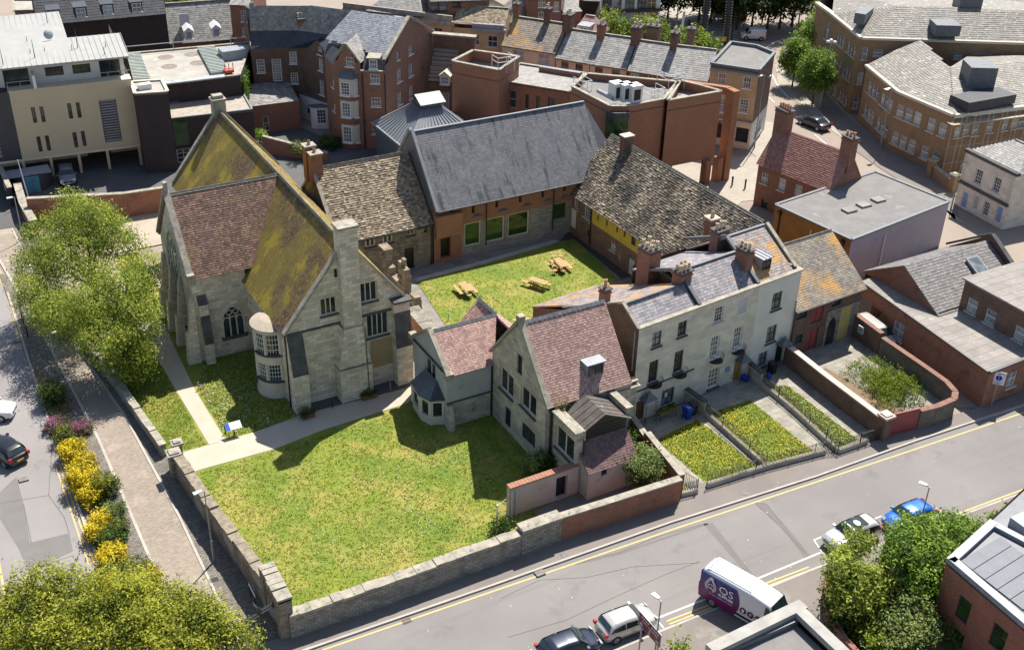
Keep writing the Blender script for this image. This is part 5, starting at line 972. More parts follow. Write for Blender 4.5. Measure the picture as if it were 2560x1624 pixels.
def gb2(name, label, cat, fn, p0, p1, ze, depth, zr, wm_, rm, wins=(), over=.25, tw=.36, ch=.28, th=.02, group=None, z0=0, trim=None, hip=0, tilesback=False):
 a, b = G(fn, *p0, ze), G(fn, *p1, ze); L_ = math.hypot(b[0] - a[0], b[1] - a[1]); B = Bld(name, label, cat, a[0], a[1], math.degrees(math.atan2(b[1] - a[1], b[0] - a[0])), group)
 g_ = (lambda w_: [(0, ze), (depth / 2, zr), (None, ze)]) if not hip else (lambda w_: ze)
 B.wall((0, 0), (L_, 0), z0, ze, wins, fn=fn); B.wall((L_, 0), (L_, depth), z0, g_(0)); B.wall((L_, depth), (0, depth), z0, ze); B.wall((0, depth), (0, 0), z0, g_(0)); B.done({'wall': ('wall', wm_)})
 s_ = (zr - ze) / (depth / 2); o_ = over
 F_ = [(-.05, -o_, ze - o_ * s_), (L_ + .05, -o_, ze - o_ * s_), (L_ + .05 - hip, depth / 2, zr), (-.05 + hip, depth / 2, zr)]
 K_ = [(L_ + .05, depth + o_, ze - o_ * s_), (-.05, depth + o_, ze - o_ * s_), (-.05 + hip, depth / 2, zr), (L_ + .05 - hip, depth / 2, zr)]
 mb = MB(); mb.slab(F_, .12); mb.tiles(F_, tw, ch, th, .25); mb.slab(K_, .12)
 if hip: mb.slab([(-.05, depth + o_, ze - o_ * s_), (-.05, -o_, ze - o_ * s_), (-.05 + hip, depth / 2, zr)], .1); mb.slab([(L_ + .05, -o_, ze - o_ * s_), (L_ + .05, depth + o_, ze - o_ * s_), (L_ + .05 - hip, depth / 2, zr)], .1)
 r_ = mb.build('roof', rm, B.e); rt = MB(); rt.beam((hip, depth / 2, zr), (L_ - hip, depth / 2, zr), .28, .1); rt.build('ridge_tiles', trim or coping, r_)
 gu = MB(); gu.beam((0, -o_ - .05, ze - o_ * s_ - .1), (L_, -o_ - .05, ze - o_ * s_ - .1), .12, .1); gu.build('gutter', blackp, B.e); B.L = L_; return B
def dormer(B, x, y, z, w_, h_, d_, style='sashw2', m_=leadlt, gable=False):
 d = MB(); d.box(x - w_ / 2, y, z, x + w_ / 2, y + d_, z + h_); o = d.build('dormer', m_, B.e); put_window(o, style, w_ * .78, h_ * .8, x, y - .02, z + h_ * .52, 0)
 d = MB()
 if gable:
  for s in (-1, 1): d.slab([(x, y - .15, z + h_ + w_ * .45), (x + s * (w_ / 2 + .12), y - .15, z + h_ - .05), (x + s * (w_ / 2 + .12), y + d_, z + h_ - .05), (x, y + d_, z + h_ + w_ * .45)][::s], .06)
  d.poly([(x - w_ / 2, y, z + h_), (x + w_ / 2, y, z + h_), (x, y, z + h_ + w_ * .42)])
 else: d.box(x - w_ / 2 - .1, y - .15, z + h_ + .003, x + w_ / 2 + .1, y + d_, z + h_ + .08)
 d.build('dormer_roof', m_, o); return o
# -- museum extension
mu = Bld('brick_museum_extension', 'modern red brick museum block with sharp angled parapets and corner window', 'museum')
ZM = 10.8
def gz(fn, pts, z): return GP(fn, pts, z)
Rb = gz(sC, [(1305, 700), (1680, 635), (1520, 590), (1390, 560)], ZM); Lb = gz(sC, [(635, 600), (905, 740), (1010, 740), (1280, 690), (1380, 570), (740, 510)], ZM)
ring(mu, Rb, 2.9, ZM, 'brick'); ring(mu, Lb, 0, ZM, 'brick')
lk = gz(sC, [(170, 565), (630, 640), (735, 510), (270, 440)], 8.2)
ring(mu, lk, 0, 8.2, 'brick', {0: [(225, 690, 1.0, 2.2, 'tall'), (327, 705, .45, 1.7, 'slot'), (405, 715, .5, 1.7, 'slot'), (497, 720, .9, 1.4, 'modern'), (150, 680, .5, 2.2, 'slot')]}, sC)
back = gz(sC, [(640, 690 - 60), (1300, 690), (1300, 600), (740, 510)], 9.0)
stw = gz(sB, [(1473, 425), (1800, 490), (1940, 395), (1620, 350)], 10.6); ring(mu, stw, 0, 10.6, 'brick')
mu.done({'brick': ('wall', brick_mus)})
flatroof(mu, Rb, ZM, feltlt, .3, coping, .4, drop=1.0); flatroof(mu, Lb, ZM, felt, .3, coping, .4, drop=.6); flatroof(mu, lk, 8.2, slate_lt, .3, coping, .4); flatroof(mu, stw, 10.6, feltlt, .3, coping, .4, drop=1.2)
lg = MB()
for p, q in (((57.6, 21.1), 1), ((56.0, 21.2), 0)): lg.box(p[0] - .35, p[1] - .1, 0, p[0] + .35, p[1] + .9, 2.9)
lg.build('pillar', brick_mus, mu.e); po_ = MB(); po_.box(58.3, 21.0, 0, 59.1, 22.4, 10.75); po_.beam((58.9, 22.4, 9.9), (55.3, 26.9, 9.9), .7, .85); po_.box(52, 24, 0, 53, 30, 2.9); po_.build('portal_frame', mat('portal orange brick', (.40, .16, .07), (.33, .13, .06), .8, .9, .2, 30, (.22, .075, (.3, .2, .14), .008, .2)), mu.e)  # portal frame has its own orange brick tone
cw = Lb[1]; cv = Lb[2]; g_ = MB(); x0, y0 = cw[0] - .1, cw[1] - .25; x1, y1 = cv[0] + .2, cv[1] - .3; g_.prism([(x0 - .35, y0 + .3), (x0 + .25, y0 - .5), (x1 - .1, y1 - .35), (x1 + .35, y1 + .4)], 6.2, 9.7); o = g_.build('corner_window', glass_refl, mu.e); g_ = MB(); [g_.prism([(x0 - .4, y0 + .3), (x0 + .2, y0 - .6), (x1 - .05, y1 - .45), (x1 + .4, y1 + .4)], a_, b_) for a_, b_ in ((9.7, 10.3), (6.0, 6.2))]; g_.tube((x0 + .23, y0 - .52, 6.2), (x0 + .23, y0 - .52, 9.7), .06, n=4); g_.build('window_frame', darkp, o)
gp_ = MB()
for k in range(3): c = G(sC, 955 + 62 * k, 690 + 8 * k, ZM); gp_.box(c[0] - .75, c[1] - .45, ZM, c[0] + .55, c[1] + .8, ZM + 1.9); gp_.build('plant_unit', whitep, mu.e); gp_ = MB(); gp_.box(c[0] - .55, c[1] - .47, ZM + .3, c[0] + .3, c[1] - .45, ZM + 1.5); gp_.build('grille', blackp, mu.e); gp_ = MB()
gp_.tube((*G(sC, 820, 650, ZM), ZM + .3), (*G(sC, 925, 705, ZM), ZM + .3), .25); gp_.build('duct', steel, mu.e)
def guard(B, p, w_, d_, z, h_=1.1):
 g = MB()
 for zz in (.5, 1.0):
  for a, b in (((0, 0), (w_, 0)), ((w_, 0), (w_, d_)), ((0, 0), (0, d_))): g.tube((p[0] + a[0], p[1] + a[1], z + zz * h_), (p[0] + b[0], p[1] + b[1], z + zz * h_), .04, n=4)
 for a in ((0, 0), (w_, 0), (w_, d_), (0, d_), (w_ / 2, 0)): g.tube((p[0] + a[0], p[1] + a[1], z - .8), (p[0] + a[0], p[1] + a[1], z + h_), .04, n=4)
 g.build('guard_rail', whitep, B.e)
guard(mu, G(sC, 125, 470, 10.6), 2.2, 1.5, 10.6); guard(mu, G(sC, 715, 600, ZM), 1.2, 2.0, ZM - .6); guard(mu, G(sC, 1190, 670, ZM), 1.8, 1.8, ZM - .4); guard(mu, G(sC, 1310, 590, ZM), 2.2, 2.2, ZM)
dp = MB(); c = stw[0]; dp.tube((c[0] + 3.2, c[1] - 3.4 + .0, 1), (c[0] + 3.2, c[1] - 3.4, 9.3), .09); bpy.data.objects.remove(dp.build('x', blackp)) if False else None
lw = thing('low_museum_parapet', 'long pale capped brick parapet behind the sloping museum roof', 'parapet', (0, 0, 0)); mb = MB()
for a, b in (((415, 465), (700, 510)), ((740, 520), (1035, 565)), ((1080, 575), (1300, 605))): p, q = G(sC, *a, 8.6), G(sC, *b, 8.6); mb.beam((*p, 7), (*q, 7), .5, 1.6)
mb.build('masonry', brick_mus, lw); mb = MB()
for a, b in (((415, 465), (700, 510)), ((740, 520), (1035, 565)), ((1080, 575), (1300, 605))): p, q = G(sC, *a, 8.6), G(sC, *b, 8.6); mb.beam((*p, 8.6), (*q, 8.6), .6, .12)
mb.build('coping', zinc, lw)
# -- zinc pavilion
zp = Bld('zinc_pavilion', 'square zinc clad pavilion with standing seam pyramid roof and raised lantern cap', 'pavilion', 25.6, 37.2, 0)
W_, D_ = 9.4, 9.2; ring(zp, [(0, 0), (W_, 0), (W_, D_), (0, D_)], 0, 4.0, 'wall'); zp.done({'wall': ('wall', lead)})
b0 = [(-.3, -.3, 3.9), (W_ + .3, -.3, 3.9), (W_ + .3, D_ + .3, 3.9), (-.3, D_ + .3, 3.9)]; t0 = [(3.4, 3.2, 6.9), (6.0, 3.2, 6.9), (6.0, 6.0, 6.9), (3.4, 6.0, 6.9)]
mb = MB()
for i in range(4):
 j = (i + 1) % 4; mb.poly([b0[i], b0[j], t0[j], t0[i]], .5)
 for k in range(1, 14):
  f = k / 14; p = Vector(b0[i]).lerp(Vector(b0[j]), f); q = Vector(t0[i]).lerp(Vector(t0[j]), f); mb.beam(p, q, .05, .07, r=.1)
o = mb.build('roof', zinc, zp.e); mb = MB(); mb.box(3.5, 3.3, 6.7, 5.9, 5.9, 7.5); ol = mb.build('lantern', lead, o); mb = MB(); mb.slab([(3.1, 2.9, 7.5), (6.3, 2.9, 7.5), (6.3, 4.6, 8.3), (3.1, 4.6, 8.3)], .1); mb.slab([(6.3, 6.3, 7.5), (3.1, 6.3, 7.5), (3.1, 4.6, 8.3), (6.3, 4.6, 8.3)], .1); mb.build('lantern_roof', lead, ol)
gu = MB(); gu.beam((-.35, -.3, 3.7), (W_ + .35, -.3, 3.7), .15, .25); gu.beam((-.35, -.3, 3.7), (-.35, D_ + .3, 3.7), .15, .25); gu.build('fascia', leadlt, zp.e)
# -- big red brick house
rb_ = Bld('red_brick_gabled_house', 'tall red brick house with shaped gable, three storey stone bay and grey slate roof', 'house')
P0, P1, P2, P3, P4 = (22.9, 54.9), (22.5, 50.9), (24.9, 48.5), (27.3, 47.0), (37.6, 55.2)
rb_.wall(P0, P1, 0, 9.9, [(645, 578, .9, 1.0, 'sashw2'), (655, 745, .9, 1.0, 'sashw2')], fn=sB)
L12 = math.dist(P1, P2); rb_.wall(P1, P2, 0, [(0, 10.4), (.5, 10.6), (L12 / 2, 12.6), (L12 - .5, 10.6), (None, 10.4)], [(760, 405, 1.0, 1.1, 'sashw2')], fn=sB)
rb_.wall(P2, P3, 0, 9.6, [(938, 548, 1.1, 1.1, 'sashw2'), (945, 710, 1.1, 1.1, 'sashw2'), (950, 903, 1.1, 1.1, 'sashw2')], fn=sB)
L34 = math.dist(P3, P4); rb_.wall(P3, P4, 0, [(0, 10.2), (1.0, 10.6), (1.3, 11.0), (L34 / 2, 14.3), (L34 - 1.3, 11.2), (None, 10.2)], [(1097, 388, .6, 1.0, 'sashw2'), (1185, 348, 1.1, 1.1, 'sashw2'), (1105, 525, 1.15, 1.6, 'sashw'), (1186, 487, 1.15, 1.6, 'sashw'), (1109, 685, 1.15, 1.6, 'sashw'), (1188, 642, 1.15, 1.6, 'sashw')], fn=sB)
P5 = (31.4, 63.0); P6 = (P0[0] + .2, P0[1] + .6); PB = (P4[0] - 8.2, P4[1] + 9.6); PC = (25.5, 61.5)
rb_.wall(P4, PB, 0, 10.2); rb_.wall(PB, PC, 0, 10.2); rb_.wall(PC, P0, 0, 9.9)
rb_.done({'wall': ('wall', brickm('big red brick', (.34, .125, .065), (.27, .095, .052), st=[(.5, (.11, .05, .035), .6, .78)]))})
mid = ((P3[0] + P4[0]) / 2, (P3[1] + P4[1]) / 2); rdir = (PB[0] - P4[0], PB[1] - P4[1]); rl = math.hypot(*rdir); rdir = (rdir[0] / rl, rdir[1] / rl)
def off(p, d, z): return (p[0] + rdir[0] * d, p[1] + rdir[1] * d, z)
R0, R1 = (mid[0], mid[1], 14.3), (27.6, 57.4, 14.1); E0, E1 = (P3[0] + .8, P3[1] + .8, 10.95), (23.9, 56.2, 10.95)
mb = MB(); mb.slab([E0, R0, R1, E1], .15); mb.tiles([E0, R0, R1, E1], .34, .28, .02, .2); F0, F1_ = (P4[0], P4[1], 10.5), (32, 63.5, 10.5); mb.slab([R0, F0, F1_, R1], .15); ro = mb.build('roof', slate_blue, rb_.e)
mb = MB(); a = Vector((*P1, 10.5)); b = Vector((*P2, 10.5)); mm = (a + b) / 2 + Vector((0, 0, 2.1)); bk = Vector((.66, .75, 0)).normalized() * 4.0
mb.slab([b, b + bk, mm + bk, mm], .12); mb.slab([a + bk, a, mm, mm + bk], .12); mb.tiles([b, b + bk, mm + bk, mm], .34, .28, .02, .2); mb.build('gable_roof', slate_lt, rb_.e)
mb = MB(); ms = [(*P0, 9.9), (*P1, 9.9), (P1[0] + 1.4, P1[1] + 1.3, 11.2), (P0[0] + 1.0, P0[1] + 1.3, 10.95)]; mb.slab(ms, .1); ms = [(P2[0] + .3, P2[1] + .1, 9.6), (P3[0], P3[1] + .2, 9.6), (P3[0] + .7, P3[1] + .8, 10.95), (P2[0] + 1.1, P2[1] + 1.3, 10.95)]; mb.slab(ms, .1); mb.build('mansard_slope', slate_dk, rb_.e)

angP = math.atan2(P3[1] - P2[1], P3[0] - P2[0]); dd = thing('x', None, None); bpy.data.objects.remove(dd)
dm_ = MB(); dm_.box(-.65, -.35, 9.75, .65, 1.4, 11.1); o = dm_.build('dormer', slate_dk, rb_.e, loc=((P2[0] + P3[0]) / 2 + .35, (P2[1] + P3[1]) / 2 + .35, 0), rotz=angP); put_window(o, 'sashw2', .95, 1.1, 0, -.37, 10.45, 0); dm_ = MB(); dm_.box(-.8, -.5, 11.11, .8, 1.6, 11.2); dm_.build('dormer_roof', coping, o)
cp = MB(); cp.beam((*P3, 11.0), (mid[0], mid[1], 14.4), .45, .2); cp.beam((*P4, 11.0), (mid[0], mid[1], 14.4), .45, .2); cp.beam(a + Vector((0, 0, .1)), mm + Vector((0, 0, .1)), .4, .18); cp.beam(b + Vector((0, 0, .1)), mm + Vector((0, 0, .1)), .4, .18); cp.beam((*P2, 9.6), (*P3, 9.6), .3, .12); cp.build('gable_coping', coping, rb_.e)
an = math.atan2(P2[1] - P1[1], P2[0] - P1[0]); cx_, cy_ = (P1[0] + P2[0]) / 2 + .15, (P1[1] + P2[1]) / 2 - .1
bayt = MB(); bpp = [(-1.25, 0), (-1.0, -.75), (.65, -.75), (1.15, 0)]
for z0, z1, m in ((0, .7, 0), (3.0, 3.9, 0), (6.0, 6.5, 0)): bayt.prism(bpp, z0, z1)
ob = bayt.build('bay', brick_red, rb_.e, loc=(cx_, cy_, 0), rotz=an); bs = MB()
for z0, z1 in ((.7, 3.0), (3.9, 6.0), (6.5, 8.7)): bs.prism([(p[0] * .98, p[1] * .97) for p in bpp], z0, z1)
os_ = bs.build('bay_stone', paledress, ob)
for z0, z1 in ((.8, 2.8), (4.0, 5.8), (6.7, 8.3)): put_window(os_, 'sashw', 1.15, z1 - z0, -.2, -.78, (z0 + z1) / 2, 0); put_window(os_, 'sashw', .42, z1 - z0, .93, -.4, (z0 + z1) / 2, math.atan2(.75, .5))
bs = MB(); bs.prism([(-1.4, .1), (-1.1, -.9), (.75, -.9), (1.3, .1)], 8.7, 8.85)
tb = [(-1.4, .1, 8.85), (-1.1, -.9, 8.85), (.75, -.9, 8.85), (1.3, .1, 8.85)]; tt = [(-.8, .1, 9.5), (-.7, -.25, 9.5), (.4, -.25, 9.5), (.7, .1, 9.5)]
for i in range(3): bs.poly([tb[i], tb[i + 1], tt[i + 1], tt[i]])
bs.poly(tt); bs.build('bay_roof', lead, ob)
dp = MB()
for p in ((24.98, 48.3), (27.25, 46.85)): dp.tube((*p, 0), (*p, 9.4), .08)
dp.build('drainpipe', blackp, rb_.e)
# -- curved dark mansard building to its left
q0, q1 = GP(sB, [(75, 345), (330, 335)], 9.0)
dk = Bld('curved_dark_brick_house', 'dark brick house with slate mansard, long arched stair window and rust stained roof', 'house')
wq = [(144, 460, 1.0, 1.7, 'sashw'), (257, 490, 1.15, 2.9, 'arch')]
dk.wall(q0, q1, 0, 9.0, wq, fn=sB)
e1 = (22.35, 61.6); e2 = (23.7, 56.0)
dk.wall(q1, e1, 0, 9.0, [(368, 402, .9, 1.5, 'sashw'), (378, 545, .9, 1.4, 'sashw')], fn=sB); dk.wall(e1, e2, 0, [(0, 9.0), (1.6, 9.4), (3.7, 10.9), (None, 9.4)], [(553, 335, .9, 1.0, 'sashw2'), (560, 450, 1.0, 1.6, 'sashw'), (568, 610, 1.05, 1.9, 'sashw')], fn=sB)
dk.wall((q1[0] + 8, q1[1] + 12), (q0[0] + 3, q0[1] + 12), 0, 8.6); dk.wall((q0[0] + 3, q0[1] + 12), q0, 0, [(0, 9.0), (4, 12.5), (10.5, 10.9), (None, 9.0)])
dk.done({'wall': ('wall', brickm('sooty brick', (.20, .105, .066), (.13, .07, .048), (.15, .12, .1), .35))})
mz = MB(); M0 = [(*q0, 9.0), (*q1, 9.0), (*e1, 9.0)]; M1 = [G(sB, 72, 215, 10.9) + (10.9,), G(sB, 400, 212, 10.9) + (10.9,), G(sB, 640, 245, 10.9) + (10.9,)]; M2 = [G(sB, 65, 40, 13.6) + (13.6,), G(sB, 500, 42, 13.6) + (13.6,), G(sB, 780, 85, 13.6) + (13.6,)]
mz.slab([M0[0], M0[1], M1[1], M1[0]], .1); mz.slab([M0[1], (*e1, 9.0), (*e2, 9.4), M1[2], M1[1]], .1); mz.build('mansard_slope', slate_dk, dk.e)
mz = MB(); mz.slab([M1[0], M1[1], M2[1], M2[0]], .1); mz.slab([M1[1], M1[2], M2[2], M2[1]], .1); mz.tiles([M1[0], M1[1], M2[1], M2[0]], .4, .3, .02, .2); mz.tiles([M1[1], M1[2], M2[2], M2[1]], .4, .3, .02, .2); mz.build('roof', slate_rust, dk.e)
ang_ = math.atan2(q1[1] - q0[1], q1[0] - q0[0])
for X, Y in ((278, 262), (487, 268)):
 c = G(sB, X, Y, 9.7); d = MB(); d.box(-.6, -.2, -.6, .6, 1.6, .75); o = d.build('dormer', slate_lt, dk.e, loc=(*c, 9.6), rotz=ang_); put_window(o, 'sashw2', .95, 1.0, 0, -.22, 0, 0)
stack(dk, *G(sB, 432, 330, 8.5), 6.5, .9, 1.3, 12.2, (2, 1)); stack(dk, *G(sB, 92, 130, 11.6), 11.0, 1.2, 1.2, 13.0, (1, 1), m_=slate_dk)
wh = Bld('white_service_wing', 'white painted ground floor wing with small bay tucked beside the red brick house', 'wing'); a, b = G(sB, 412, 650, 3.2), G(sB, 608, 720, 3.2)
wh.wall(a, b, 0, 3.2, [(475, 770, .6, .7, 'slot')], fn=sB); wh.wall(b, (b[0] + 1, b[1] + 2), 0, 3.2); wh.wall((a[0] + .5, a[1] + 2), a, 0, 3.2); wh.done({'wall': ('wall', whitep)})
mb = MB(); c = G(sB, 562, 890, 0); mb.prism([(c[0] - 1, c[1] + .6), (c[0] - .7, c[1]), (c[0] + .9, c[1] - .7), (c[0] + 1.4, c[1] + .0)], 0, 2.8); o = mb.build('bay', whitep, wh.e); put_window(o, 'sashw', 1.2, 1.9, c[0] + .05, c[1] - .38, 1.65, math.atan2(-.7, 1.6)); mb = MB(); mb.prism([(c[0] - 1.2, c[1] + .8), (c[0] - .9, c[1] - .1), (c[0] + 1.0, c[1] - .9), (c[0] + 1.6, c[1] + .2)], 2.8, 3.0); mb.build('bay_roof', lead, o)
mb = MB(); mb.prism([a, b, (b[0] + 1, b[1] + 2), (a[0] + .5, a[1] + 2)], 3.15, 3.3); mb.build('flat_roof', lead, wh.e)
# -- brick outbuilding
obd = Bld('brick_outbuilding', 'small brick outbuilding with pale mottled slate roof and narrow white door frame', 'outbuilding'); a = G(sB, 65, 745, 3.6); b = G(sB, 412, 702, 3.6)
L_ = math.dist(a, b); ex, ey = (b[0] - a[0]) / L_, (b[1] - a[1]) / L_; c_, d__ = (b[0] - ey * 5, b[1] + ex * 5), (a[0] - ey * 5, a[1] + ex * 5)
obd.wall(a, b, 0, 3.6, [(182, 860, .75, 1.9, 'tall', 'door')], fn=sB); obd.wall(b, c_, 0, [(0, 3.6), (None, 4.6)]); obd.wall(c_, d__, 0, 4.6); obd.wall(d__, a, 0, [(0, 4.6), (None, 3.6)]); obd.done({'wall': ('wall', brick_red)})
Q = [(*a, 3.65), (*b, 3.65), (*c_, 4.65), (*d__, 4.65)]; mb = MB(); mb.slab(Q, .12); mb.tiles(Q, .45, .35, .03, .3); mb.build('roof', slate_lt, obd.e)
# -- beige apartments
be = Bld('beige_apartment_block', 'beige rendered apartment block over an open car port with white penthouse and pale metal roof', 'apartments', -12.75, 56.05, -5.6)
be.wall((0, 0), (12.75, 0), 2.55, 10.3, [(237, 800, .42, 1.8, 'slot'), (296, 795, .42, 1.8, 'slot'), (487, 772, .42, 1.8, 'slot'), (547, 766, .42, 1.8, 'slot'), (275, 1002, .42, 1.8, 'slot'), (334, 995, .42, 1.8, 'slot'), (524, 972, .42, 1.8, 'slot'), (582, 963, .42, 1.8, 'slot'), (768, 840, 1.85, 5.0, 'louvre')], fn=sA)
be.wall((12.75, 0), (12.75, 14), 0, 10.3); be.wall((-8, 5), (12.7, 5), 0, 2.55, [(4.4 + 12, 1.05, 2.6, 2.1, 'slot', 'doorway'), (8, .9, 1, 1.2, 'slot')], m_='back')
be.wall((-8, 0), (0, 0), 2.55, 10.3, [(-4.4 + 8, 6.4, 5.0, 6.9, 'louvre')], m_='dark'); be.wall((12.7, 14), (-8, 14), 0, 10.3, m_='dark')
be.wall((-8, 1.7), (12.4, 1.7), 10.3, 12.7, [(377, 495, 1.9, 1.0, 'modern'), (566, 478, 1.9, 1.0, 'modern'), (118, 560, 2.6, 2.0, 'modern', 'patio_door'), (765, 480, 2.2, 1.9, 'modern', 'patio_door')], m_='white', fn=sA); be.wall((12.4, 1.7), (12.4, 14), 10.3, 12.7, m_='white')
be.done({'wall': ('wall', beige), 'back': ('carport_back_wall', cream), 'dark': ('slatted_wall', darkp), 'white': ('penthouse_wall', whitecl)})
mb = MB(); mb.box(-8, -.02, 2.3, 12.75, 5, 2.55); mb.box(-.1, -.05, 10.3, 12.8, 1.7, 10.36); mb.build('floor_slab', cream, be.e)
mb = MB(); mb.slab([(-8, .2, 12.85), (12.9, .2, 12.85), (12.9, 7.5, 13.4), (-8, 7.5, 13.4)], .2); mb.slab([(-8, 7.5, 13.4), (7.2, 7.5, 13.4), (7.2, 17, 13.9), (-8, 17, 13.9)], .2)
for k in range(36): x = -8 + k * .6; mb.box(x, .25, 12.87, x + .04, .3, 12.88) if False else mb.beam((x, .2, 12.86), (x, 7.5 if x > 7.2 else 17, 13.41 if x > 7.2 else 13.92), .04, .05)
ro = mb.build('roof', sheetroof, be.e); mb = MB()
for (X, Y, h_) in ((335, 190, 2.2), (500, 340, .6), (735, 320, .6), (240, 390, 1.8), (725, 365, .6), (190, 300, .8), (540, 330, 2.0), (20, 440, 1.6), (105, 225, .5), (210, 365, .4), (310, 350, .4)): c = be.H(sA, X, Y, 13.2); mb.tube((c[0], c[1], 13.0), (c[0], c[1], 13.2 + h_), .05, .02)
mb.build('roof_vent', darkp, ro); mb = MB(); mb.lathe([(.55, 0), (.3, .1), (0, .14)], 0, 0, 12); od = mb.build('satellite_dish', steel, ro, loc=(*be.H(sA, 340, 265, 13.6), 14.0)); od.rotation_euler = (R(70), 0, R(20))
for x in (-.15, 2.75, 5.75, 8.85, 12.4): mb = MB(); mb.box(x, .02, 0, x + .3, .4, 2.3); mb.build('column', beige, be.e)
mb = MB(); mb.beam((-.1, .05, 11.3), (12.75, .05, 11.3), .05, .05); [mb.tube((x * 1.3, .05, 10.36), (x * 1.3, .05, 11.3), .025, n=4) for x in range(10)]; mb.build('balcony_rail', steel, be.e)
mb = MB(); mb.box(2.6, .0, 10.36, 2.9, 1.7, 11.8); mb.build('balcony_divider', whitep, be.e)
# -- dark brick block with flat roofs
db = Bld('dark_brick_block', 'dark purple brick block with stair tower, felt roof and tall stair window', 'building')
db.wall((-.4, 52.1), (3.05, 51.3), 0, 9.5); db.wall((3.05, 51.3), (3.5, 55.5), 0, 9.5); db.wall((3.5, 55.5), (.2, 56.3), 5, 9.5); db.wall((.2, 56.3), (-.4, 52.1), 0, 9.5)
db.wall((3.1, 53.6), (12.8, 52.5), 0, 5.5, [(1262, 925, 1.7, 3.2, 'green'), (1280, 1105, 1.5, 1.7, 'doorw')], fn=sA); db.wall((12.8, 52.5), (13.6, 58.5), 0, 5.5)
db.wall((3.5, 58.8), (13.2, 57.9), 5.3, 7.9); db.wall((13.2, 57.9), (18.6, 70), 0, 7.9); db.wall((18.6, 70), (2.8, 72), 0, 7.9); db.wall((2.8, 72), (3.5, 58.8), 0, 7.9)
db.done({'wall': ('wall', brick_dark)})
flatroof(db, [(-.4, 52.1), (3.05, 51.3), (3.5, 55.5), (.2, 56.3)], 9.5, feltlt, .3, paledress, .35); flatroof(db, [(3.1, 53.6), (12.8, 52.5), (13.6, 58.5), (3.5, 58.8)], 5.5, mat('sandy felt', (.38, .33, .27)), .15, zinc, .2); o = flatroof(db, [(3.5, 58.8), (13.2, 57.9), (18.6, 70), (2.8, 72)], 7.9, feltlt, .3, coping, .35)
zl = 8.15
for pts in ([(880, 375), (975, 370), (1045, 550), (925, 555)], [(1370, 330), (1490, 320), (1590, 490), (1465, 505)]):
 Q = GP(sA, pts, zl); mb = MB(); mb.prism(Q[::-1], 7.8, zl); oo = mb.build('slatted_screen', steel, o); ms = MB()
 for k in range(18): f = (k + .5) / 18; a_ = Vector((*Q[0], zl)).lerp(Vector((*Q[3], zl)), f); b_ = Vector((*Q[1], zl)).lerp(Vector((*Q[2], zl)), f); ms.beam(a_, b_, .2, .1)
 ms.build('slats', mat('pale green slat', (.42, .47, .42)), oo)
Q = GP(sA, [(1145, 580), (1560, 530), (1560, 512), (1140, 560)], 8.2); mb = MB(); mb.prism(Q, 8.0, 8.15); mb.build('glazed_strip', glassw, o)
mb = MB(); c = G(sA, 1620, 400, 7.9); mb.box(c[0] - 1.5, c[1] - .8, 7.8, c[0] + 1.5, c[1] + 1.2, 9.0); mb.build('roof_housing', leadlt, o); mb = MB()
for (X, Y) in ((1150, 395), (1335, 375), (1175, 460), (1375, 435)): c = G(sA, X, Y, 7.85); mb.lathe([(1.0, 7.815), (.3, 7.83), (0, 7.83)], c[0], c[1], 10)
mb.build('damp_patch', mat('damp patch', (.24, .19, .15)), o); mb = MB(); pr = GP(sA, [(870, 320), (1200, 290), (1600, 262), (1730, 258)], 9.0)
for i in range(3): mb.tube((*pr[i], 8.9), (*pr[i + 1], 8.9), .05, n=4); mb.tube((*pr[i], 7.9), (*pr[i], 8.9), .05, n=4)
mb.build('guard_rail', steel, db.e); mb = MB(); c = G(sA, 1005, 605, 9.6); mb.box(c[0] - .7, c[1] - .4, 9.4, c[0] + .7, c[1] + .4, 10.0); mb.build('plant_unit', whitep, db.e)
mb = MB(); c = G(sA, 1585, 500, 8); mb.box(c[0] - .5, c[1] - .5, 8, c[0] + .6, c[1] + .5, 8.3); [mb.tube((c[0] - .5 + k * .5, c[1] - .5, 8), (c[0] - .5 + k * .5, c[1] - .5, 9.2), .05) for k in range(3)]; mb.build('red_access_frame', mat('red plastic', (.5, .1, .06)), db.e)
mb = MB(); iv = random.Random(5); a_ = Vector((13.25, 57.9, 0)); b_ = Vector((15.4, 62.7, 0))
for k in range(1600): f = iv.random(); z = iv.random() ** 1.2 * 7.6 * (1 - .3 * f * iv.random()); p = a_.lerp(b_, f) + Vector((.1 + iv.random() * .25, -.1, z)); s = .22; d1 = Vector((iv.random() - .5, iv.random() - .5, iv.random() - .5)).normalized() * s; d2 = Vector((iv.random() - .5, iv.random() - .5, iv.random() - .5)).normalized() * s; mb.poly([p - d1, p + d2, p + d1, p - d2], iv.random())
iv_ = thing('climbing_ivy', 'green ivy climbing the dark brick wall below the roof corner', 'climber', (13.3, 57.9, 0)); oo = mb.build('foliage', leafmat('ivy', (.04, .10, .012), (.12, .2, .02)), iv_, loc=(-13.3, -57.9, 0))
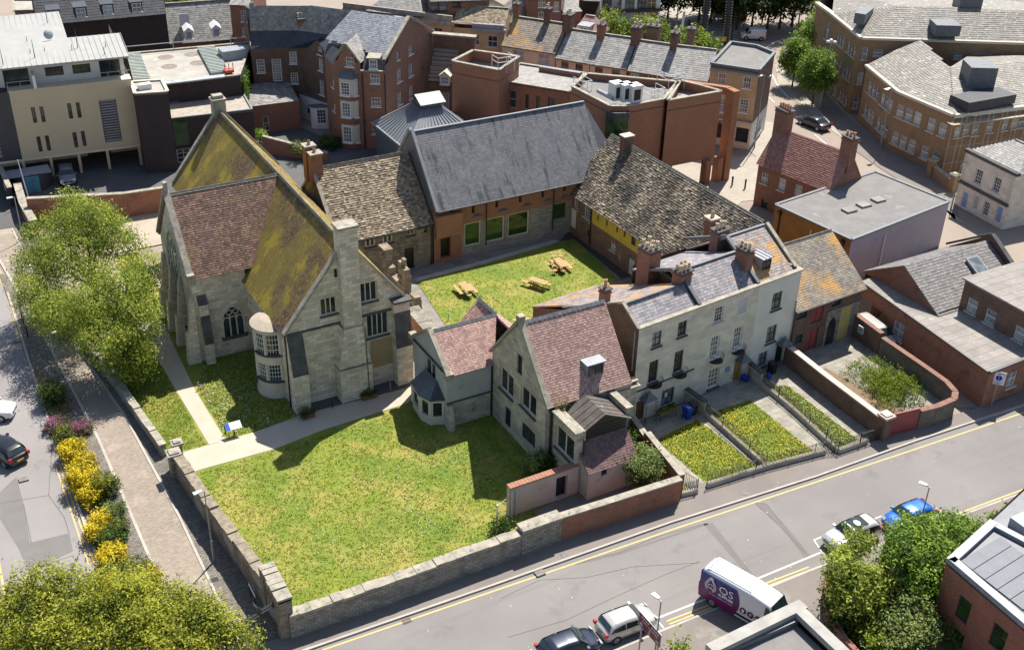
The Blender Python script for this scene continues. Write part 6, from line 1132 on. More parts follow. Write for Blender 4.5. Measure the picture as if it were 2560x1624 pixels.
# -- far left buildings
pu = gb2('maroon_house', 'maroon panelled block of flats with dark mansard roof and pale corner strips', 'flats', sA, (600, 130), (1150, 95), 8.5, 7, 11.5, mat('maroon boarding', (.10, .035, .035), (.08, .03, .03), 1, .7, .1, 10, (9, .12, (.05, .02, .02), .01, .1)), slate_dk, [(665, 215, .8, 1.0, 'slot'), (860, 225, 2.2, 1.9, 'whitem'), (962, 198, 1.2, .9, 'office'), (1105, 210, .9, 3.6, 'green'), (770, 215, 1.4, 1.2, 'slot')], tw=.5, ch=.4)
mb = MB(); mb.box(.4, -.06, 0, 2.9, 0, 8.3); mb.box(12, -.06, 0, 13.3, 0, 8.3); mb.build('grey_strip', greyp, pu.e)
pv = gb2('dark_mansard_house', 'long dark slate mansard with four lit dormer windows behind the apartment block', 'flats', sA, (265, 160), (1150, 80), 9.5, 8, 13.5, brick_dark, slate_dk, [], tw=.5, ch=.4)
for X, Y in ((370, 90), (555, 70), (740, 50), (940, 35)): c = pv.H(sA, X, Y, 11.2); dormer(pv, c[0], c[1] - 1.0, 10.4, 1.5, 1.4, 2.5, 'whitem', slate_dk)
sd_ = gb2('dormered_slate_house', 'grey slate roofed house with two small white gabled dormers', 'house', sA, (1175, 292), (1690, 250), 5.0, 7.5, 9.2, brick_red, slate_lt, [], tw=.4, ch=.3, hip=.4)
for X, Y in ((1310, 232), (1500, 212)): c = sd_.H(sA, X, Y, 6.6); dormer(sd_, c[0], c[1] - .6, 5.9, 1.1, 1.2, 2.4, 'sashw', whitep, True)
rbh = gb2('far_red_brick_house', 'tall red brick house with white sash windows behind the dormered slate roof', 'house', sheet(380, 0, 6.368), (1235, 60), (1540, 75), 10.5, 8, 12, brick_red, slate_lt, [(1470, 260, 1.0, 1.5, 'sashw'), (1490, 510, 1.0, 1.2, 'sashw')])
fls = Bld('rusty_flat_roof_house', 'pale patchy flat roofed building with vents at the top left', 'building'); Q = GP(sA, [(100, 75), (245, 70), (245, 0), (90, 0)], 9); ring(fls, Q, 0, 9, 'wall'); fls.done({'wall': ('wall', brick_or)}); flatroof(fls, Q, 9, feltlt, .1)
s15 = sheet(840, 0, 5.473)
# -- cream classical buildings and street row
cl = gb2('cream_classical_building', 'long cream stone building with deep cornice and dark parapet behind the red house', 'building', sB, (1000, 105), (1475, 165), 10, 8, 11.2, creamst, slate_lt, [(1375, 228, 1.3, 1.3, 'sash'), (1200, 200, 1.2, 1.6, 'sash')], hip=3, over=-.3)
mb = MB(); mb.box(-6, -.35, 9.7, cl.L + .2, .1, 10.3); mb.box(-6, -.15, 10.3, cl.L, .15, 11.0); mb.box(-6, 0, 0, 0, .3, 9.8); mb.build('cornice', coping, cl.e)
cl2 = gb2('cream_classical_building', 'small cream stone building with carved frieze, two framed windows and pediment behind', 'building', sB, (1480, 190), (1835, 215), 9.6, 7, 11.6, creamst, tile_stone, [(1515, 255, .5, 1.2, 'arch'), (1630, 275, 1.3, 1.5, 'sash'), (1755, 290, 1.3, 1.5, 'sash')], over=-.6)
mb = MB(); mb.box(2.6, -.3, 9.3, cl2.L + .2, .2, 9.75); mb.box(2.6, -.1, 9.75, cl2.L, .3, 10.3); mb.build('cornice', mat('lead capped cornice', (.30, .30, .31)), cl2.e)
row = [((155, 305), (525, 362), 8.4, cream, slate_coach, [(265, 385, 1.6, 1.4, 'whitem'), (443, 412, 1.6, 1.4, 'whitem')], 'cream rendered street house with wide white windows and mossy slate roof'),
  ((530, 393), (760, 432), 8.0, cream, slate_lt, [(590, 458, 1.0, 1.1, 'dsash2'), (688, 475, 1.0, 1.1, 'dsash2')], 'first small cream street house with pale slate roof and two dark windows'),
  ((766, 434), (1020, 470), 8.0, cream, slate_lt, [(825, 497, 1.0, 1.1, 'dsash2'), (943, 515, 1.0, 1.1, 'dsash2')], 'second small cream street house between two tall chimney stacks'),
  ((1030, 480), (1278, 517), 8.0, brick_ochre, slate_lt, [(1073, 540, 1.1, 1.6, 'whitem'), (1196, 550, 1.1, 1.6, 'whitem')], 'ochre brick street house with ornate white window heads'),
  ((1285, 518), (1592, 556), 8.0, brick_ochre, slate_lt, [(1390, 590, 1.1, 1.5, 'whitem')], 'ochre brick street house next to the flat roofed corner building')]
hs = []
for p0, p1, ze, wm_, rm, wn, lb in row: hs.append(gb2('street_house', lb, 'house', sC, p0, p1, ze, 8, ze + 2.6, wm_, rm, wn, tw=.42, ch=.32, group='row of houses on the far street'))
stack(hs[0], hs[0].L * .62, 4, 9, .8, .9, 12.6, (1, 2), brick_brown); stack(hs[0], hs[0].L * .02, 4.2, 9, .8, .9, 12.6, (1, 2), brick_red); stack(hs[1], -.2, 4, 9, 1.1, 1.5, 12.4, (1, 3), brick_brown); stack(hs[1], hs[1].L, 3.6, 8.8, .8, 1.3, 11.9, (1, 2), brick_red); stack(hs[2], hs[2].L, 3.8, 8.6, 1.1, 1.9, 12.2, (2, 2), brick_brown); stack(hs[3], hs[3].L, 3.8, 8.6, .8, 1.3, 12.2, (1, 2), brick_brown); stack(hs[3], .8, 7.5, 8.6, 1.6, 1.2, 11.6, (2, 1), brick_brown); stack(hs[4], 1.6, 7.0, 8.6, .9, .9, 12, (1, 1), brick_brown)
cs = Bld('corner_shop_building', 'cream stone corner building with flat roof, pink shop front and sash windows', 'shop')
Zc = 10.1; T_ = GP(sC, [(1605, 440), (1940, 490)], Zc); U_ = GP(sD, [(215, 365), (90, 315), (0, 300)], Zc); W4 = G(sC, 1745, 290, Zc); Q = [T_[0], T_[1], U_[0], U_[1], W4]
LF = math.dist(Q[0], Q[1])
cs.wall(Q[0], Q[1], 3.4, Zc - .3, [(1680, 548, 1.0, 1.4, 'sashw2'), (1855, 575, 1.0, 1.4, 'sashw2'), (1832, 735, 1.1, 1.7, 'sashw'), (1672, 730, 1.1, 1.7, 'sashw')], m_='stone', fn=sC); cs.wall(Q[0], Q[1], 0, 3.4, [(1818, 940, 1.6, 1.9, 'shop'), (1735, 920, .9, 2.1, 'shop', 'door'), (1665, 910, 1.0, 1.9, 'shop')], m_='pink', fn=sC, depth=.3)
cs.wall(Q[1], Q[2], 3.4, Zc - .3, [(180, 495, .7, 1.2, 'sashw2')], m_='brick', fn=sD); cs.wall(Q[1], Q[2], 0, 3.4, [(4, 1.6, 3.4, 1.7, 'whitem')], m_='grey')
for i in (2, 3, 4): cs.wall(Q[i], Q[(i + 1) % 5], 0, Zc - .3, m_='brick')
cs.done({'stone': ('wall', creamst), 'pink': ('shop_front', cream), 'brick': ('side_wall', brick_brown), 'grey': ('painted_side', greyp)})
o = flatroof(cs, Q, Zc - .2, felt, .8, lead, .35); mb = MB(); d_ = Vector((Q[1][0] - Q[0][0], Q[1][1] - Q[0][1], 0)).normalized(); nn = Vector((d_.y, -d_.x, 0)); A_ = Vector((*Q[0], 0)) + nn * .2; B_ = Vector((*Q[1], 0)) + nn * .2; mb.beam(A_ + Vector((0, 0, 9.3)), B_ + Vector((0, 0, 9.3)), .55, .25); mb.beam(A_ + Vector((0, 0, 3.5)), B_ + Vector((0, 0, 3.5)), .3, .15); mb.build('cornice', coping, cs.e)
def text(s, size, m_, parent, loc, rot, ext=.01, name='lettering', align='CENTER', bold=0):
 cu = bpy.data.curves.new(name, 'FONT'); cu.body = s; cu.size = size; cu.extrude = ext; cu.offset = bold; cu.align_x = align; cu.align_y = 'CENTER'; cu.resolution_u = 3
 t0 = bpy.data.objects.new(name, cu); COL.objects.link(t0); dg = bpy.context.evaluated_depsgraph_get(); me = bpy.data.meshes.new_from_object(t0.evaluated_get(dg)); bpy.data.objects.remove(t0)
 me.materials.clear(); me.materials.append(m_); o = bpy.data.objects.new(name, me); COL.objects.link(o); o.parent = parent; o.location = loc; o.rotation_euler = rot; return o
fang = math.atan2(d_.y, d_.x); tp = Vector((*Q[0], 0)) + d_ * (LF * .36) + nn * .05
text('GLOUCESTER', .62, blackp, cs.e, (tp.x, tp.y, 2.95), (math.pi / 2, 0, fang), bold=.02)
# -- office
of = Bld('brick_office_block', 'large buff brown brick office block with hipped slate roofs and pale gutters', 'offices')
Zo = 10.2; A1, A2, A3, A4 = GP(sD, [(612, 40), (612, 95), (820, 265), (1945, 300)], Zo); A5 = (A4[0] + (A4[0] - A3[0]) * 1.2, A4[1] + (A4[1] - A3[1]) * 1.2)
of.wall((A1[0] - 1, A1[1] + 2), A2, 0, Zo, [(612, 235, 1.1, 2.6, 'office')], fn=sD)
of.wall(A2, A3, 0, Zo, [(x, y, .75, 1.5, 'office') for x, y in ((652, 265), (669, 280), (687, 295), (725, 325), (745, 345), (766, 363), (625, 420), (645, 440), (665, 460), (692, 485), (712, 505), (733, 525), (600, 600), (632, 625), (668, 650), (687, 670), (708, 693))], fn=sD)
of.wall(A3, A5, 0, Zo, [(838, 375, .7, 1.6, 'office'), (932, 368, 1.2, .9, 'office'), (1488, 392, 1.1, .8, 'office'), (1612, 412, 1.2, 1.5, 'office'), (1688, 415, 1.2, 1.5, 'office'), (1798, 422, 1.2, 1.5, 'office'), (1866, 425, 1.2, 1.5, 'office'), (1932, 428, 1.0, 1.5, 'office'), (806, 545, .7, 1.6, 'office'), (776, 715, .7, 1.6, 'office'), (1828, 595, 1.2, 1.5, 'office'), (1898, 600, 1.2, 1.5, 'office')], fn=sD)
bk1 = (A5[0] + 6, A5[1] + 16); bk0 = (A1[0] + 8, A1[1] + 8); of.wall(A5, bk1, 0, Zo); of.wall(bk1, bk0, 0, Zo); of.wall(bk0, (A1[0] - 1, A1[1] + 2), 0, Zo)
Zl = 7.5; B1, B2, B3, B4 = GP(sD, [(855, 455), (1080, 640), (1460, 800), (1945, 740)], Zl); B5 = (B4[0] + (B4[0] - B3[0]), B4[1] + (B4[1] - B3[1])); O2 = [(x, y, 1.0, 1.55, 'office') for x, y in ((873, 605), (898, 630), (925, 650), (962, 690), (990, 712), (1015, 735), (845, 765), (868, 795), (890, 815), (932, 855), (958, 880), (985, 905))]
of.wall(B1, B2, 0, Zl, O2, fn=sD); of.wall(B2, B3, 0, Zl, [(x, y, 1.15, 1.6, 'office') for x, y in ((1083, 775), (1143, 800), (1203, 825), (1300, 870), (1378, 903), (1047, 960), (1103, 988), (1163, 1015), (1254, 1060), (1332, 1095))], fn=sD)
of.wall(B3, B5, 0, Zl, [(x, y, .9, 1.3, 'office') for x, y in ((1485, 920), (1545, 905), (1610, 905), (1712, 885), (1815, 870), (1880, 858), (1930, 850))], fn=sD); of.wall(B5, (B5[0] + 6, B5[1] + 12), 0, Zl); of.done({'wall': ('wall', brick_buff)})
def hip(B, base, z, over, ridge, m_, tw=.5, ch=.35, name='roof', nt_=None):
 mb = MB(); P_ = [Vector((p[0], p[1], z)) for p in base]; n = len(P_)
 for i, fs in enumerate(ridge):
  a_, b_ = P_[i], P_[(i + 1) % n]; Q_ = [a_, b_] + [Vector(v) for v in fs]; mb.slab(Q_, .1)
  if nt_ is None or i in nt_: mb.tiles([tuple(v) for v in Q_], tw, ch, .03, .3)
 return mb.build(name, m_, B.e)
rz = 13.2; Ra = G(sD, 1060, 45, rz) + (rz,); Rb2 = G(sD, 1590, 62, rz) + (rz,); Rc = (Rb2[0] + (A5[0] - A4[0]) * .9, Rb2[1] + (A5[1] - A4[1]) * .9, rz)
ov = lambda p, q, d: p
hip(of, [A2, A3, A5, bk1, bk0], Zo + .1, .3, [[Ra], [Rc, Rb2, Ra], [Rc], [Ra, Rb2, Rc], [Ra]], slate_office, nt_=(0, 1))
rz2 = 10.0; Rd = G(sD, 1230, 315, 9.4) + (9.4,); Re = G(sD, 1430, 470, rz2) + (rz2,); Rf = (Re[0] + 16, Re[1] - 3, rz2)
hip(of, [B1, B2, B3, B5], Zl + .1, .3, [[Re, Rd], [Re], [Rf, Re], []], slate_office) if False else None
mb = MB()
for Q_ in ([(*B1, Zl + .1), (*B2, Zl + .1), Re, Rd], [(*B2, Zl + .1), (*B3, Zl + .1), Re], [(*B3, Zl + .1), (*B5, Zl + .1), Rf, Re]): mb.slab(Q_, .1); mb.tiles(Q_, .5, .35, .03, .3)
mb.slab([Re, Rf, (Rf[0] + 2, Rf[1] + 8, 8), (Rd[0] + 8, Rd[1] - 2, 8)], .1); mb.build('roof', slate_office, of.e)
gu = MB()
for a_, b_, z in ((A2, A3, Zo), (A3, A5, Zo), (B1, B2, Zl), (B2, B3, Zl), (B3, B5, Zl), ((A1[0] - 1, A1[1] + 2), A2, Zo)): gu.beam((*a_, z - .15), (*b_, z - .15), .7, .3)
gu.build('gutter', paledress, of.e); dp = MB()
for fn_, X, Y, z in ((sD, 645, 130, Zo), (sD, 812, 262, Zo), (sD, 1768, 300, Zo), (sD, 958, 548, Zl), (sD, 1272, 725, Zl), (sD, 1680, 770, Zl)): c = G(fn_, X, Y, z - .3); dp.tube((c[0] - .15, c[1] - .25, 0), (c[0] - .15, c[1] - .25, z - .3), .13)
dp.build('drainpipe', blackp, of.e)
def roofbox(X, Y, z, w_, d_, h_, m_=lead, rot=-30): c = G(sD, X, Y, z); mb = MB(); mb.box(-w_ / 2, -d_ / 2, 0, w_ / 2, d_ / 2, h_); return mb.build('roof_plant', m_, of.e, loc=(*c, z), rotz=R(rot))
roofbox(1385, 230, 11.0, 3.2, 3, 1.4); roofbox(1535, 100, 12.0, 3.0, 2.6, 2.4); roofbox(825, 145, 11.2, 1.4, 4, 1.4, rot=-60); roofbox(1610, 590, 8.8, 3.2, 3.2, 2.6); roofbox(1650, 720, 7.9, 7.5, 3, 1.1, slate_dk, rot=-3)
o3 = gb2('far_office_wing', 'further wing of the buff brick office block at the top right edge', 'offices', sD, (1740, 75), (2600, -60), 10, 14, 13, brick_buff, slate_office, [(1805, 155, 1.4, 1.6, 'office'), (1872, 160, 1.2, 1.8, 'office'), (1930, 140, 1.2, 1.6, 'office')], hip=5, tw=.5, ch=.4); mb = MB(); mb.box(-.4, -.5, 9.7, o3.L, .1, 10.05); mb.build('cornice', paledress, o3.e)
o4 = gb2('far_office_wing', 'distant angled office roof peeping above the hipped roof', 'offices', sD, (1060, 5), (1740, 60), 10, 14, 12.5, brick_buff, slate_office, hip=5, tw=.5, ch=.4)
sc_ = thing('scaffold', 'tube scaffold with boarded walkway along the office side wall', 'scaffolding', (B3[0] - 1, B3[1] - .9, 0)); mb = MB(); dx, dy = (B5[0] - B3[0]), (B5[1] - B3[1]); l_ = math.hypot(dx, dy); dx /= l_; dy /= l_
for k in range(11):
 for o_ in (0, -1.0): mb.tube((dx * k * 1.9 - dy * o_ * -1, dy * k * 1.9 + dx * o_ * -1 * -1, 0), (dx * k * 1.9 + dy * o_, dy * k * 1.9 - dx * o_ * -1, 8), .035, n=4)
for z in (2, 4, 6.6, 7.6): mb.tube((0, 0, z), (dx * 19, dy * 19, z), .035, n=4)
mb.build('tubes', steel, sc_); mb = MB(); mb.beam((0, .4, 6.7), (dx * 19, dy * 19 + .4, 6.7), 1.0, .08); mb.build('boards', mat('scaffold board', (.5, .38, .26)), sc_)
# -- classical stone house at the right edge
sa_, sb_ = G(sD, 1545, 1052, 6.3), G(sD, 1890, 1222, 6.3); Ls = math.dist(sa_, sb_)
cls = Bld('classical_stone_house', 'pale stone two storey house with sash windows and two blue doors at the right edge', 'house', sa_[0], sa_[1], math.degrees(math.atan2(sb_[1] - sa_[1], sb_[0] - sa_[0])))
cls.wall((0, 0), (Ls, 0), 0, 6.3, [(1628, 1228, 1.0, 1.6, 'sash6'), (1755, 1285, 1.0, 1.6, 'sash6'), (1530, 1390, .85, 1.9, 'doorblue'), (1608, 1410, .7, 1.6, 'sashw'), (1680, 1450, .8, 1.6, 'sash6'), (1768, 1490, .85, 1.9, 'doorblue')], fn=sD); cls.wall((Ls, 0), (Ls, 8), 0, 6.3); cls.wall((Ls, 8), (0, 8), 0, 6.3); cls.wall((0, 8), (0, 0), 0, 6.3); cls.done({'wall': ('wall', ashlar3)})
mb = MB()
for Q_ in ([(-.1, .3, 6.4), (Ls + .1, .3, 6.4), (Ls - 2.6, 4, 8.1), (2.6, 4, 8.1)], [(Ls + .1, .3, 6.4), (Ls + .1, 8, 6.4), (Ls - 2.6, 4, 8.1)], [(-.1, 8, 6.4), (-.1, .3, 6.4), (2.6, 4, 8.1)], [(Ls, 8, 6.4), (0, 8, 6.4), (2.6, 4, 8.1), (Ls - 2.6, 4, 8.1)]): mb.slab(Q_, .1); mb.tiles(Q_, .4, .3, .02)
mb.build('roof', slate_lt, cls.e); mb = MB(); mb.box(-.2, -.15, 6.25, Ls + .2, .45, 6.6); mb.box(-.1, -.3, 2.75, Ls + .1, 0, 3.0); mb.build('cornice', darkstone, cls.e); mb = MB()
for k in range(9):
 for x in (.0, Ls - .5): mb.box(x, -.035, 3.1 + k * .35, x + (.5 if k % 2 else .35), 0, 3.38 + k * .35)
mb.build('quoins', paledress, cls.e)
wallrun('brick_wall', 'dark low wall with stone piers between office and classical house', [G(sD, 1285, 1215), G(sD, 1430, 1330)], .4, 1.4, brick_buff); pier('gate_pier', 'brick gate pier with stone cap left of the dark low wall', *G(sD, 1290, 1225), .7, 2.0, brick_buff); pier('gate_pier', 'brick gate pier with stone cap next to the classical house', *G(sD, 1440, 1330), .7, 2.0, brick_buff)
# -- houses at the very top, middle
t1 = gb2('rear_brick_house', 'red brick house with pale slate roof sloping down left of the speckled brick block', 'house', s15, (2140, 200), (2408, 300), 9.5, 9, 12.5, brick_red, slate_lt, [], hip=1)
t2 = gb2('rear_brick_house', 'speckled red brick house with small white windows behind the street houses', 'house', sheet(1240, 0, 5.473), (430, -20), (900, -40), 12.5, 8, 14.5, brickm('speckled brick', (.24, .085, .06), (.2, .07, .05), st=[(6, (.5, .42, .36), .66, .7)]), slate_lt, [(630, 45, 1.0, 1.0, 'sashw2'), (825, 90, .7, 1.2, 'sashw2'), (635, 240, 1.2, 1.5, 'sashw2')])
t3 = gb2('rear_brick_house', 'low red brick house with pale hipped roof beside the arched dark glass front', 'house', sheet(1240, 0, 5.473), (915, 150), (1170, 135), 10, 6, 12, brick_red, slate_lt, [(990, 220, .9, 1.5, 'sashw2')], hip=1.5)
t4 = gb2('rear_brick_house', 'low brick house with mossy brown hipped roof behind the cream classical building', 'house', s15, (1540, 200), (1880, 320), 10, 8, 12.5, brick_red, tile_stone_dark, hip=2)
t5 = gb2('rear_brick_house', 'brown brick house with dark sash windows and white bay at the top edge', 'house', s15, (1290, 10), (2100, -15), 12.5, 8, 14, brick_red, slate_dk, [(1350, 40, 1.1, 1.4, 'dsash2'), (1465, 35, 1.1, 1.4, 'dsash2'), (1650, 20, 1.1, .9, 'dsash2')]); mb = MB(); c = G(s15, 1195, 180, 8.5); mb.box(c[0] - 1.7, c[1] - .1, 4, c[0] + 1.7, c[1] + 3, 12.5); o = mb.build('white_bay', whitep, t5.e, loc=None); o.parent = None; o.parent = t5.e; o.matrix_parent_inverse = t5.e.matrix_world.inverted()
t6 = gb2('rear_slate_house', 'pale slate hipped roof half hidden behind the dark parapet', 'house', s15, (420, 130), (1200, 215), 10.6, 9, 13.2, brick_red, slate_lt, hip=3)
t7 = gb2('rear_pink_roof_house', 'small house with pink clay roof and dormer beside the plaza tree', 'house', sheet(1240, 0, 5.473), (1010, 490), (1330, 540), 7.8, 6, 10, brick_red, tile_pink, hip=1); dormer(t7, t7.L * .55, .2, 8.2, 1.6, 1.1, 2, 'whitem', leadlt)
t8 = gb2('striped_roof_house', 'brick house with boldly striped brown tile roof and one gabled dormer', 'house', sB, (1310, 545), (1480, 560), 6.2, 7, 9.6, brick_brown, mat('striped tile', (.33, .25, .19), (.27, .2, .15), 1, .85, .2, 14, (60, .62, (.07, .05, .04), .05, .05)), [(1420, 700, 1.2, 2.2, 'arch')], tw=4, ch=.6, th=.08); c = t8.H(sB, 1425, 545, 6.5); dormer(t8, c[0], -.5, 5.7, 1.3, 1.2, 2.5, 'sashw2', cream, True)
mb = MB(); mb.box(-.2, 3.0, 8.4, 5.2, 3.8, 10.8); o = mb.build('chimney', brick_brown, t8.e); mb = MB(); mb.box(-.3, 2.9, 10.8, 5.3, 3.9, 11.0); mb.build('cap', coping, o)
shp = Bld('white_shop_building', 'white painted shop building with dark fascia and glowing shop window facing the plaza', 'shop'); sh0, sh1 = G(sC, 835, 88, 3.4), G(sC, 1250, 72, 3.4); Lh = math.dist(sh0, sh1); shp2 = Bld('x', None, None, sh0[0], sh0[1], math.degrees(math.atan2(sh1[1] - sh0[1], sh1[0] - sh0[0]))); bpy.data.objects.remove(shp.e); S_ = shp2; S_.e.name = 'white_shop_building'; tag(S_.e, 'white painted shop building with dark fascia and glowing shop window facing the plaza', 'shop')
S_.wall((0, 0), (Lh, 0), 3.4, 11, [(883, 32, 1.6, 2.4, 'dsash2'), (950, 30, 1.6, 2.4, 'dsash2'), (1040, 30, 1.6, 2.4, 'dsash2'), (1125, 28, 1.6, 2.4, 'dsash2'), (1193, 25, 1.6, 2.4, 'shopy')], fn=sC); S_.wall((0, 0), (Lh, 0), 0, 3.4, [(955, 140, 1.8, 2.6, 'shop'), (1030, 140, 2.2, 2.6, 'shop'), (1115, 135, 2.0, 2.6, 'shopy'), (1185, 130, 2.4, 2.6, 'shopy')], fn=sC); S_.wall((Lh, 0), (Lh, 9), 0, 11); S_.wall((0, 9), (0, 0), 0, 11); S_.done({'wall': ('wall', whitep)}); mb = MB(); mb.box(-.1, -.4, 3.3, Lh + .2, 0, 3.7); mb.build('fascia', blackp, S_.e)
gfr = gb2('arched_glass_front', 'dark fronted building with round arched white window left of the white shop', 'shop', sC, (720, 0), (835, 5), 9, 8, 10, blackp, slate_dk, [(768, 35, 3.0, 3.2, 'whitem')])
# ------------------------------------------------------------------ trees, shrubs and plants
def foliage(name, lobes, n, size, m_, parent, seed=1, droop=.0, clump=.35, per=14, flat=.0, loc=None, inner=.25):
 """leaf clumps spread over the surface and inside of a set of lobes (x, y, z, rx, ry, rz)"""
 rd = random.Random(seed); mb = MB(); tot = sum(l[3] * l[4] + l[5] * l[3] for l in lobes); V = Vector
 for l in lobes:
  k = int(n / per * (l[3] * l[4] + l[5] * l[3]) / tot)
  for _ in range(k):
   d = V((rd.gauss(0, 1), rd.gauss(0, 1), rd.gauss(0, 1) + .25)).normalized(); f = 1 - abs(rd.gauss(0, .13)) - (rd.random() * .6 if rd.random() < inner else 0)
   nzv = noise.noise(V((l[0], l[1], l[2])) + d * 1.7) * .42 + noise.noise(V((l[2], l[0], l[1])) + d * 4) * .2
   f *= 1 + nzv; c = V((l[0] + d.x * l[3] * f, l[1] + d.y * l[4] * f, l[2] + d.z * l[5] * f))
   if c.z < .15: continue
   tone = min(1, max(0, .46 + rd.gauss(0, .24) + .15 * d.z + noise.noise(c * .9) * .7)); cr = clump * (0.6 + rd.random() * .8); axis = V((d.x, d.y, d.z * .3 - droop)).normalized()
   for _ in range(per):
    q = V((rd.gauss(0, 1), rd.gauss(0, 1), rd.gauss(0, 1))) * cr * .5 + axis * rd.random() * cr * (1 + droop); p = c + q
    nn = (V((rd.gauss(0, 1), rd.gauss(0, 1), rd.gauss(0, 1))) * .75 + d * .6 + V((0, 0, .9 - flat))).normalized(); s = size * (.6 + rd.random() * .8)
    t = nn.cross(V((rd.gauss(0, 1), rd.gauss(0, 1), rd.gauss(0, 1)))).normalized(); b = nn.cross(t); r_ = min(1, max(0, tone + rd.gauss(0, .1)))
    if droop: t = (t + V((0, 0, -droop))).normalized(); b = nn.cross(t)
    i = len(mb.v); mb.v += [tuple(p - t * s), tuple(p + b * s * .45), tuple(p + t * s), tuple(p - b * s * .45)]; mb.f.append([i, i + 1, i + 2, i + 3]); mb.r.append(r_); mb.m.append(0)
 return mb.build(name, m_, parent, uv=False)
def trunk(parent, pts, r, limbs=(), m_=None):
 mb = MB(); rd = random.Random(int(r * 1000))
 for (p, q, a, b) in zip(pts, pts[1:], [r * (1 - .25 * i) for i in range(9)], [r * (1 - .25 * (i + 1)) for i in range(9)]): mb.tube(p, q, a, b, n=8, caps=False)
 for e in limbs:
  p = Vector(pts[-1]) if len(e) < 4 else Vector(pts[-1]).lerp(Vector(pts[-2]), e[3]); q = Vector(e[:3]); m0 = p.lerp(q, .5) + Vector((rd.random() - .5, rd.random() - .5, .4)) * .5; mb.tube(p, m0, r * .5, r * .3, n=6, caps=False); mb.tube(m0, q, r * .3, r * .08, n=6, caps=False)
  for _ in range(3): s_ = m0.lerp(q, rd.random()); mb.tube(s_, s_ + Vector((rd.gauss(0, 1), rd.gauss(0, 1), rd.random())) * (q - p).length * .25, r * .15, r * .03, n=4, caps=False)
 return mb.build('trunk', m_ or bark, parent)
lf_big = leafmat('robinia leaves', (.055, .10, .010), (.50, .54, .09), (.25, .31, .04), .45); lf_near = leafmat('yellow green leaves', (.04, .07, .006), (.50, .50, .06), (.24, .27, .024), .45); lf_dk = leafmat('dark leaves', (.02, .045, .008), (.13, .19, .025), (.06, .10, .015))
lf_st = leafmat('street tree leaves', (.035, .085, .008), (.30, .42, .05), (.13, .22, .02)); lf_gold = leafmat('golden conifer', (.13, .11, .004), (.75, .58, .012), (.48, .37, .009), .2); lf_gg = leafmat('green conifer', (.02, .04, .006), (.22, .22, .012), (.07, .10, .01), .15)
lf_gr = leafmat('grey green leaves', (.05, .08, .02), (.28, .34, .10), (.13, .18, .04)); lf_far = leafmat('far tree leaves', (.012, .026, .006), (.09, .13, .02), (.04, .065, .012))
lf_weed = leafmat('weeds', (.06, .10, .008), (.30, .36, .03), (.15, .22, .015))
def tree(label, x, y, lobes, n, size, m_, seed, h0=2.5, r=.22, droop=0, clump=.4, per=14, cat='tree', group=None, lean=(0, 0), inner=.25):
 t_ = thing('tree', label, cat, (x, y, 0), 0, group); fo = foliage('crown', lobes, n, size, m_, t_, seed, droop, clump, per, inner=inner)
 lb = [(l[0], l[1], l[2]) for l in lobes[:6]]; trunk(t_, [(0, 0, 0), (lean[0] * .5, lean[1] * .5, h0 * .6), (lean[0], lean[1], h0)], r, [(a * .85, b * .85, c) for a, b, c in lb]); return t_
# two big trees at the priory wall, crowns read at about 6 m above ground
def L_(cx, cy, pts): return [(G(fn_, X, Y, z)[0] - cx, G(fn_, X, Y, z)[1] - cy, z, a, b, c) for (fn_, X, Y, z, a, b, c) in pts]
tx, ty = -12.2, 21.5
tree('large feathery green tree behind the priory wall, the back one of the big pair', tx, ty, L_(tx, ty, [(sb, 580, 270, 9.0, 2.4, 2.3, 1.8), (sb, 360, 400, 7.0, 2.2, 2.0, 1.8), (sb, 700, 350, 7.8, 2.0, 2.0, 1.7), (sb, 480, 520, 7.0, 2.5, 2.0, 2.0), (sb, 270, 590, 5.5, 1.9, 1.8, 1.6), (sb, 820, 440, 5.8, 1.7, 1.5, 1.4), (sb, 230, 780, 5.0, 1.3, 1.5, 1.5), (sb, 500, 160, 9.5, .9, .9, 1.3), (sb, 1010, 560, 4.6, 1.0, 1.3, .7), (sb, 330, 800, 4.6, 1.5, 1.4, 1.5), (sb, 600, 640, 6.5, 1.4, 1.4, 1.4)]), 42000, .105, lf_big, 3, 3, .3, .5, .55, 14)
tx, ty = -10.9, 14.0
tree('large feathery green tree at the path corner, the front one of the big pair', tx, ty, L_(tx, ty, [(sb, 880, 720, 7.5, 2.1, 2.0, 1.7), (sb, 660, 880, 6.5, 2.2, 1.9, 1.8), (sb, 950, 930, 6.0, 1.7, 1.7, 1.7), (sb, 430, 900, 5.3, 1.9, 1.8, 1.7), (sb, 760, 1090, 5.0, 1.9, 1.6, 1.7), (sb, 930, 1180, 3.6, 1.3, 1.1, 1.5), (sb, 560, 1000, 5.0, 1.6, 1.4, 1.5), (sb, 350, 930, 4.4, 1.1, 1.2, 1.4), (sb, 960, 1270, 2.8, .9, .8, 1.2), (sb, 860, 1240, 3.0, 1.1, 1.0, 1.3)]), 42000, .105, lf_big, 4, 3, .28, .6, .55, 14)
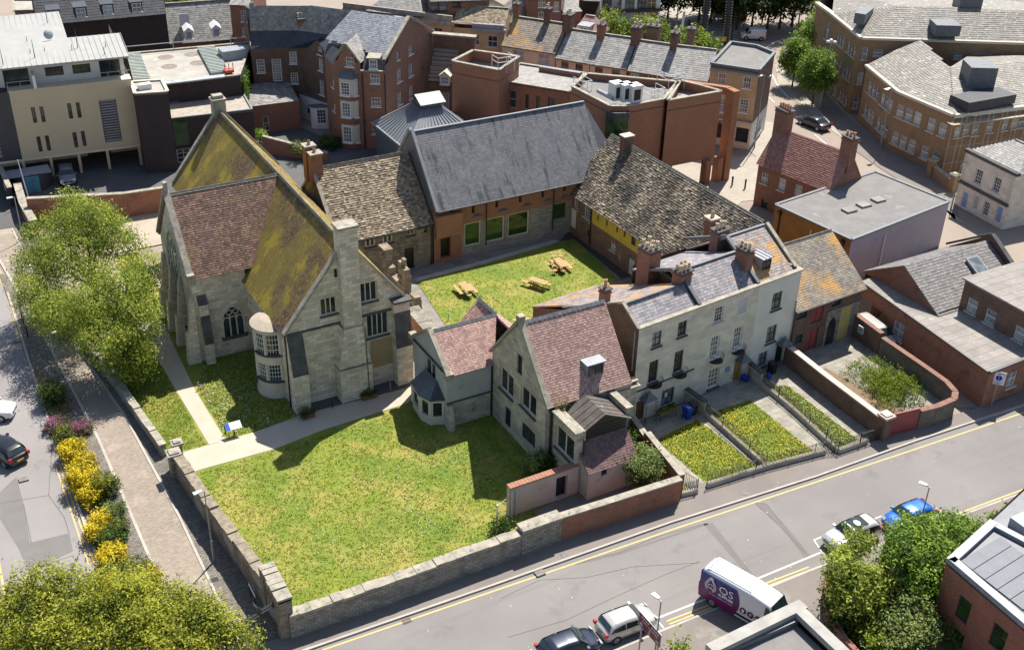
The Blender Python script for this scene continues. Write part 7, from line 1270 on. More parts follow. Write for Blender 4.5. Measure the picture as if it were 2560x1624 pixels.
for lb, pts, sd_n in (('bushy yellow green tree filling the bottom left corner', [(sn, 150, 900, 4.5, 2.2, 1.8, 1.9), (sn, 60, 1050, 4.0, 2.2, 1.8, 1.6), (sn, 420, 1000, 5.0, 2.0, 1.7, 1.9), (sn, 430, 560, 6.3, .8, .8, 1.5), (sn, 220, 640, 5.6, .8, .9, 1.2), (sn, 620, 570, 6.0, .8, .8, 1.2)], 11),
  ('bushy yellow green tree next to the corner tree at the bottom edge', [(sn, 900, 720, 6.0, 2.0, 1.7, 1.7), (sn, 760, 860, 5.5, 2.0, 1.6, 1.8), (sn, 1150, 760, 5.5, 2.0, 1.6, 1.7), (sn, 1000, 1000, 5.0, 2.4, 1.9, 1.9), (sn, 1480, 640, 5.0, .9, .7, .8), (sn, 620, 1050, 5.0, 2.0, 1.6, 1.8), (sn, 1180, 570, 5.6, .9, .8, .9)], 12),
  ('bushy yellow green tree reaching over the paved lane at the bottom edge', [(sn, 1550, 880, 5.0, 1.9, 1.5, 1.5), (sn, 1800, 1000, 4.0, 1.5, 1.2, 1.4), (sn, 1400, 1050, 4.6, 2.2, 1.7, 1.8), (sn, 1760, 860, 4.4, .9, .8, .9), (sn, 2020, 1080, 3.2, 1.0, .9, 1.0)], 13)):
 c0 = G(*pts[0][:3], pts[0][3]); tree(lb, c0[0] - .8, c0[1] - 1.5, L_(c0[0] - .8, c0[1] - 1.5, pts), 24000, .10, lf_near, sd_n, 2.2, .16, .1, .5, 14)
# bottom right trees
for lb, x_, pts, m_, sd_n, n_ in (('dense green tree growing over the parked blue car', 0, [(sv, 1230, 720, 3.8, 1.7, 1.5, 1.3), (sv, 1420, 690, 3.4, 1.4, 1.2, 1.1), (sv, 1180, 850, 3.8, 1.7, 1.4, 1.6), (sv, 1340, 880, 3.4, 1.7, 1.4, 1.5), (sv, 1550, 720, 2.8, 1.1, 1.0, 1.0), (sv, 1260, 1020, 3.0, 1.3, 1.1, 1.3), (sv, 1430, 1020, 2.6, 1.0, .9, 1.2), (sv, 1240, 640, 4.2, .8, .7, .7)], lf_st, 21, 17000),
  ('slender conifer like tree beside the silver car bonnet', 0, [(sv, 820, 760, 4.2, .8, .8, .7), (sv, 720, 950, 3.8, .9, .8, .9), (sv, 850, 1000, 3.6, .9, .8, .8), (sv, 740, 1100, 3.0, 1.1, 1.0, 1.2), (sv, 1030, 1010, 3.2, .8, .6, .4), (sv, 860, 1130, 2.6, 1.1, 1.0, 1.2), (sv, 700, 830, 4.2, .5, .5, .5)], lf_big, 22, 11000),
  ('grey green bush with small white blossom near the railings at bottom right', 0, [(sv, 1080, 1320, 1.6, 1.1, .9, .9), (sv, 1200, 1250, 2.0, 1.1, 1.0, 1.0), (sv, 1150, 1450, 1.4, 1.3, 1.0, 1.0), (sv, 1270, 1360, 1.6, 1.0, .9, .9), (sv, 1020, 1220, 1.5, .8, .8, .8)], lf_gr, 23, 9000),
  ('bright yellow green shrub beside the curved brick wall', 0, [(sv, 880, 1260, 1.3, .5, .5, .8), (sv, 900, 1370, 1.0, .6, .5, .8), (sv, 960, 1480, .9, .8, .6, .8), (sv, 850, 1210, 1.4, .5, .4, .5)], lf_weed, 24, 3500),
  ('dark green shrubs growing between railing and red brick block', 0, [(sv, 1640, 680, 1.3, .9, .8, .8), (sv, 1560, 640, 1.0, .8, .7, .7), (sv, 1480, 600, .9, .6, .5, .6)], lf_st, 25, 3500),
  ('green shrub showing behind the modern roof at the right edge', 0, [(sv, 1920, 600, 2.0, 1.0, .8, .9), (sv, 2010, 560, 1.8, .8, .8, .8), (sv, 1860, 640, 1.6, .7, .6, .7)], lf_st, 26, 3500),
  ('dark evergreen in the shade between the trees at bottom right', 0, [(sv, 700, 1230, 1.6, .9, 1.0, 1.2), (sv, 1000, 1150, 1.0, 1.6, 1.4, .8), (sv, 780, 1350, .8, 1.0, 1.3, .7), (sv, 1380, 1120, 1.2, .8, 1.0, 1.0), (sv, 1400, 1330, 1.0, .5, 1.6, .8)], lf_dk, 27, 7000)):
 c0 = G(*pts[min(1, len(pts) - 1)][:3], pts[0][3]); tree(lb, c0[0], c0[1], L_(c0[0], c0[1], pts), n_, .12, m_, sd_n, 1.2 if pts[0][3] < 3 else 2.2, .06 if pts[0][3] < 3 else .14, .1, .38, 12, cat='tree' if pts[0][3] > 3 else 'shrub')
# street trees
for lb, X, Y, z, rx, rz, sd_n in (('bright green street tree nearest the dark saloon on the wide pavement', 510, 500, 4.7, 2.4, 3.2, 31), ('darker street tree just behind the bright one on the wide pavement', 365, 400, 4.2, 2.0, 2.9, 32), ('street tree third along the pavement beside the office corner', 480, 260, 5, 2.2, 2.8, 33), ('far street tree touching the office roof corner', 560, 170, 5.0, 2.1, 2.6, 34), ('furthest street tree beside the office block at the top', 590, 60, 5.0, 2.0, 2.6, 35)):
 c = G(sD, X, Y, z); tree(lb, c[0], c[1], [(0, 0, z, rx, rx, rz * .75), (.3, .2, z + rz * .45, rx * .7, rx * .7, rz * .5), (-.5, .3, z - .9, rx * .85, rx * .8, rz * .45), (.6, -.4, z - .5, rx * .7, rx * .7, rz * .5)], 9000, .16, lf_st, sd_n, 2.2, .13, 0, .45, 10, group='street trees along the wide pavement')
tree('small young street tree in a round tree pit', *G(sD, 418, 655), [(0, 0, 2.6, .7, .7, .8)], 700, .12, lf_st, 36, 1.8, .04)
for lb, X, Y, z, rx, sd_n in (('bright round plaza tree behind the street roofs, the largest', 860, 190, 4.5, 3.3, 41), ('bright plaza tree in front of the glowing shop window', 1160, 220, 3.8, 2.7, 42), ('flowering plaza shrub tree right of the chimneys', 1450, 300, 3.2, 2.6, 43), ('small plaza tree at the end of the street roofs', 1570, 340, 3.0, 1.9, 44), ('low plaza tree between the chimney stacks', 960, 250, 3, 2.2, 45), ('low plaza tree beside the white kiosk roof', 1250, 290, 2.8, 1.9, 46)):
 c = G(sC, X, Y, z); tree(lb, c[0], c[1], [(0, 0, z, rx, rx, rx * .75), (rx * .4, .5, z - .6, rx * .7, rx * .7, rx * .5), (-rx * .4, -.3, z - .4, rx * .7, rx * .7, rx * .5)], 5500, .2, leafmat('plaza leaves', (.05, .09, .008), (.30, .38, .03), (.15, .21, .015)), sd_n, 2, .12, 0, .5, 9, group='trees on the plaza')
k_ = 0
DARK = [(1380, -15, 5, 3.5, 'dark tree above the shop corner at the plaza top'), (1480, -40, 6, 4.2, 'dark tree left of the mast at the top edge'), (1700, -10, 5, 3.2, 'dark tree directly behind the mast'), (1790, -30, 6, 4, 'dark tree behind the shelter with purple roof'), (1880, 5, 5, 3.4, 'dark tree behind the low concrete wall'), (1960, -40, 6.5, 4.4, 'dark tree right of the low concrete wall')]
for (X, Y, z, rx, lb) in DARK:
 c = G(sC, X, Y, z); k_ += 1; tree(lb, c[0], c[1] + 6, [(0, 0, z, rx, rx, rx * .9), (2, 1, z - 1, rx * .7, rx * .7, rx * .6)], 3200, .33, lf_far, 50 + k_, 2, .25, 0, .8, 9, group='dark trees beyond the crossing')
DARK = [(150, 10, 6, 4.5, 'dark tree behind the plain tall lamp column'), (260, -10, 6.5, 4.5, 'dark tree between the plain and the headed lamp'), (370, 5, 6, 4.3, 'dark tree behind the lamp with four heads'), (460, -15, 6.5, 4.5, 'dark tree above the far black car'), (550, -30, 6.5, 4, 'dark tree beside the furthest street tree')]
for (X, Y, z, rx, lb) in DARK:
 c = G(sD, X, Y, z); k_ += 1; tree(lb, c[0], c[1] + 6, [(0, 0, z, rx, rx, rx * .9), (2, 1, z - 1, rx * .7, rx * .7, rx * .6)], 3200, .33, lf_far, 50 + k_, 2, .25, 0, .8, 9, group='dark trees beyond the crossing')
for lb, X, Y, z, rx, m_ in (('light green tree between maroon flats and slate dormer house', 1180, 45, 5, 2.6, lf_big), ('second light green tree near the white parked car', 1330, 10, 5, 2.2, lf_big), ('small yellow green tree beside the rusty flat roof', 225, 120, 6, 1.3, lf_big), ('dark tree at the top edge behind the maroon flats', 1130, 5, 6, 2.5, lf_dk)):
 c = G(sA, X, Y, z); k_ += 1; tree(lb, c[0], c[1], [(0, 0, z, rx, rx, rx * .8)], 2600, .2, m_, 70 + k_, 2, .12, 0, .5, 9)
# shrub bed by the lane
for lb, X, Y, z, rx, rz, m_, n_, sd_n in (('dark round evergreen bush at the far end of the shrub bed', 325, 185, 1.3, 1.15, 1.15, lf_dk, 4200, 81), ('small lime green bush before the pink valerian', 400, 465, .9, .75, .8, lf_gg, 2000, 82), ('golden conifer bush, furthest along the lane', 475, 560, .95, 1.0, .9, lf_gold, 4500, 83), ('low golden conifer bush behind the large round one', 520, 650, .8, 1.0, .8, lf_gold, 3000, 84),
  ('large golden conifer bush half turned green in the shrub bed', 545, 745, 1.2, 1.25, 1.1, lf_gold, 5500, 85), ('dark green half of the large round conifer in the shrub bed', 665, 780, 1.1, .95, 1.1, lf_gg, 3500, 86), ('round golden conifer bush below the large one', 590, 830, .95, 1.0, .95, lf_gold, 3800, 87), ('dark shrub with golden flecks in the middle of the bed', 710, 960, .9, .9, .8, lf_gr, 3000, 88),
  ('small golden bush right of middle in the shrub bed', 640, 1010, .9, .75, .8, lf_gold, 2600, 89), ('golden bush on the kerb side of the bed', 610, 1080, .8, .8, .75, lf_gold, 2600, 90), ('dark green shrub with glaucous leaves in the bed', 710, 1110, .9, .95, .8, lf_dk, 3200, 91), ('small lime topped bush right of the dark shrub', 760, 1060, .85, .6, .65, lf_gg, 1600, 92),
  ('bright golden bush above the near trees', 705, 1235, 1.1, 1.1, .95, lf_gold, 4500, 93), ('large green and gold conifer above the near trees', 880, 1340, 1.1, 1.3, 1.15, lf_gg, 5200, 94), ('golden topped conifer beside the green and gold one', 930, 1370, 1.0, .75, .95, lf_gold, 2200, 95), ('green bush between the golden one and the near trees', 720, 1340, .8, .9, .7, lf_gg, 2400, 96), ('golden bush half hidden by the near trees', 720, 1430, 1.0, .8, .7, lf_gold, 2200, 97)):
 c = G(sa, X, Y, z); t_ = thing('shrub', lb, 'shrub', (c[0], c[1], 0), 0, 'golden and green bushes in the bed by the lane'); rd_ = random.Random(sd_n); foliage('foliage', [(0, 0, z * .8, rx * .88, rx * .88, rz * .85)] + [((rd_.random() - .5) * rx, (rd_.random() - .5) * rx, z * .85, rx * .6, rx * .6, rz * .6) for _ in range(3)], n_, .075, m_, t_, sd_n, 0, .22, 14); trunk(t_, [(0, 0, 0), (0, 0, z * .6)], .06)
lf_pink = leafmat('pink valerian', (.05, .09, .02), (.45, .10, .26), (.30, .07, .17), .2)
for lb, X, Y in (('pink flowering valerian at the kerb beside the lime bush', 345, 415), ('pink flowering valerian on the lane side of the bed', 525, 430)):
 c = G(sa, X, Y, .5); t_ = thing('flowering_plant', lb, 'plant', (c[0], c[1], 0)); foliage('flowers', [(0, 0, .55, .75, .7, .4)], 1300, .06, lf_pink, t_, X, 0, .2, 10); foliage('leaves', [(0, 0, .35, .75, .75, .3)], 700, .08, lf_dk, t_, X + 1, 0, .2, 10)
wd = foliage('ground_cover', [(-18.3, 9, .2, .8, 3, .35), (-18, 4, .15, .7, 3, .3), (-18, -2, .15, .7, 3.5, .3), (-18, -9, .15, .7, 3.5, .3)], 5000, .07, lf_dk, None, 101, 0, .3, 8); tag(wd, 'low weeds and ground cover between the bushes of the bed', 'ground cover', kind='stuff')
# yards and gardens
def bush(name, lb, fn_, X, Y, z, rx, rz, m_, n_, sd_n, size=.09, cat='bush'):
 c = G(fn_, X, Y, z); t_ = thing(name, lb, cat, (c[0], c[1], 0)); foliage('foliage', [(0, 0, z, rx, rx, rz), (rx * .3, .2, z * .8, rx * .7, rx * .7, rz * .8)], n_, size, m_, t_, sd_n, 0, .3, 12); trunk(t_, [(0, 0, 0), (0, 0, z * .8)], .05); return t_
bush('bush', 'light grey green bush inside the orange brick yard corner', sc, 1420, 1090, 1.7, 1.35, 1.4, lf_gr, 6500, 111); bush('bush', 'small pale bush behind the pink wall top', sc, 790, 1090, 1.0, .8, .9, lf_gr, 1500, 112); bush('bush', 'dark ivy tangle by the basement window', sc, 860, 1060, .9, .9, .8, lf_dk, 2200, 113)
bush('bush', 'dark green plant against the orange wall in the yard', sc, 1340, 940, 1.0, .6, 1.0, lf_dk, 1500, 114); bush('bush', 'dark bush below the wall by the fence post', sc, 590, 1450, .6, .6, .5, lf_dk, 900, 115); bush('bush', 'small green shrub by the yard steps below the white outbuilding door', sB, 130, 940, 1.2, .9, .7, lf_st, 900, 116, .12); bush('bush', 'round dark hedge bushes under the stone bay of the red house', sB, 620, 985, .8, 1.3, .7, lf_dk, 1800, 117, .12)
bush('bush', 'pale green tree top over the yard wall behind the chimneys', sB, 420, 1030, 1.5, .9, .9, lf_gr, 900, 118, .12); bush('weeds', 'yellow flowering weeds growing on the flat roof edge', sc, 940, 720, 5.75, .5, .3, leafmat('yellow weeds', (.1, .13, .01), (.5, .42, .03)), 900, 119, .05, 'weeds'); bush('weeds', 'yellow flowering weeds on the roof below the tiled slope', sc, 1015, 670, 5.6, .45, .35, MATS['yellow weeds'], 800, 120, .05, 'weeds'); bush('weeds', 'orange green weed in the parapet corner', sc, 1130, 635, 5.7, .4, .35, MATS['yellow weeds'], 700, 121, .05, 'weeds')
Q = GP(sq, [(600, 1130), (720, 1070), (860, 1150), (1000, 1220), (1040, 1310), (870, 1360), (780, 1270)], .2); cxq = sum(p[0] for p in Q) / 7; cyq = sum(p[1] for p in Q) / 7
wd = foliage('overgrown_weeds', [(cxq + (p[0] - cxq) * f, cyq + (p[1] - cyq) * f, .35, 1.2, 1.3, .75) for p in Q for f in (.3, .75)], 16000, .08, lf_weed, None, 131, -.6, .3, 12); tag(wd, 'tall bright green weeds overgrowing the walled yard', 'weeds', kind='stuff')
# grass tufts, daisies and buttercups
def inside(p, P_):
 c = False; j = len(P_) - 1
 for i in range(len(P_)):
  if (P_[i][1] > p[1]) != (P_[j][1] > p[1]) and p[0] < (P_[j][0] - P_[i][0]) * (p[1] - P_[i][1]) / (P_[j][1] - P_[i][1]) + P_[i][0]: c = not c
  j = i
 return c
def scatter(name, label, cat, P_, n, z, fn_, m_, seed, mask=None):
 rd = random.Random(seed); mb = MB(); x0, x1 = min(p[0] for p in P_), max(p[0] for p in P_); y0, y1 = min(p[1] for p in P_), max(p[1] for p in P_); k = 0
 while k < n:
  p = (x0 + rd.random() * (x1 - x0), y0 + rd.random() * (y1 - y0)); k += 1
  if not inside(p, P_): continue
  if mask and noise.noise(Vector((p[0] * mask[0], p[1] * mask[0], seed))) < mask[1] + rd.gauss(0, .15): continue
  fn_(mb, rd, p, z)
 return tag(mb.build(name, m_, uv=False), label, cat, kind='stuff')
def tuft(mb, rd, p, z):
 r_ = rd.random()
 for _ in range(3):
  a = rd.random() * 6.28; h = .03 + rd.random() * .06; d = Vector((math.cos(a), math.sin(a), 0)); s = Vector((-d.y, d.x, 0)) * .035; b = Vector((p[0] + rd.gauss(0, .06), p[1] + rd.gauss(0, .06), z)); mb.poly([b - s, b + s, b + d * .07 + Vector((0, 0, h))], min(1, max(0, r_ + rd.gauss(0, .15))))
def flower(s):
 def f(mb, rd, p, z):
  zz = z + .06 + rd.random() * .08; a = rd.random() * 3; c, d = math.cos(a) * s, math.sin(a) * s; mb.poly([(p[0] - c, p[1] - d, zz), (p[0] + d, p[1] - c, zz), (p[0] + c, p[1] + d, zz), (p[0] - d, p[1] + c, zz)], rd.random())
 return f
lf_gt = leafmat('grass blades', (.09, .16, .01), (.34, .34, .05), (.20, .24, .022), .25)
PL = [(-9.8, -22.9), (9.0, -22.9), (9, -20), (12.5, -19.4), (12.5, -8.2), (7, -4.2), (-4.7, -4.7), (-11.7, -4.7)]; scatter('grass_tufts', 'long uneven grass of the front lawn', 'grass', PL, 15000, .05, tuft, lf_gt, 201)
PL2 = [(-12.0, -1.6), (-9.3, -1.6), (-9.4, 17), (-13, 14)]; PL3 = [(-7.6, -1.6), (-1.8, -1.6), (-1.8, 10), (-6, 10), (-7.7, 6)]; scatter('grass_tufts', 'grass beside the path under the big tree', 'grass', PL2, 5000, .05, tuft, lf_gt, 202); scatter('grass_tufts', 'grass between path and church', 'grass', PL3, 7000, .05, tuft, lf_gt, 203)
PC_ = GP(sk_, [(115, 1125), (310, 1420), (420, 1500), (800, 1500), (1240, 1250), (1520, 1110), (1210, 830), (1070, 862)]); scatter('grass_tufts', 'mown grass of the cloister court', 'grass', PC_, 5000, .06, tuft, lf_gt, 204)
dz_ = mat('daisy white', (.75, .75, .70), (.7, .7, .6)); scatter('daisies', 'white daisies scattered in the front lawn', 'flowers', PL, 2600, .05, flower(.026), dz_, 211, (.3, .18)); scatter('daisies', 'white daisies beside the church path', 'flowers', PL3, 900, .05, flower(.03), dz_, 212)
bt_ = mat('buttercup yellow', (.80, .55, .02), (.72, .46, .01)); g1 = GP(se, [(415, 710), (930, 450), (1120, 590), (1640, 1000), (1700, 1065), (1040, 1255)], .1); g2 = GP(sr, [(790, 435), (1085, 345), (1640, 790), (1240, 885), (900, 600), (700, 480)], .1); g3 = GP(sr, [(1270, 235), (1400, 215), (2010, 680), (1830, 750)], .1)
for gi, (P_, n) in enumerate(((g1, 900), (g2, 1200))): scatter('buttercups', 'yellow buttercups in the ' + ('first' if gi == 0 else 'second') + ' front garden', 'flowers', P_, n, .14, flower(.032), bt_, 220 + gi, (.5, -.15))
scatter('daisies', 'white daisies in the third front garden', 'flowers', g3, 250, .14, flower(.03), dz_, 225)
for gi, P_ in enumerate((g1, g2, g3)): scatter('grass_tufts', ('rough grass of the first front garden', 'rough grass of the second front garden', 'rough grass of the narrow third garden')[gi], 'grass', P_, 3500, .1, tuft, lf_gt, 230 + gi)

PR = [(-9, -33.5), (60, -36), (60, -29), (30, -27), (3, -26), (-9, -25.5)]
def chip(mb, rd, p, z): a = rd.random() * 3; s = .014 + rd.random() ** 5 * .03; c, d = math.cos(a) * s, math.sin(a) * s; mb.poly([(p[0] - c, p[1] - d, z), (p[0] + d, p[1] - c, z), (p[0] + c * 1.5, p[1] + d, z), (p[0] - d, p[1] + c, z)], .5)
scatter('litter', 'pale specks and droppings spattered on the road', 'litter', PR, 600, .012, chip, dz_, 301, (.3, .1)); scatter('litter', 'pale specks on the paved lane and setts', 'litter', [(-16, -24), (-13.3, -24), (-14, 10), (-16.5, 10)], 110, .045, flower(.02), dz_, 302)
# ------------------------------------------------------------------ vehicles
def paint(name, c, metal=.35): return mat(name, c, tuple(v * .92 for v in c), 1, .28, 0, metal=metal, coat=.8)
tyre = mat('tyre rubber', (.02, .02, .021), (.03, .03, .03), 4, .8, .05); rim = mat('alloy rim', (.40, .41, .43), (.34, .35, .36), 3, .35, .02, metal=.7); carglass = glassmat('car glass', (.012, .02, .022), (.03, .05, .05), .04)
redl = mat('tail lamp', (.45, .012, .012), (.4, .01, .01), 2, .2, 0); headl = mat('head lamp', (.62, .64, .66), (.5, .52, .54), 2, .15, 0, metal=.3); trimp = mat('black trim', (.018, .018, .02), (.025, .025, .027), 2, .5, 0)
def car(label, x, y, ang, L, W, top, bodym, group=None, cat='car', roofm=None, name='parked_car', z=0, belt=.95, van=False, sc_=1, sunroof=False):
 """lofted car body. top: [(x from rear 0..1, z)] roof line; belt = window base height"""
 t_ = thing(name, label, cat, (x, y, z), R(ang), group); xs = [p[0] * L - L / 2 for p in top]; zs = [p[1] for p in top]
 def zt(xx):
  if xx <= xs[0]: return zs[0]
  for i in range(len(xs) - 1):
   if xx <= xs[i + 1]: return zs[i] + (zs[i + 1] - zs[i]) * (xx - xs[i]) / (xs[i + 1] - xs[i])
  return zs[-1]
 tp = .20 if van else .40
 def wid(xx, zz):
  e = abs(xx) / (L / 2); b = W / 2 * (1 - .16 * max(0, e - .72) / .28 * (1 if not van else .35) - (.10 if e > .97 else 0))
  return b - max(0, zz - belt) * tp * (1 if not van else .45)
 st = sorted(set([-L / 2, -L / 2 + .04, -L / 2 + .14] + xs[1:-1] + [L / 2 - .14, L / 2 - .04, L / 2] + [(-.5 + k / 14) * L for k in range(1, 14)])); V = []; F = []
 bm_ = MB(); n = None
 for xx in st:
  zz = zt(xx); b = belt; lowz = .22 if abs(xx) < L / 2 - .1 else .34
  pr = [(0, zz), (wid(xx, zz) * .55, zz - .012), (wid(xx, zz) * .86 - .02, zz - .045), (wid(xx, zz) - .01, zz - .12)]
  if zz > b + .15: pr += [(wid(xx, b + .02), b + .02), (wid(xx, b) , b - .06)]
  else: pr += [(wid(xx, zz - .16), zz - .16), (wid(xx, zz - .24) + .005, zz - .24)]
  pr += [(wid(xx, .55) + .012, .56), (wid(xx, .4), .36), (wid(xx, .3) - .05, lowz), (0, lowz)]
  ring_ = [(xx, -p[0], p[1]) for p in pr[::-1]] + [(xx, p[0], p[1]) for p in pr[1:-1]]; n = len(ring_); V += ring_
 S_ = len(st); faces = [[i * n + k, i * n + (k + 1) % n, (i + 1) * n + (k + 1) % n, (i + 1) * n + k] for i in range(S_ - 1) for k in range(n)]; faces += [list(range(n))[::-1], [(S_ - 1) * n + k for k in range(n)]]
 me = bpy.data.meshes.new('body'); me.from_pydata(V, [], [f[::-1] for f in faces]); me.materials.append(bodym); me.polygons.foreach_set('use_smooth', [True] * len(faces)); bo = bpy.data.objects.new('body', me); COL.objects.link(bo); bo.parent = t_
 sb_ = bo.modifiers.new('s', 'SUBSURF'); sb_.levels = sb_.render_levels = 1
 # glass: panels just outside the body
 up = [(a, b) for a, b in zip(xs, zs) if b > belt + .3]; xr, xf = up[0][0], up[-1][0]; zr, zf = up[0][1], up[-1][1]
 ib = [i for i in range(len(xs)) if xs[i] == xf][0]; xb, zb = xs[ib + 1], zs[ib + 1]; ir_ = [i for i in range(len(xs)) if xs[i] == xr][0]; xq, zq = xs[max(0, ir_ - 1)], zs[max(0, ir_ - 1)]
 def panel(nm, pts, m_=carglass, o_=.02):
  P_ = [Vector(p) for p in pts]; nn = (P_[1] - P_[0]).cross(P_[2] - P_[0]).normalized(); mb = MB(); mb.poly([p + nn * o_ for p in P_]); return mb.build(nm, m_, t_)
 def lp(a, b, f): return a + (b - a) * f
 f0, f1 = .10, .93
 xa, za, xc, zc = lp(xb, xf, f0), lp(zb, zf, f0), lp(xb, xf, f1), lp(zb, zf, f1); panel('windscreen', [(xa, -wid(xa, za) * .93, za), (xa, wid(xa, za) * .93, za), (xc, wid(xc, zc) * .88, zc), (xc, -wid(xc, zc) * .88, zc)], o_=.015)
 if not van:
  xa, za, xc, zc = lp(xq, xr, .18), lp(zq, zr, .18), lp(xq, xr, .92), lp(zq, zr, .92); panel('rear_window', [(xa, wid(xa, za) * .90, za), (xa, -wid(xa, za) * .90, za), (xc, -wid(xc, zc) * .84, zc), (xc, wid(xc, zc) * .84, zc)], o_=.015)
 for s in (-1, 1):
  segs = [(xr + .05, lp(xr, xf, .47)), (lp(xr, xf, .51), xf + .02)] if not van else [(xf - .25, xf + .05)]
  for k, (a, b) in enumerate(segs):
   z1a, z1b = zt(a) - .14, zt(b) - .14; lo = belt + .03; a2 = a - (.22 if k == 0 and not van else 0); b2 = b + (.42 if k == len(segs) - 1 else 0)
   P_ = [(a2, s * (wid(a2, lo) + .004), lo), (b2, s * (wid(b2, lo) + .004), lo), (b, s * (wid(b, z1b) + .004), z1b), (a, s * (wid(a, z1a) + .004), z1a)]
   panel('side_window', P_ if s < 0 else P_[::-1], o_=.014)
  hz = .68 if not van else .8; P_ = [(L / 2 - .10, s * W * .24, hz), (L / 2 - .10, s * W * .44, hz), (L / 2 - .30, s * W * .46, hz + .14), (L / 2 - .26, s * W * .27, hz + .14)]; mb = MB(); mb.hexa([Vector(p) + Vector((.06, 0, -.06)) for p in P_] + [Vector(p) + Vector((.06, 0, .04)) for p in P_]); mb.build('headlight', headl, t_)
  rz_ = .9 if not van else 1.1; rh_ = .13 if not van else .38; mb = MB(); mb.box(-L / 2 - .012, s * W * .34, rz_ - rh_, -L / 2 + .16, s * W * .468, rz_ + rh_); mb.build('tail_light', redl, t_)
  mb = MB(); mx = xb - .25; mb.box(mx - .08, s * W / 2, belt - .02, mx + .08, s * (W / 2 + .2), belt + .13); mb.build('wing_mirror', bodym if not van else trimp, t_)
  for wx in (-L / 2 + L * .19, L / 2 - L * .205):
   r_ = .315 if not van else .34; a_ = MB(); a_.tube((wx, s * (W / 2 - .25), r_ + .01), (wx, s * (W / 2 + .012), r_ + .01), r_ + .05, n=18); a_.build('wheel_arch', trimp, t_)
   w_ = MB(); w_.tube((wx, s * (W / 2 - .2), r_), (wx, s * (W / 2 + .025), r_), r_, n=20); wo_ = w_.build('wheel', tyre, t_); w_ = MB(); w_.tube((wx, s * (W / 2), r_), (wx, s * (W / 2 + .035), r_), r_ * .64, n=12); w_.build('rim', rim, wo_)
 mb = MB(); mb.box(-L / 2 - .02, -.26, .55, -L / 2 + .02, .26, .66); mb.build('number_plate', mat('yellow plate', (.65, .5, .05)), t_); mb = MB(); mb.box(L / 2 - .03, -.26, .42, L / 2 + .015, .26, .53); mb.build('number_plate', whitep, t_); mb = MB(); mb.box(L / 2 - .06, -W * .28, .52, L / 2 + .005, W * .28, .66); mb.build('grille', trimp, t_)
 if sunroof:
  xa, xc = lp(xf, xr, .04), lp(xf, xr, .62); panel('glass_roof', [(xc, -W * .27, zt(xc)), (xa, -W * .29, zt(xa)), (xa, W * .29, zt(xa)), (xc, W * .27, zt(xc))], o_=.02)
 return t_
hatch = [(0, .62), (.012, .92), (.05, 1.0), (.135, 1.36), (.22, 1.46), (.45, 1.49), (.60, 1.44), (.76, 1.0), (.9, .86), (.985, .70), (1, .55)]
suvp = [(0, .65), (.012, 1.0), (.04, 1.08), (.10, 1.48), (.18, 1.58), (.45, 1.61), (.60, 1.55), (.75, 1.08), (.92, .95), (.985, .78), (1, .6)]
saloon = [(0, .6), (.012, .92), (.13, 1.0), (.30, 1.38), (.38, 1.44), (.52, 1.44), (.60, 1.40), (.74, .98), (.92, .84), (.985, .68), (1, .5)]
vanp = [(0, .5), (.006, 2.3), (.02, 2.52), (.10, 2.6), (.60, 2.6), (.84, 2.45), (.925, 1.5), (.97, 1.15), (.99, .85), (1, .6)]
svan = [(0, .5), (.008, 1.6), (.03, 1.82), (.12, 1.86), (.60, 1.86), (.70, 1.78), (.84, 1.12), (.95, .98), (.985, .75), (1, .55)]
silver = paint('silver paint', (.52, .50, .47)); silver2 = paint('pale silver paint', (.60, .60, .60)); navy = paint('dark blue paint', (.018, .024, .045)); bluec = paint('bright blue paint', (.02, .13, .55)); blackc = paint('black paint metallic', (.012, .012, .014)); whitec = paint('white car paint', (.72, .72, .72), .05); greyc = paint('blue grey paint', (.22, .26, .34))
car('silver hatchback parked nose away beside the brown sign', 8.5, -32.55, -1.5, 3.95, 1.72, hatch, silver, 'cars parked along the road'); car('dark blue hatchback parked behind the silver one at the bottom edge', 4.25, -32.6, -2, 4.0, 1.74, hatch, navy, 'cars parked along the road')
car('silver crossover with dark glass roof parked beneath the conifer like tree', 27.1, -33.0, 180, 4.3, 1.8, suvp, silver2, 'cars parked along the road', sunroof=True); car('bright blue hatchback parked under the dense tree and lamp', 32.1, -33.45, 179, 4.0, 1.75, hatch, bluec, 'cars parked along the road')
car('black hatchback driving at the left edge with red tail lights', -22.9, 4.0, 115, 4.3, 1.8, hatch, blackc, name='car'); car('white car half out of the picture in dappled tree shade', -23.3, 9.9, -24, 4.4, 1.8, suvp, whitec, name='car')
car('silver grey saloon parked under the beige block car port', -8.65, 54.3, -97, 4.4, 1.8, hatch, greyc); car('dark saloon driving past the office block', 80.0, 29.9, 96, 4.7, 1.9, saloon, navy, name='car'); car('small white panel van on the road by the crossing', 97.6, 63.6, 148, 3.9, 1.75, svan, whitec, cat='van', name='panel_van', van=True, belt=1.1)
car('black car in the tree shade by the far office corner', 108.6, 63.2, -32, 3.6, 1.7, hatch, blackc, name='car'); car('white car parked beside the light green tree at the top edge', 21.9, 116.8, -18, 4.0, 1.75, hatch, whitec); car('silver car roof showing behind the long old brick wall', -7.7, 44.4, 186, 4.0, 1.7, hatch, silver)
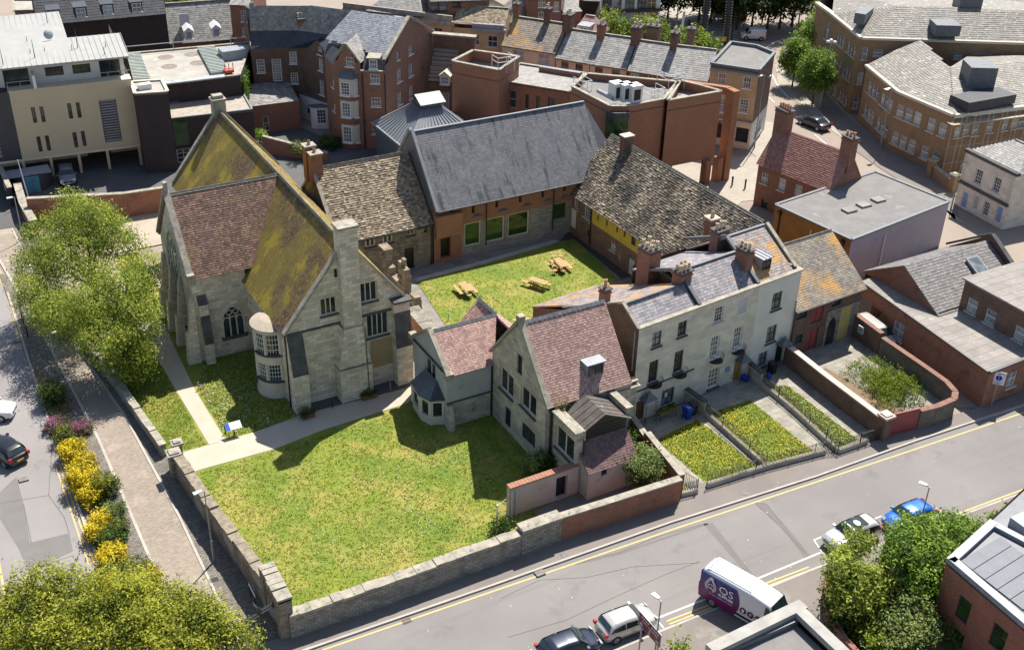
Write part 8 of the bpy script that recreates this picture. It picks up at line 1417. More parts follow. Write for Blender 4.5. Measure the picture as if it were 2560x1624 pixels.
# purple and white delivery van
VL, VW = 6.0, 1.98
vn = car('white and purple delivery van turning across the double yellow lines', 15.1 + 3.0 * math.cos(R(-71)), -32.1 + 3.0 * math.sin(R(-71)), -71, VL, VW, vanp, whitec, cat='van', name='delivery_van', van=True, belt=1.25)
pr_ = bpy.data.materials.new('purple wrap'); pr_.use_nodes = True; N_ = pr_.node_tree; pb_ = N_.nodes['Principled BSDF']; pb_.inputs['Roughness'].default_value = .35; tc_ = N_.nodes.new('ShaderNodeTexCoord'); sp_ = N_.nodes.new('ShaderNodeSeparateXYZ'); mr_ = N_.nodes.new('ShaderNodeMapRange'); mr_.inputs[1].default_value = .7; mr_.inputs[2].default_value = 2.2; rp_ = N_.nodes.new('ShaderNodeValToRGB'); rp_.color_ramp.elements[0].color = (.16, .006, .09, 1); rp_.color_ramp.elements[1].color = (.022, .022, .16, 1)
N_.links.new(tc_.outputs['Object'], sp_.inputs[0]); N_.links.new(sp_.outputs[2], mr_.inputs[0]); N_.links.new(mr_.outputs[0], rp_.inputs[0]); N_.links.new(rp_.outputs[0], pb_.inputs['Base Color'])
for s in (-1, 1):
 mb = MB(); prf = [(.36, VW / 2 + .002), (.56, VW / 2 + .026), (1.2, VW / 2 + .016), (1.8, VW / 2 - .026), (2.35, VW / 2 - .07)]; fr_x = lambda z: -.35 + .42 * math.sin(max(0, min(1, (2.42 - z) / 1.9)) * math.pi * .86)
 for i in range(len(prf) - 1):
  nz_ = 4
  for k in range(nz_):
   za, zb_ = prf[i][0] + (prf[i + 1][0] - prf[i][0]) * k / nz_, prf[i][0] + (prf[i + 1][0] - prf[i][0]) * (k + 1) / nz_; ya, yb_ = prf[i][1] + (prf[i + 1][1] - prf[i][1]) * k / nz_, prf[i][1] + (prf[i + 1][1] - prf[i][1]) * (k + 1) / nz_
   Q_ = [(-VL / 2 + .06, s * (ya - .03), za), (-VL / 2 + .3, s * (ya + .004), za), (-VL / 2 + .3, s * (yb_ + .004), zb_), (-VL / 2 + .06, s * (yb_ - .03), zb_)]; Q2 = [(-VL / 2 + .3, s * (ya + .004), za), (fr_x(za), s * (ya + .004), za), (fr_x(zb_), s * (yb_ + .004), zb_), (-VL / 2 + .3, s * (yb_ + .004), zb_)]
   for q_ in (Q_, Q2): mb.poly(q_ if s < 0 else q_[::-1])
 wr_ = mb.build('side_wrap', pr_, vn)
 if s < 0:
  white_t = mat('white lettering', (.85, .85, .85), (.8, .8, .8), 1, .5, 0); rot = (math.pi / 2 + .07, 0, 0); Y_ = lambda z: -(VW / 2 - .055 - max(0, z - 1.8) * .03 + .09)
  text('QS', .85, white_t, wr_, (-.95, Y_(1.8) + .012, 1.78), rot, .004); text('SUPPLIES', .28, white_t, wr_, (-.92, Y_(1.3) - .012, 1.34), rot, .004, bold=.012); text('for your bathroom needs', .17, white_t, wr_, (-1.25, Y_(1.1) - .02, 1.08), rot, .004)
  lg_ = MB()
  for rr, a0_, a1_ in ((.40, -60, 235), (.29, -60, 235), (.16, 20, 300)):
   for k in range(18):
    a, b = R(a0_ + (a1_ - a0_) * k / 18), R(a0_ + (a1_ - a0_) * (k + 1) / 18); tip = lambda q: (.28 * max(0, math.sin(q)) ** 6 if rr > .2 else 0); lg_.beam((-2.1 + rr * math.cos(a), Y_(1.75), 1.62 + rr * math.sin(a) + tip(a)), (-2.1 + rr * math.cos(b), Y_(1.75), 1.62 + rr * math.sin(b) + tip(b)), .05, .01, up=(0, -1, 0))
  lg_.beam((-2.08, Y_(1.75), 1.56), (-1.93, Y_(1.75), 1.44), .045, .01, up=(0, -1, 0)); lg_.build('emblem', white_t, wr_)
  pu_ = mat('purple disc', (.10, .006, .06), (.09, .006, .055), 1, .4, 0)
  for k in range(3):
   cx = .38 + k * .54; d_ = MB(); d_.lathe([(0, 0), (.235, 0), (.235, .01)], 0, 0, 20); o = d_.build('roundel', pu_, wr_, loc=(cx, -(VW / 2 + .028), 1.12)); o.rotation_euler = (math.pi / 2, 0, 0); o.scale = (1, 1, -1); ic = MB()
   if k == 0: ic.box(-.09, -.0, -.02, .09, .012, .13); ic.box(-.07, 0, -.15, .07, .012, -.05)
   elif k == 1: ic.box(-.015, 0, -.15, .015, .012, .12); ic.box(-.1, 0, .02, .1, .012, .05); ic.box(-.02, 0, .12, .09, .012, .15)
   else: ic.box(-.16, 0, -.08, .16, .012, .0); ic.box(-.13, 0, .0, -.08, .012, .08)
   ic.build('icon', white_t, wr_, loc=(cx, -(VW / 2 + .05), 1.12))
mb = MB(); mb.box(-.2, -VW / 2 - .03, .55, 1.9, -VW / 2 + .02, .72); mb.build('side_trim', trimp, vn)
mb = MB()
for k in range(7): mb.box(-VL / 2 + .3, -.66 + k * .21, 2.585, .6, -.58 + k * .21, 2.61)
mb.build('roof_ribs', whitec, vn); mb = MB(); mb.box(-VL / 2 - .015, -.8, .55, -VL / 2 + .03, .8, 2.35); mb.build('rear_door', pr_, vn)
# ------------------------------------------------------------------ buildings at the bottom edge
brb = Bld('modern_red_brick_block', 'modern red brick block with zinc edged roof and dark solar panels at the bottom right', 'building'); A_, B_, C_ = (26.1, -41.2), (31.3, -39.9), (25.7, -48.5)
brb.wall(A_, C_, 0, 5.3, [(1595, 1235, 1.0, 1.75, 'bigdk'), (1545, 1455, 1.0, 1.2, 'bigdk'), (1850, 1440, 1.1, 1.75, 'bigdk')], fn=sv); brb.wall(C_, (38, -46), 0, 5.3); brb.wall((38, -46), (36.5, -38.5), 0, 5.3); brb.wall((36.5, -38.5), A_, 0, 5.3); brb.done({'wall': ('wall', brickm('bright new brick', (.42, .11, .05), (.34, .085, .042)))})
fl = MB(); fl.prism([A_, C_, (38, -46), (36.5, -38.5)], 4.9, 5.1); o = fl.build('flat_roof', lead, brb.e); e_ = MB(); e_.beam((A_[0] + .25, A_[1] - .1, 5.1), (C_[0] + .25, C_[1], 5.1), .55, .35); e_.beam((A_[0], A_[1] - .25, 5.1), (31.5, -40.1, 5.1), .55, .35); e_.beam((31.3, -40, 5.1), (33, -47, 5.1), .5, .3); e_.build('parapet_coping', leadlt, o)
pm_ = mat('solar panel', (.10, .115, .14), (.075, .09, .11), 1.5, .6, .02, None, None, [(3, (.17, .175, .18), .58, .7)])
for k in range(8): mb = MB(); y = -41.6 - k * .95; mb.hexa([(26.9 + k * -.02, y - .9, 5.12), (30.6, y - .65, 5.12), (30.6, y + .25, 5.12), (26.9, y, 5.12), (26.9, y - .9, 5.2), (30.6, y - .65, 5.45), (30.6, y + .25, 5.45), (26.9, y, 5.2)]); mb.build('roof_panel', pm_, o)
mb = MB(); mb.box(32.3, -41.8, 5.1, 34.0, -40.6, 5.8); mb.build('roof_housing', leadlt, o)
bmb = Bld('grey_flat_roofed_block', 'low block with broad pale parapet round a sunken grey roof at the bottom edge', 'building'); Q = [(8.8, -46), (15.6, -46), (15.6, -39.6), (8.8, -39.85)]; ring(bmb, Q, 0, 4.9, 'wall'); bmb.done({'wall': ('wall', brick_brown)}); fl = MB(); fl.prism([(9.3, -45.5), (15, -45.5), (15, -40.2), (9.3, -40.4)], 4.0, 4.2); o = fl.build('flat_roof', felt, bmb.e); e_ = MB()
for a, b in (((8.8, -39.95, 4.6), (15.9, -39.7, 4.6)), ((15.35, -39.6, 4.603), (15.35, -46, 4.603))): e_.beam(a, b, .75, .4)
e_.build('parapet', mat('pale weathered parapet', (.36, .345, .31), (.27, .26, .24), 1, .85, .1, 12, None, [(3, (.17, .17, .16), .62, .74)]), o)
mb = MB(); mb.box(8.8, -40.35, 4.2, 15, -40.15, 4.6); mb.build('upstand', lead, o); mb = MB(); mb.box(5.5, -42.6, 0, 8.75, -40.6, 3.8); mb.build('side_block', coping, bmb.e)
ground('side_lane', [(12, -33.95), (21.4, -33.95), (22, -35), (21.2, -36.8), (19.5, -39), (18.6, -45), (15.7, -46), (12, -40)], mat('worn asphalt', (.20, .175, .155), (.165, .145, .13), .3, .92, .15, 30, None, [(.5, (.26, .24, .21), .55, .7)]), PT + .005)
ground('planting_bed', [(22.2, -35.2), (36.5, -36.8), (36.5, -38.4), (26, -41), (25.5, -46), (19.5, -46), (19.7, -39.2), (21.5, -36.9)], dirt, PT + .02)
wallrun('brick_wall', 'curved low red brick wall at the mouth of the side lane', [(22.4, -35.7), (21.6, -36.4), (20.6, -37.5), (19.8, -38.9), (19.3, -40.6), (19.0, -44)], .3, 1.1, brick_or, capm=brick_red, capw=.36); railing('white topped railing inside the curved brick wall', [(20.4, -39.4), (19.9, -41), (19.6, -44)], base=.05, group='railings at the bottom of the picture')
railing('black railing between the trees and the pavement at bottom right', [(22.6, -35.6), (28, -36.3), (36.5, -37.6)], base=.3, group='railings at the bottom of the picture'); railing('short railing beside the grey parapet roof', [(9.2, -39.0), (11.2, -38.9), (11.6, -37.6)], base=.05, group='railings at the bottom of the picture', h=1.3)
bush('bush', 'small bright green sapling leaves beside the grey roof', s5, 1350, 1390, 2.6, .7, .5, lf_weed, 300, 140, .12)
# ------------------------------------------------------------------ street furniture
def lamp(label, x, y, h, ang, arm=.65, head=(.55, .22), group='street lamps', globe=0, z=0, r=.055):
 t_ = thing('street_lamp', label, 'street lamp', (x, y, z), R(ang), group); mb = MB(); mb.tube((0, 0, 0), (0, 0, h * .3), r * 1.5, r * 1.4, n=10); mb.tube((0, 0, h * .3), (0, 0, h), r, r * .7, n=10); mb.build('pole', lampm, t_)
 if globe:
  for k in range(globe):
   a = 2 * math.pi * k / globe; a_ = MB(); a_.tube((0, 0, h - .1), (.5 * math.cos(a), .5 * math.sin(a), h), .03, n=5); a_.build('arm', lampm, t_); a_ = MB(); a_.lathe([(.0, h - .02), (.22, h + .02), (.26, h + .15), (.18, h + .28), (0, h + .32)], .5 * math.cos(a), .5 * math.sin(a), 10); a_.build('lamp_head', whitep, t_)
  return t_
 mb = MB(); mb.tube((0, 0, h - .03), (arm * .35, 0, h + .05), .035, n=6); mb.build('arm', lampm, t_); mb = MB(); a = arm * .25; mb.hexa([(a, -.10, h), (a + head[0], -head[1] * .75, h + .02), (a + head[0], head[1] * .75, h + .02), (a, .10, h), (a, -.10, h + .1), (a + head[0], -head[1] * .7, h + .08), (a + head[0], head[1] * .7, h + .08), (a, .10, h + .1)]); mb.build('lamp_head', whitep, t_); return t_
lamp('tall grey street lamp beside the cobbled lane wall', -12.5, -14.6, 6.0, 185, z=.06); lamp('street lamp under the big feathery tree beside the shrub bed', -17.3, 13.1, 4.2, 10); lamp('short street lamp on the setts near the car port yard', -15.6, 40.8, 4.7, 180)
lamp('street lamp standing over the silver hatchback bonnet', 7.85, -36.4, 6.0, 100); lamp('street lamp rising above the bright blue car', 29.75, -36.1, 6.0, 110)
lamp('tall street lamp between the street tree and the office block', *G(sD, 530, 750), 9, 170, globe=3, group='lamps of the wide street', r=.09); lamp('street lamp at the foot of the curved office front', *G(sD, 945, 1030), 7.8, 190, 1.6, (.9, .4), group='lamps of the wide street', r=.07); lamp('three headed street lamp beside the far black car', *G(sD, 370, 220), 9, 150, globe=4, group='lamps of the wide street', r=.09); lamp('plain tall lamp column by the dark trees', *G(sD, 125, 165), 9, 150, group='lamps of the wide street', r=.08)
lamp('tall lamp column on the plaza behind the chimneys', *G(sC, 1360, 215), 9, 150, group='lamps of the wide street', r=.09); lamp('lamp column beside the ribbed mast on the plaza', *G(sC, 1545, 300), 8, 150, group='lamps of the wide street', globe=2, r=.08); lamp('lamp column at the top of the plaza', *G(sC, 1475, 80), 8, 150, group='lamps of the wide street', r=.07); lamp('thin lamp post on the plaza edge', *G(sC, 1305, 155), 4.5, 150, group='lamps of the wide street', r=.05)
lamp('white oval headed lamp in front of the classical stone house', *G(sD, 1440, 1440), 5, 10, 1.2, (.8, .35), group='lamps of the wide street', r=.06); lamp('white oval headed lamp at the corner of the corner shop', *G(sC, 1905, 1030), 9.3, 180, 1.2, (.9, .4), group='lamps of the wide street', r=.06)
# brown sign
bs_ = thing('road_sign', 'brown direction sign with white walking man on two posts beside the parked silver hatchback', 'sign', (7.75, -35.8, 0));
for y in (.85, -.85): mb = MB(); mb.tube((.06, y, 0), (.06, y, 3.5), .05); mb.build('post', steel, bs_)
brm = mat('brown sign face', (.17, .018, .014), (.15, .016, .012), 1, .4, 0); mb = MB(); mb.box(-.02, -1.1, 2.75, .02, 1.1, 3.75); o = mb.build('panel', brm, bs_); mb = MB(); mb.box(-.012, -1.13, 2.72, .012, 1.13, 3.78); mb.build('border', whitep, o)
sr_ = (math.pi / 2, 0, -math.pi / 2); text('CITY CENTRE', .26, whitep, o, (-.03, -.05, 3.3), sr_, .003); mb = MB()
for k in range(9):
 if k != 4: mb.box(-.03, .82 - k * .2, 3.52, -.022, .82 - k * .2 - .14, 3.62)
mb.box(-.03, .0, 2.95, -.022, -.06, 3.08); mb.box(-.03, .05, 2.86, -.022, .01, 2.95); mb.box(-.03, -.06, 2.86, -.022, -.1, 2.95); mb.box(-.03, .03, 3.1, -.022, -.07, 3.15)
for k in range(3): mb.box(-.03, .95 - k * .1, 2.88, -.022, .88 - k * .1, 3.02 + (k % 2) * .05); mb.box(-.03, -.7 - k * .09, 2.88, -.022, -.76 - k * .09, 3.05 - (k % 2) * .06)
mb.build('symbol', whitep, o)
# finger post, notice, info panel, parking sign
fp = thing('finger_post', 'black finger post with direction arms on the cobbles at the lane corner', 'signpost', (-12.05, -23.3, .06)); mb = MB(); mb.tube((0, 0, 0), (0, 0, 3.1), .06, .045); mb.lathe([(.1, 2.95), (.12, 3.1), (.0, 3.2)], 0, 0, 8); mb.build('post', blackp, fp)
for z, a, d in ((2.75, 15, 1), (2.5, 15, 1), (2.65, 195, 1), (2.45, 195, 1), (2.85, 100, .7)): mb = MB(); mb.box(.06, -.015, 0, 1.05 * d, .015, .19); o = mb.build('arm', blackp, fp, loc=(0, 0, z), rotz=R(a)); mb = MB(); mb.box(.16, -.019, .08, .9 * d, -.016, .12); mb.box(.16, .016, .08, .9 * d, .019, .12); mb.build('arm_lettering', whitep, o)
nb_ = thing('street_name_sign', 'small white street name board on a post by the lane wall', 'sign', (-11.35, -19.3, .06)); mb = MB(); mb.tube((0, -.4, 0), (0, -.4, .9), .04); mb.tube((0, .4, 0), (0, .4, .9), .04); mb.build('post', blackp, nb_); mb = MB(); mb.box(-.03, -.65, .75, -.0, .65, 1.0); mb.build('board', whitep, nb_)
ip = thing('information_panel', 'blue and white information lectern on the grass at the path junction', 'information panel', (-6.95, -1.4, .05)); mb = MB(); mb.tube((0, 0, 0), (0, 0, .85), .05); mb.build('post', blackp, ip); mb = MB(); mb.hexa([(-.6, -.3, .72), (.6, -.3, .72), (.6, .28, 1.02), (-.6, .28, 1.02), (-.6, -.3, .76), (.6, -.3, .76), (.6, .28, 1.06), (-.6, .28, 1.06)]); o = mb.build('board', whitep, ip)
mb = MB(); mb.poly([(-.6, -.3, .765), (-.3, -.3, .765), (-.3, .28, 1.065), (-.6, .28, 1.065)]); mb.build('blue_band', mat('blue print', (.03, .12, .6)), o); mb = MB()
for q in ((-.2, -.2, -.1, -.05), (-.05, -.22, .15, -.02), (.2, .0, .45, .08), (-.2, .1, .4, .14), (.22, -.2, .5, -.05)): mb.poly([(q[0], q[1], .875 + q[1] * .517 + .01 - .0), (q[2], q[1], .875 + q[1] * .517 + .01), (q[2], q[3], .875 + q[3] * .517 + .05), (q[0], q[3], .875 + q[3] * .517 + .05)])
mb.build('printed_pictures', mat('printed map', (.3, .45, .5), (.2, .3, .35)), o)
pk_ = thing('parking_sign', 'white sign with blue no parking roundel beside the garage corner', 'sign', (49.25, -25.95, PT)); mb = MB(); mb.tube((0, 0, 0), (0, 0, 3.2), .045); mb.build('post', steel, pk_); mb = MB(); mb.box(-.5, -.03, 2.1, .5, 0, 3.3); o = mb.build('panel', whitep, pk_, rotz=R(-50)); mb = MB(); mb.lathe([(0, 0), (.25, 0)], 0, 0, 20); q = mb.build('roundel', mat('sign blue', (.01, .03, .5)), o, loc=(0, -.035, 2.72)); q.rotation_euler = (math.pi / 2, 0, 0)
text('NO PARKING', .13, mat('sign red', (.5, .02, .02)), o, (0, -.036, 3.12), (math.pi / 2, 0, 0), .002); mb = MB(); [mb.box(-.36, -.034, 2.35 - k * .09, .36 - k * .1, -.031, 2.38 - k * .09) for k in range(3)]; mb.build('small_print', mat('sign print', (.1, .15, .4)), o)
# bollards and path lights
def post(label, x, y, h, r, group, m_=blackp, name='bollard', cat='bollard', z=.05): t_ = thing(name, label, cat, (x, y, z), 0, group); mb = MB(); mb.lathe([(r, 0), (r, h * .8), (r * 1.25, h * .82), (r * 1.25, h * .9), (r * .8, h), (0, h)], 0, 0, 8); mb.build('shaft', m_, t_); mb = MB(); mb.lathe([(r * 1.02, h * .7), (r * 1.3, h * .72), (r * 1.02, h * .74)], 0, 0, 8); mb.build('collar', m_, t_)
for lb, (x, y) in (('black bollard on the setts by the yellow lines, farthest up', (-18.35, 24.5)), ('black bollard on the setts by the yellow lines, middle one', (-18.4, 22.8)), ('black bollard on the setts by the yellow lines, nearest the trees', (-18.45, 21.0))): post(lb, x, y, 1.1, .07, 'bollards beside the setts', z=.07)
for lb, (x, y) in (('low path light beside the information panel', (-7.5, -.9)), ('low path light at the upper lawn corner', (-7.6, 6.0)), ('low path light on the shaded grass edge', (-4.2, -1.3)), ('low path light in front of the chimney buttress', (1.1, -1.5)), ('low path light near the church corner', (6.3, -1.2)), ('low path light at the corner of the court lawn', (15.6, 6.8))): post(lb, x, y, .75, .045, 'path lights', steel if 'shaded' in lb or 'corner' in lb else blackp, 'path_light', 'garden light')
for lb, X, Y in (('black bollard on the museum forecourt, left one', 1750, 1290), ('black bollard on the museum forecourt, right one', 1840, 1310)): post(lb, *G(sC, X, Y), 1.1, .1, 'bollards on the forecourt')
for k, (X, Y) in enumerate(((1450, 200), (1530, 220), (1710, 275), (1745, 280), (1765, 160))): post(('black bollard on the plaza left of the mast', 'black bollard on the plaza close to the mast foot', 'black bollard behind the corner building roof', 'thin black post beside the corner building roof', 'black post near the crossing')[k], *G(sC, X, Y), 1.4 if k < 3 else 2.4, .12, 'posts on the plaza')
post('red and white hazard post beside the yard wall', -13.9, 46.6, 1.1, .12, None, mat('red plastic', (.5, .1, .06)), 'hazard_post', 'post'); t_ = thing('flag_pole', 'slim white pole leaning by the blue gated enclosure', 'pole', (-13.5, 49.7, 0)); mb = MB(); mb.tube((0, 0, 0), (-.3, .1, 5), .07, .04); mb.build('shaft', whitep, t_); mb = MB(); mb.lathe([(.16, 0), (.16, .1), (.1, .12)], 0, 0, 8); mb.build('base', greyp, t_)
en = thing('bin_enclosure', 'curved corrugated bin enclosure with bright blue gate beside the car port', 'enclosure', (-12.6, 54.0, 0)); mb = MB(); mb.lathe([(2.4, 0), (2.4, 1.9)], 0, .6, 16, R(200), R(345)); mb.build('curved_wall', darkp, en); mb = MB(); [mb.tube((-.9 + k * .13, -1.75 + .0 * k, .05), (-.9 + k * .13, -1.75, 1.9), .07, n=5) for k in range(13)]; mb.build('gate', mat('turquoise corrugated', (.10, .36, .46), (.08, .3, .4)), en); mb = MB(); mb.box(-2.4, -1.4, 1.9, 2.2, .8, 2.0); mb.build('roof_sheet', leadlt, en)
mb = MB(); en2 = thing('brick_gateway', 'dark brick gateway wall with pale notice beside the blue enclosure', 'wall', (-15.2, 52.5, 0)); mb.box(-.2, -3.0, 0, .2, 3.0, 2.2); mb.build('masonry', brick_dark, en2); mb = MB(); mb.box(-.23, -.5, .8, -.2, .3, 1.7); mb.build('notice', whitep, en2); mb = MB(); mb.box(-.26, -3.1, 2.2, .26, 3.1, 2.3); mb.build('coping', coping, en2)
# picnic tables, benches and chairs of the court
def ptable(label, x, y, ang, L_=1.9, W_=.75): t_ = thing('picnic_table', label, 'table', (x, y, .06), R(ang), 'wooden tables on the court lawn'); mb = MB(); [mb.box(-L_ / 2, -W_ / 2 + k * W_ / 4 + .01, .72, L_ / 2, -W_ / 2 + (k + 1) * W_ / 4 - .01, .76) for k in range(4)]; mb.build('table_top', woodl, t_); legs(t_, L_ * .36, W_ * .4, .72); return t_
def legs(t_, lx, ly, h):
 for sx in (-1, 1):
  for sy in (-1, 1): mb = MB(); mb.tube((sx * lx, sy * ly, 0), (sx * lx * .95, sy * ly * .7, h), .025, n=5); mb.build('leg', blackp, t_)
def bench(label, x, y, ang, L_=1.9): t_ = thing('bench', label, 'bench', (x, y, .06), R(ang), 'wooden benches on the court lawn'); mb = MB(); [mb.box(-L_ / 2, -.17 + k * .17, .42, L_ / 2, -.01 + k * .17, .46) for k in range(2)]; mb.build('seat', woodl, t_); legs(t_, L_ * .38, .13, .42)
woodl = mat('pale bench timber', (.46, .25, .10), (.40, .21, .08), 3, .65, .05)
def chair(label, x, y, ang): t_ = thing('chair', label, 'chair', (x, y, .06), R(ang), 'chairs on the court lawn'); mb = MB(); mb.lathe([(.02, .42), (.24, .42), (.25, .45), (.02, .46)], 0, 0, 12); mb.build('seat', woodl, t_); mb = MB(); [mb.beam((.25 * math.cos(R(90 + k * 22)) * 1.05, .25 * math.sin(R(90 + k * 22)) * 1.05, .66), (.25 * math.cos(R(112 + k * 22)) * 1.05, .25 * math.sin(R(112 + k * 22)) * 1.05, .66), .05, .1) for k in range(8)]; mb.build('backrest', mat('pale cane', (.62, .5, .36)), t_); legs(t_, .17, .17, .42)
kk = lambda X, Y, z=.8: G(sk_, X, Y, z)
for i, (tX, tY, b1, b2, a) in enumerate((((455), 1155, (403, 1180), (507, 1170), -93), (985 - 23, 1115, (905, 1135), (990, 1130), -62), (1117, 988, (1076, 1003), (1163, 1005), -95), (915, 1395, (850, 1405), None, -55))):
 nm = ('by the ruined pillars', 'in the middle of the lawn', 'near the yellow wall', 'behind the cottage roof')[i]; ptable('pale wooden table ' + nm, *kk(tX, tY), a - 29.9 + 30); bench('pale wooden bench left of the table ' + nm, *kk(*b1, .45), a)
 if b2: bench('pale wooden bench right of the table ' + nm, *kk(*b2, .45), a)
bench('pale bench end showing beside the lean to wall', *kk(1115, 1340, .45), -20, 1.2)
for lb, X, Y, a in (('pale cane chair lying tilted behind the table near the yellow wall', 1068, 945, 40), ('round backed chair at the far end of the table near the yellow wall', 1120, 945, 90), ('small chair at the near left of the table near the yellow wall', 1075, 1045, -90), ('small chair at the near right of the table near the yellow wall', 1130, 1045, -90), ('chair at the near end of the table by the ruined pillars', 480, 1215, -80)): chair(lb, *kk(X, Y, .45), a)
# bins and garden things
def wbin(label, x, y, ang, m_): t_ = thing('wheelie_bin', label, 'wheelie bin', (x, y, .085), R(ang), 'wheelie bins by the front doors'); mb = MB(); mb.hexa([(-.22, -.26, .05), (.22, -.26, .05), (.22, .26, .05), (-.22, .26, .05), (-.29, -.34, .98), (.29, -.34, .98), (.29, .36, .98), (-.29, .36, .98)]); mb.build('body', m_, t_); mb = MB(); mb.hexa([(-.31, -.38, .98), (.31, -.38, .98), (.31, .4, .98), (-.31, .4, .98), (-.28, -.34, 1.05), (.28, -.34, 1.05), (.28, .36, 1.08), (-.28, .36, 1.08)]); o = mb.build('lid', m_, t_); mb = MB(); mb.tube((-.26, .3, .1), (.26, .3, .1), .1, n=10); mb.build('wheel', blackp, t_); return o
blb = mat('blue plastic', (.01, .05, .36), (.01, .045, .32), 2, .4, .02); o = wbin('blue wheelie bin with white mark on its lid by the first garden', 25.75, -15.75, 5, blb); mb = MB(); mb.box(-.1, -.2, 1.083, -.04, .05, 1.09); mb.box(-.04, -.2, 1.083, .12, -.14, 1.09); mb.build('lid_mark', whitep, o)
wbin('black wheelie bin next to the blue one', 26.45, -15.5, 5, blackp); wbin('black wheelie bin beside the last front door', 36.25, -13.7, 5, blackp); t_ = thing('recycling_box', 'small blue recycling box beside the gold door', 'box', (33.45, -13.55, .085)); mb = MB(); mb.hexa([(-.2, -.25, 0), (.2, -.25, 0), (.2, .25, 0), (-.2, .25, 0), (-.26, -.32, .35), (.26, -.32, .35), (.26, .32, .35), (-.26, .32, .35)]); mb.build('tub', blb, t_); mb = MB(); mb.box(-.28, -.34, .35, .28, .34, .39); mb.build('lid', blb, t_)
t_ = thing('blue_bag', 'shiny blue sack in front of the last black bin', 'bag', (35.55, -14.15, .085)); mb = MB(); mb.lathe([(.0, 0), (.24, .05), (.27, .22), (.15, .4), (.05, .45), (.08, .52), (0, .5)], 0, 0, 10); mb.build('sack', blb, t_, smooth=True)
t_ = thing('planter_table', 'raised wooden herb planter on legs below the first terrace window', 'planter', (24.3, -14.95, .085), R(5.8)); mb = MB(); mb.box(-.95, -.28, .62, .95, .28, .85); mb.build('trough', mat('olive timber', (.20, .17, .05)), t_); legs(t_, .85, .22, .62); foliage('plants', [(0, 0, .9, .9, .25, .12)], 500, .06, lf_dk, t_, 7, 0, .15, 8)
for lb, x, y, l_ in (('wooden planter with green plants below the church corner', -1.1, -1.75, 1.1), ('wooden planter trough at the foot of the chimney buttress', 4.3, -1.45, 1.3)): t_ = thing('planter', lb, 'planter', (x, y, .07)); mb = MB(); mb.box(-l_ / 2, -.25, 0, l_ / 2, .25, .4); mb.build('trough', mat('brown timber trough', (.24, .11, .05)), t_); foliage('plants', [(0, 0, .5, l_ / 2, .3, .25)], 600, .07, lf_dk, t_, int(l_ * 100), 0, .2, 8)
for lb, X, Y in (('dark plant pot left of the hall door', 268, 960), ('dark plant pot right of the hall door', 385, 935)): c = kk(X, Y, 0); t_ = thing('plant_pot', lb, 'plant pot', (c[0], c[1], .02)); mb = MB(); mb.lathe([(.16, 0), (.22, .35), (.18, .35)], 0, 0, 10); mb.build('pot', blackp, t_); foliage('plant', [(0, 0, .55, .25, .25, .25)], 250, .06, lf_dk, t_, X, 0, .15, 8)
t_ = thing('roof_vent_box', 'grey electric meter box on the brick yard wall', 'meter box', (46.5, -13.4, 1.1)); mb = MB(); mb.box(-.08, -.3, 0, .08, .3, .7); mb.build('cabinet', greyp, t_); mb = MB(); mb.box(-.09, -.26, .04, -.082, .26, .66); mb.build('cabinet_door', leadlt, t_)
t_ = thing('fence_post', 'white slender fence post at the lawn corner by the pink wall', 'post', (5.9, -20.3, .05)); mb = MB(); mb.tube((0, 0, 0), (0, 0, 2.0), .05); mb.build('shaft', whitep, t_); mb = MB(); mb.tube((0, 0, 1.9), (1.2, .5, 1.9), .02); mb.tube((0, 0, .5), (1.2, .5, .5), .02); [mb.tube((k * .12, k * .05, .1), (k * .12, k * .05, 1.9), .008, n=4) for k in range(1, 10)]; mb.build('mesh_panel', steel, t_)
t_ = thing('wheel_barrow_van', 'white van roof parked in the alley behind the yard wall', 'van', (47.5, -12.0, 0)); bpy.data.objects.remove(t_); car('old white van parked in the alley behind the curved yard wall', 48.1, -13.6, -95, 4.2, 1.6, svan, paint('dusty white paint', (.40, .40, .38), 0), cat='van', name='parked_van', van=True, belt=1.1)
# ribbed mast and crossing things
mt = thing('ribbed_mast', 'tall twin legged mast of dark ribs standing on the plaza', 'mast', (*G(sC, 1622, 322), 0)); mdir = R(-30)
for s, off_ in ((-1, -1.9), (1, 1.9)):
 mb = MB()
 for k in range(44): z = k * .42; w_ = off_ * (1 - z / 60); mb.box(w_ - .55, -.25, z, w_ + .55, .25, z + .16)
 mb.tube((off_, 0, 0), (off_ * .7, 0, 18.5), .38, .3, n=8); mb.build('leg', mat('dark patinated steel', (.05, .05, .055), (.035, .035, .04)), mt, rotz=mdir)
mb = MB()
for k in range(24, 44): z = k * .42; mb.box(-1.3, -.1, z + .05, 1.3, .1, z + .2)
mb.build('rungs', mat('pale rung', (.3, .3, .3)), mt, rotz=mdir)
t_ = thing('bus_shelter', 'dark shelter with purple roof behind the mast', 'shelter', (*G(sC, 1740, 100), 0), R(-25)); mb = MB(); mb.box(-3, -.8, 2.4, 3, .8, 2.6); mb.build('roof', mat('purple roof', (.08, .05, .3)), t_); mb = MB(); mb.box(-3, .7, 0, 3, .8, 2.4); mb.build('back_panel', blackp, t_); mb = MB(); [mb.tube((x, -.7, 0), (x, -.7, 2.4), .05) for x in (-2.9, 0, 2.9)]; mb.build('post', steel, t_)
wallrun('low_wall', 'pale low concrete wall behind the crossing', [G(sC, 1690, 135), G(sC, 1850, 140)], .6, 1.1, coping)
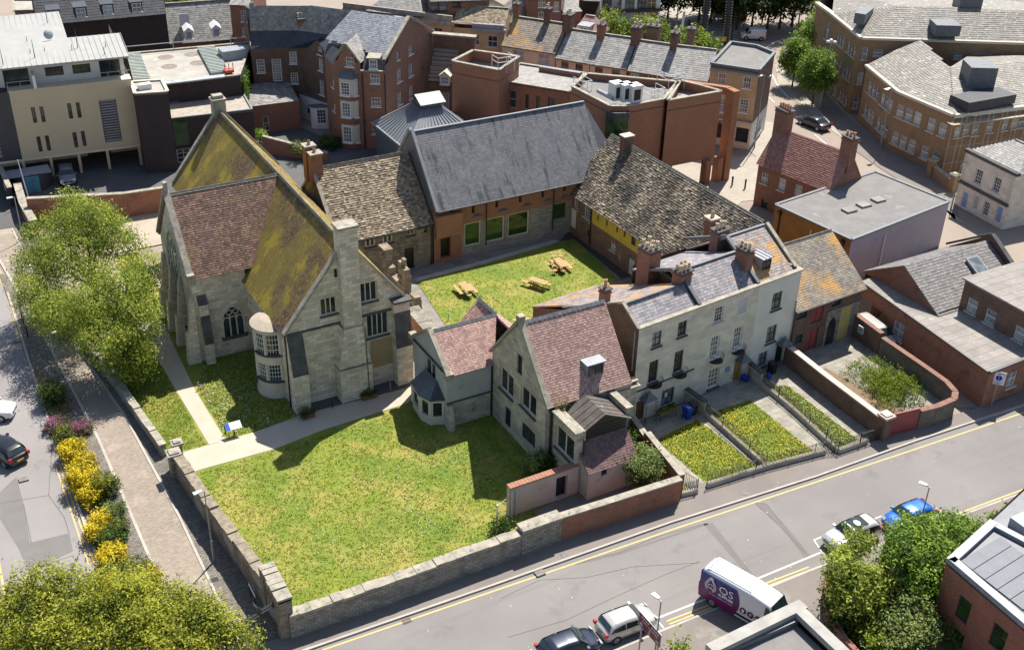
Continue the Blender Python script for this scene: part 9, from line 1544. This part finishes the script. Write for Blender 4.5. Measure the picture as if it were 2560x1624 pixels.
t_ = thing('traffic_beacon', 'black and white striped crossing beacon post', 'beacon', (*G(sC, 1763, 180), 0)); mb = MB(); [mb.tube((0, 0, k * .5), (0, 0, k * .5 + .25), .06) for k in range(6)]; mb.build('white_band', whitep, t_); mb = MB(); [mb.tube((0, 0, k * .5 + .25), (0, 0, k * .5 + .5), .06) for k in range(6)]; mb.build('black_band', blackp, t_); mb = MB(); mb.lathe([(0, 3.0), (.2, 3.1), (.22, 3.2), (.0, 3.4)], 0, 0, 8); mb.build('globe', mat('amber globe', (.7, .35, .05)), t_)
t_ = thing('bus_stop_flag', 'tall white banner sign standing on the plaza', 'banner', (*G(sC, 1405, 270), 0)); mb = MB(); mb.tube((0, 0, 0), (0, 0, 4.4), .05); mb.build('pole', steel, t_); mb = MB(); mb.hexa([(-.45, -.03, 2.2), (.1, -.03, 2.2), (.1, .03, 2.2), (-.45, .03, 2.2), (-.35, -.03, 4.3), (.1, -.03, 4.4), (.1, .03, 4.4), (-.35, .03, 4.3)]); mb.build('banner', whitep, t_)
t_ = thing('crossing_signal', 'yellow signal box on a tall pole by the corner building', 'traffic signal', (*G(sC, 1690, 330), 0)); mb = MB(); mb.tube((0, 0, 0), (0, 0, 6), .06); mb.build('pole', blackp, t_); mb = MB(); mb.box(-.22, -.22, 1.0, .22, .22, 1.7); mb.build('signal_box', mat('signal yellow', (.65, .42, .03)), t_)
# ------------------------------------------------------------------ people by the shop
def person(label, x, y, ang, top_c, leg_c, hair_c, stride=.18):
 skin = mat('skin', (.45, .27, .19), (.42, .25, .17), 2, .6, 0); V = [(0, 0, .95), (0, 0, 1.18), (0, 0, 1.40), (0, 0, 1.50), (.02, 0, 1.62), (.02, 0, 1.74), (.0, .10, .92), (stride, .11, .50), (stride * .7, .11, .08), (stride * .7 + .14, .11, .04), (0, -.10, .92), (-stride * .3, -.11, .50), (-stride, -.11, .08), (-stride + .14, -.11, .04), (0, .19, 1.38), (-.06, .24, 1.12), (.08, .24, .90), (0, -.19, 1.38), (.08, -.24, 1.12), (.22, -.22, .98)]
 E_ = [(0, 1), (1, 2), (2, 3), (3, 4), (4, 5), (0, 6), (6, 7), (7, 8), (8, 9), (0, 10), (10, 11), (11, 12), (12, 13), (2, 14), (14, 15), (15, 16), (2, 17), (17, 18), (18, 19)]; RR = [.15, .14, .13, .055, .095, .08, .09, .06, .042, .035, .09, .06, .042, .035, .06, .042, .032, .06, .042, .032]
 me = bpy.data.meshes.new('person'); me.from_pydata(V, E_, []); o = bpy.data.objects.new('person', me); COL.objects.link(o); md = o.modifiers.new('skin', 'SKIN'); sv_ = me.skin_vertices[0].data if me.skin_vertices else None
 if sv_ is None: me.skin_vertices  # layer comes with the modifier
 for i, r_ in enumerate(RR): me.skin_vertices[0].data[i].radius = (r_, r_ * .8)
 me.skin_vertices[0].data[0].use_root = True; s_ = o.modifiers.new('sub', 'SUBSURF'); s_.levels = s_.render_levels = 1; dg = bpy.context.evaluated_depsgraph_get(); m2 = bpy.data.meshes.new_from_object(o.evaluated_get(dg)); bpy.data.objects.remove(o)
 m2.materials.clear(); [m2.materials.append(mat('cloth %s' % (c,), c) if c else skin) for c in (top_c, leg_c, None)]
 for p in m2.polygons: c = p.center; p.material_index = 2 if c.z > 1.46 or (abs(c.y) > .19 and c.z < 1.02) else (0 if c.z > .93 else 1); p.use_smooth = True
 o = bpy.data.objects.new('person', m2); COL.objects.link(o); o.location = (x, y, .03); o.rotation_euler.z = R(ang); tag(o, label, 'person', 'people outside the shop'); mb = MB(); mb.lathe([(.0, 1.60), (.11, 1.63), (.115, 1.72), (.08, 1.82), (0, 1.85)], -.0, 0, 10); mb.build('hair', mat('hair %s' % (hair_c,), hair_c), o, smooth=True); mb = MB(); mb.box(.09, -.02, 1.66, .125, .02, 1.70); mb.build('nose', skin, o)
person('person in a pale blue shirt walking past the shop window', *G(sC, 1010, 200), -40, (.45, .55, .75), (.06, .06, .09), (.05, .03, .02)); person('person in dark clothes standing in the shop doorway', *G(sC, 1065, 192), 200, (.05, .05, .06), (.04, .04, .05), (.03, .02, .015)); person('person in a white top near the crossing', *G(sC, 1555, 108), 120, (.75, .75, .75), (.1, .12, .2), (.12, .07, .03)); person('second person in white beside the first at the crossing', *G(sC, 1572, 108), 60, (.7, .7, .72), (.05, .05, .06), (.05, .03, .02))
# ------------------------------------------------------------------ every separate piece of trim becomes a part of its own
SPLIT = {'buttress', 'gable_coping', 'drainpipe', 'pillar', 'portal_frame', 'cap', 'bow_sill', 'string_course', 'cornice', 'verge_coping', 'white_pipe', 'rail', 'lead_flashing', 'gutter', 'fascia', 'verge_trim', 'plinth', 'chimney', 'coping', 'column', 'quoins_', 'grey_strip', 'roof_hatch', 'post', 'floor_slab', 'tubes_', 'window_frame', 'slatted_wall_', 'weathering', 'roof_vent', 'damp_patch', 'flat_roof', 'parapet_coping', 'masonry_', 'shaft', 'guard_rail_', 'window_ledge', 'parapet'}
def split_loose(o, most=14):
 me = o.data; n = len(me.vertices); par = list(range(n))
 def find(a):
  while par[a] != a: par[a] = par[par[a]]; a = par[a]
  return a
 for p in me.polygons:
  v = p.vertices; r = find(v[0])
  for q in v[1:]: par[find(q)] = r
 bb = {}
 for i, v in enumerate(me.vertices):
  r = find(i); c = v.co; b = bb.setdefault(r, [c.x, c.y, c.z, c.x, c.y, c.z])
  b[0] = min(b[0], c.x); b[1] = min(b[1], c.y); b[2] = min(b[2], c.z); b[3] = max(b[3], c.x); b[4] = max(b[4], c.y); b[5] = max(b[5], c.z)
 ks = list(bb); e = .06
 if len(ks) > 400: return
 for i, a in enumerate(ks):       # pieces that touch stay together
  for k in ks[i + 1:]:
   A, B = bb[a], bb[k]
   if all(A[j] - e <= B[j + 3] and B[j] - e <= A[j + 3] for j in range(3)): par[find(k)] = find(a)
 isl = {}
 for p in me.polygons: isl.setdefault(find(p.vertices[0]), []).append(p.index)
 if not 1 < len(isl) <= most: return
 uv = me.uv_layers.active; rn = me.attributes.get('rnd'); first = True
 for idx in isl.values():
  mp = {}; V = []; F = []; U = []; Rr = []; Mi = []
  for pi in idx:
   p = me.polygons[pi]; f = []
   for li in p.loop_indices:
    vi = me.loops[li].vertex_index
    if vi not in mp: mp[vi] = len(V); V.append(me.vertices[vi].co[:])
    f.append(mp[vi]); U += list(uv.data[li].uv) if uv else [0, 0]
   F.append(f); Rr.append(rn.data[pi].value if rn else .5); Mi.append(p.material_index)
  m2 = bpy.data.meshes.new(o.name.split('.')[0]); m2.from_pydata(V, [], F); [m2.materials.append(q) for q in me.materials]; m2.polygons.foreach_set('material_index', Mi)
  m2.attributes.new('rnd', 'FLOAT', 'FACE').data.foreach_set('value', Rr); m2.uv_layers.new(name='UVMap').data.foreach_set('uv', U); m2.update()
  if first: keep = m2; first = False
  else:
   c = o.copy(); c.data = m2; COL.objects.link(c)
 o.data = keep
for o in [o for o in bpy.data.objects if o.type == 'MESH' and o.name.split('.')[0] in SPLIT and o.parent and len(o.data.polygons) > 6]: split_loose(o)
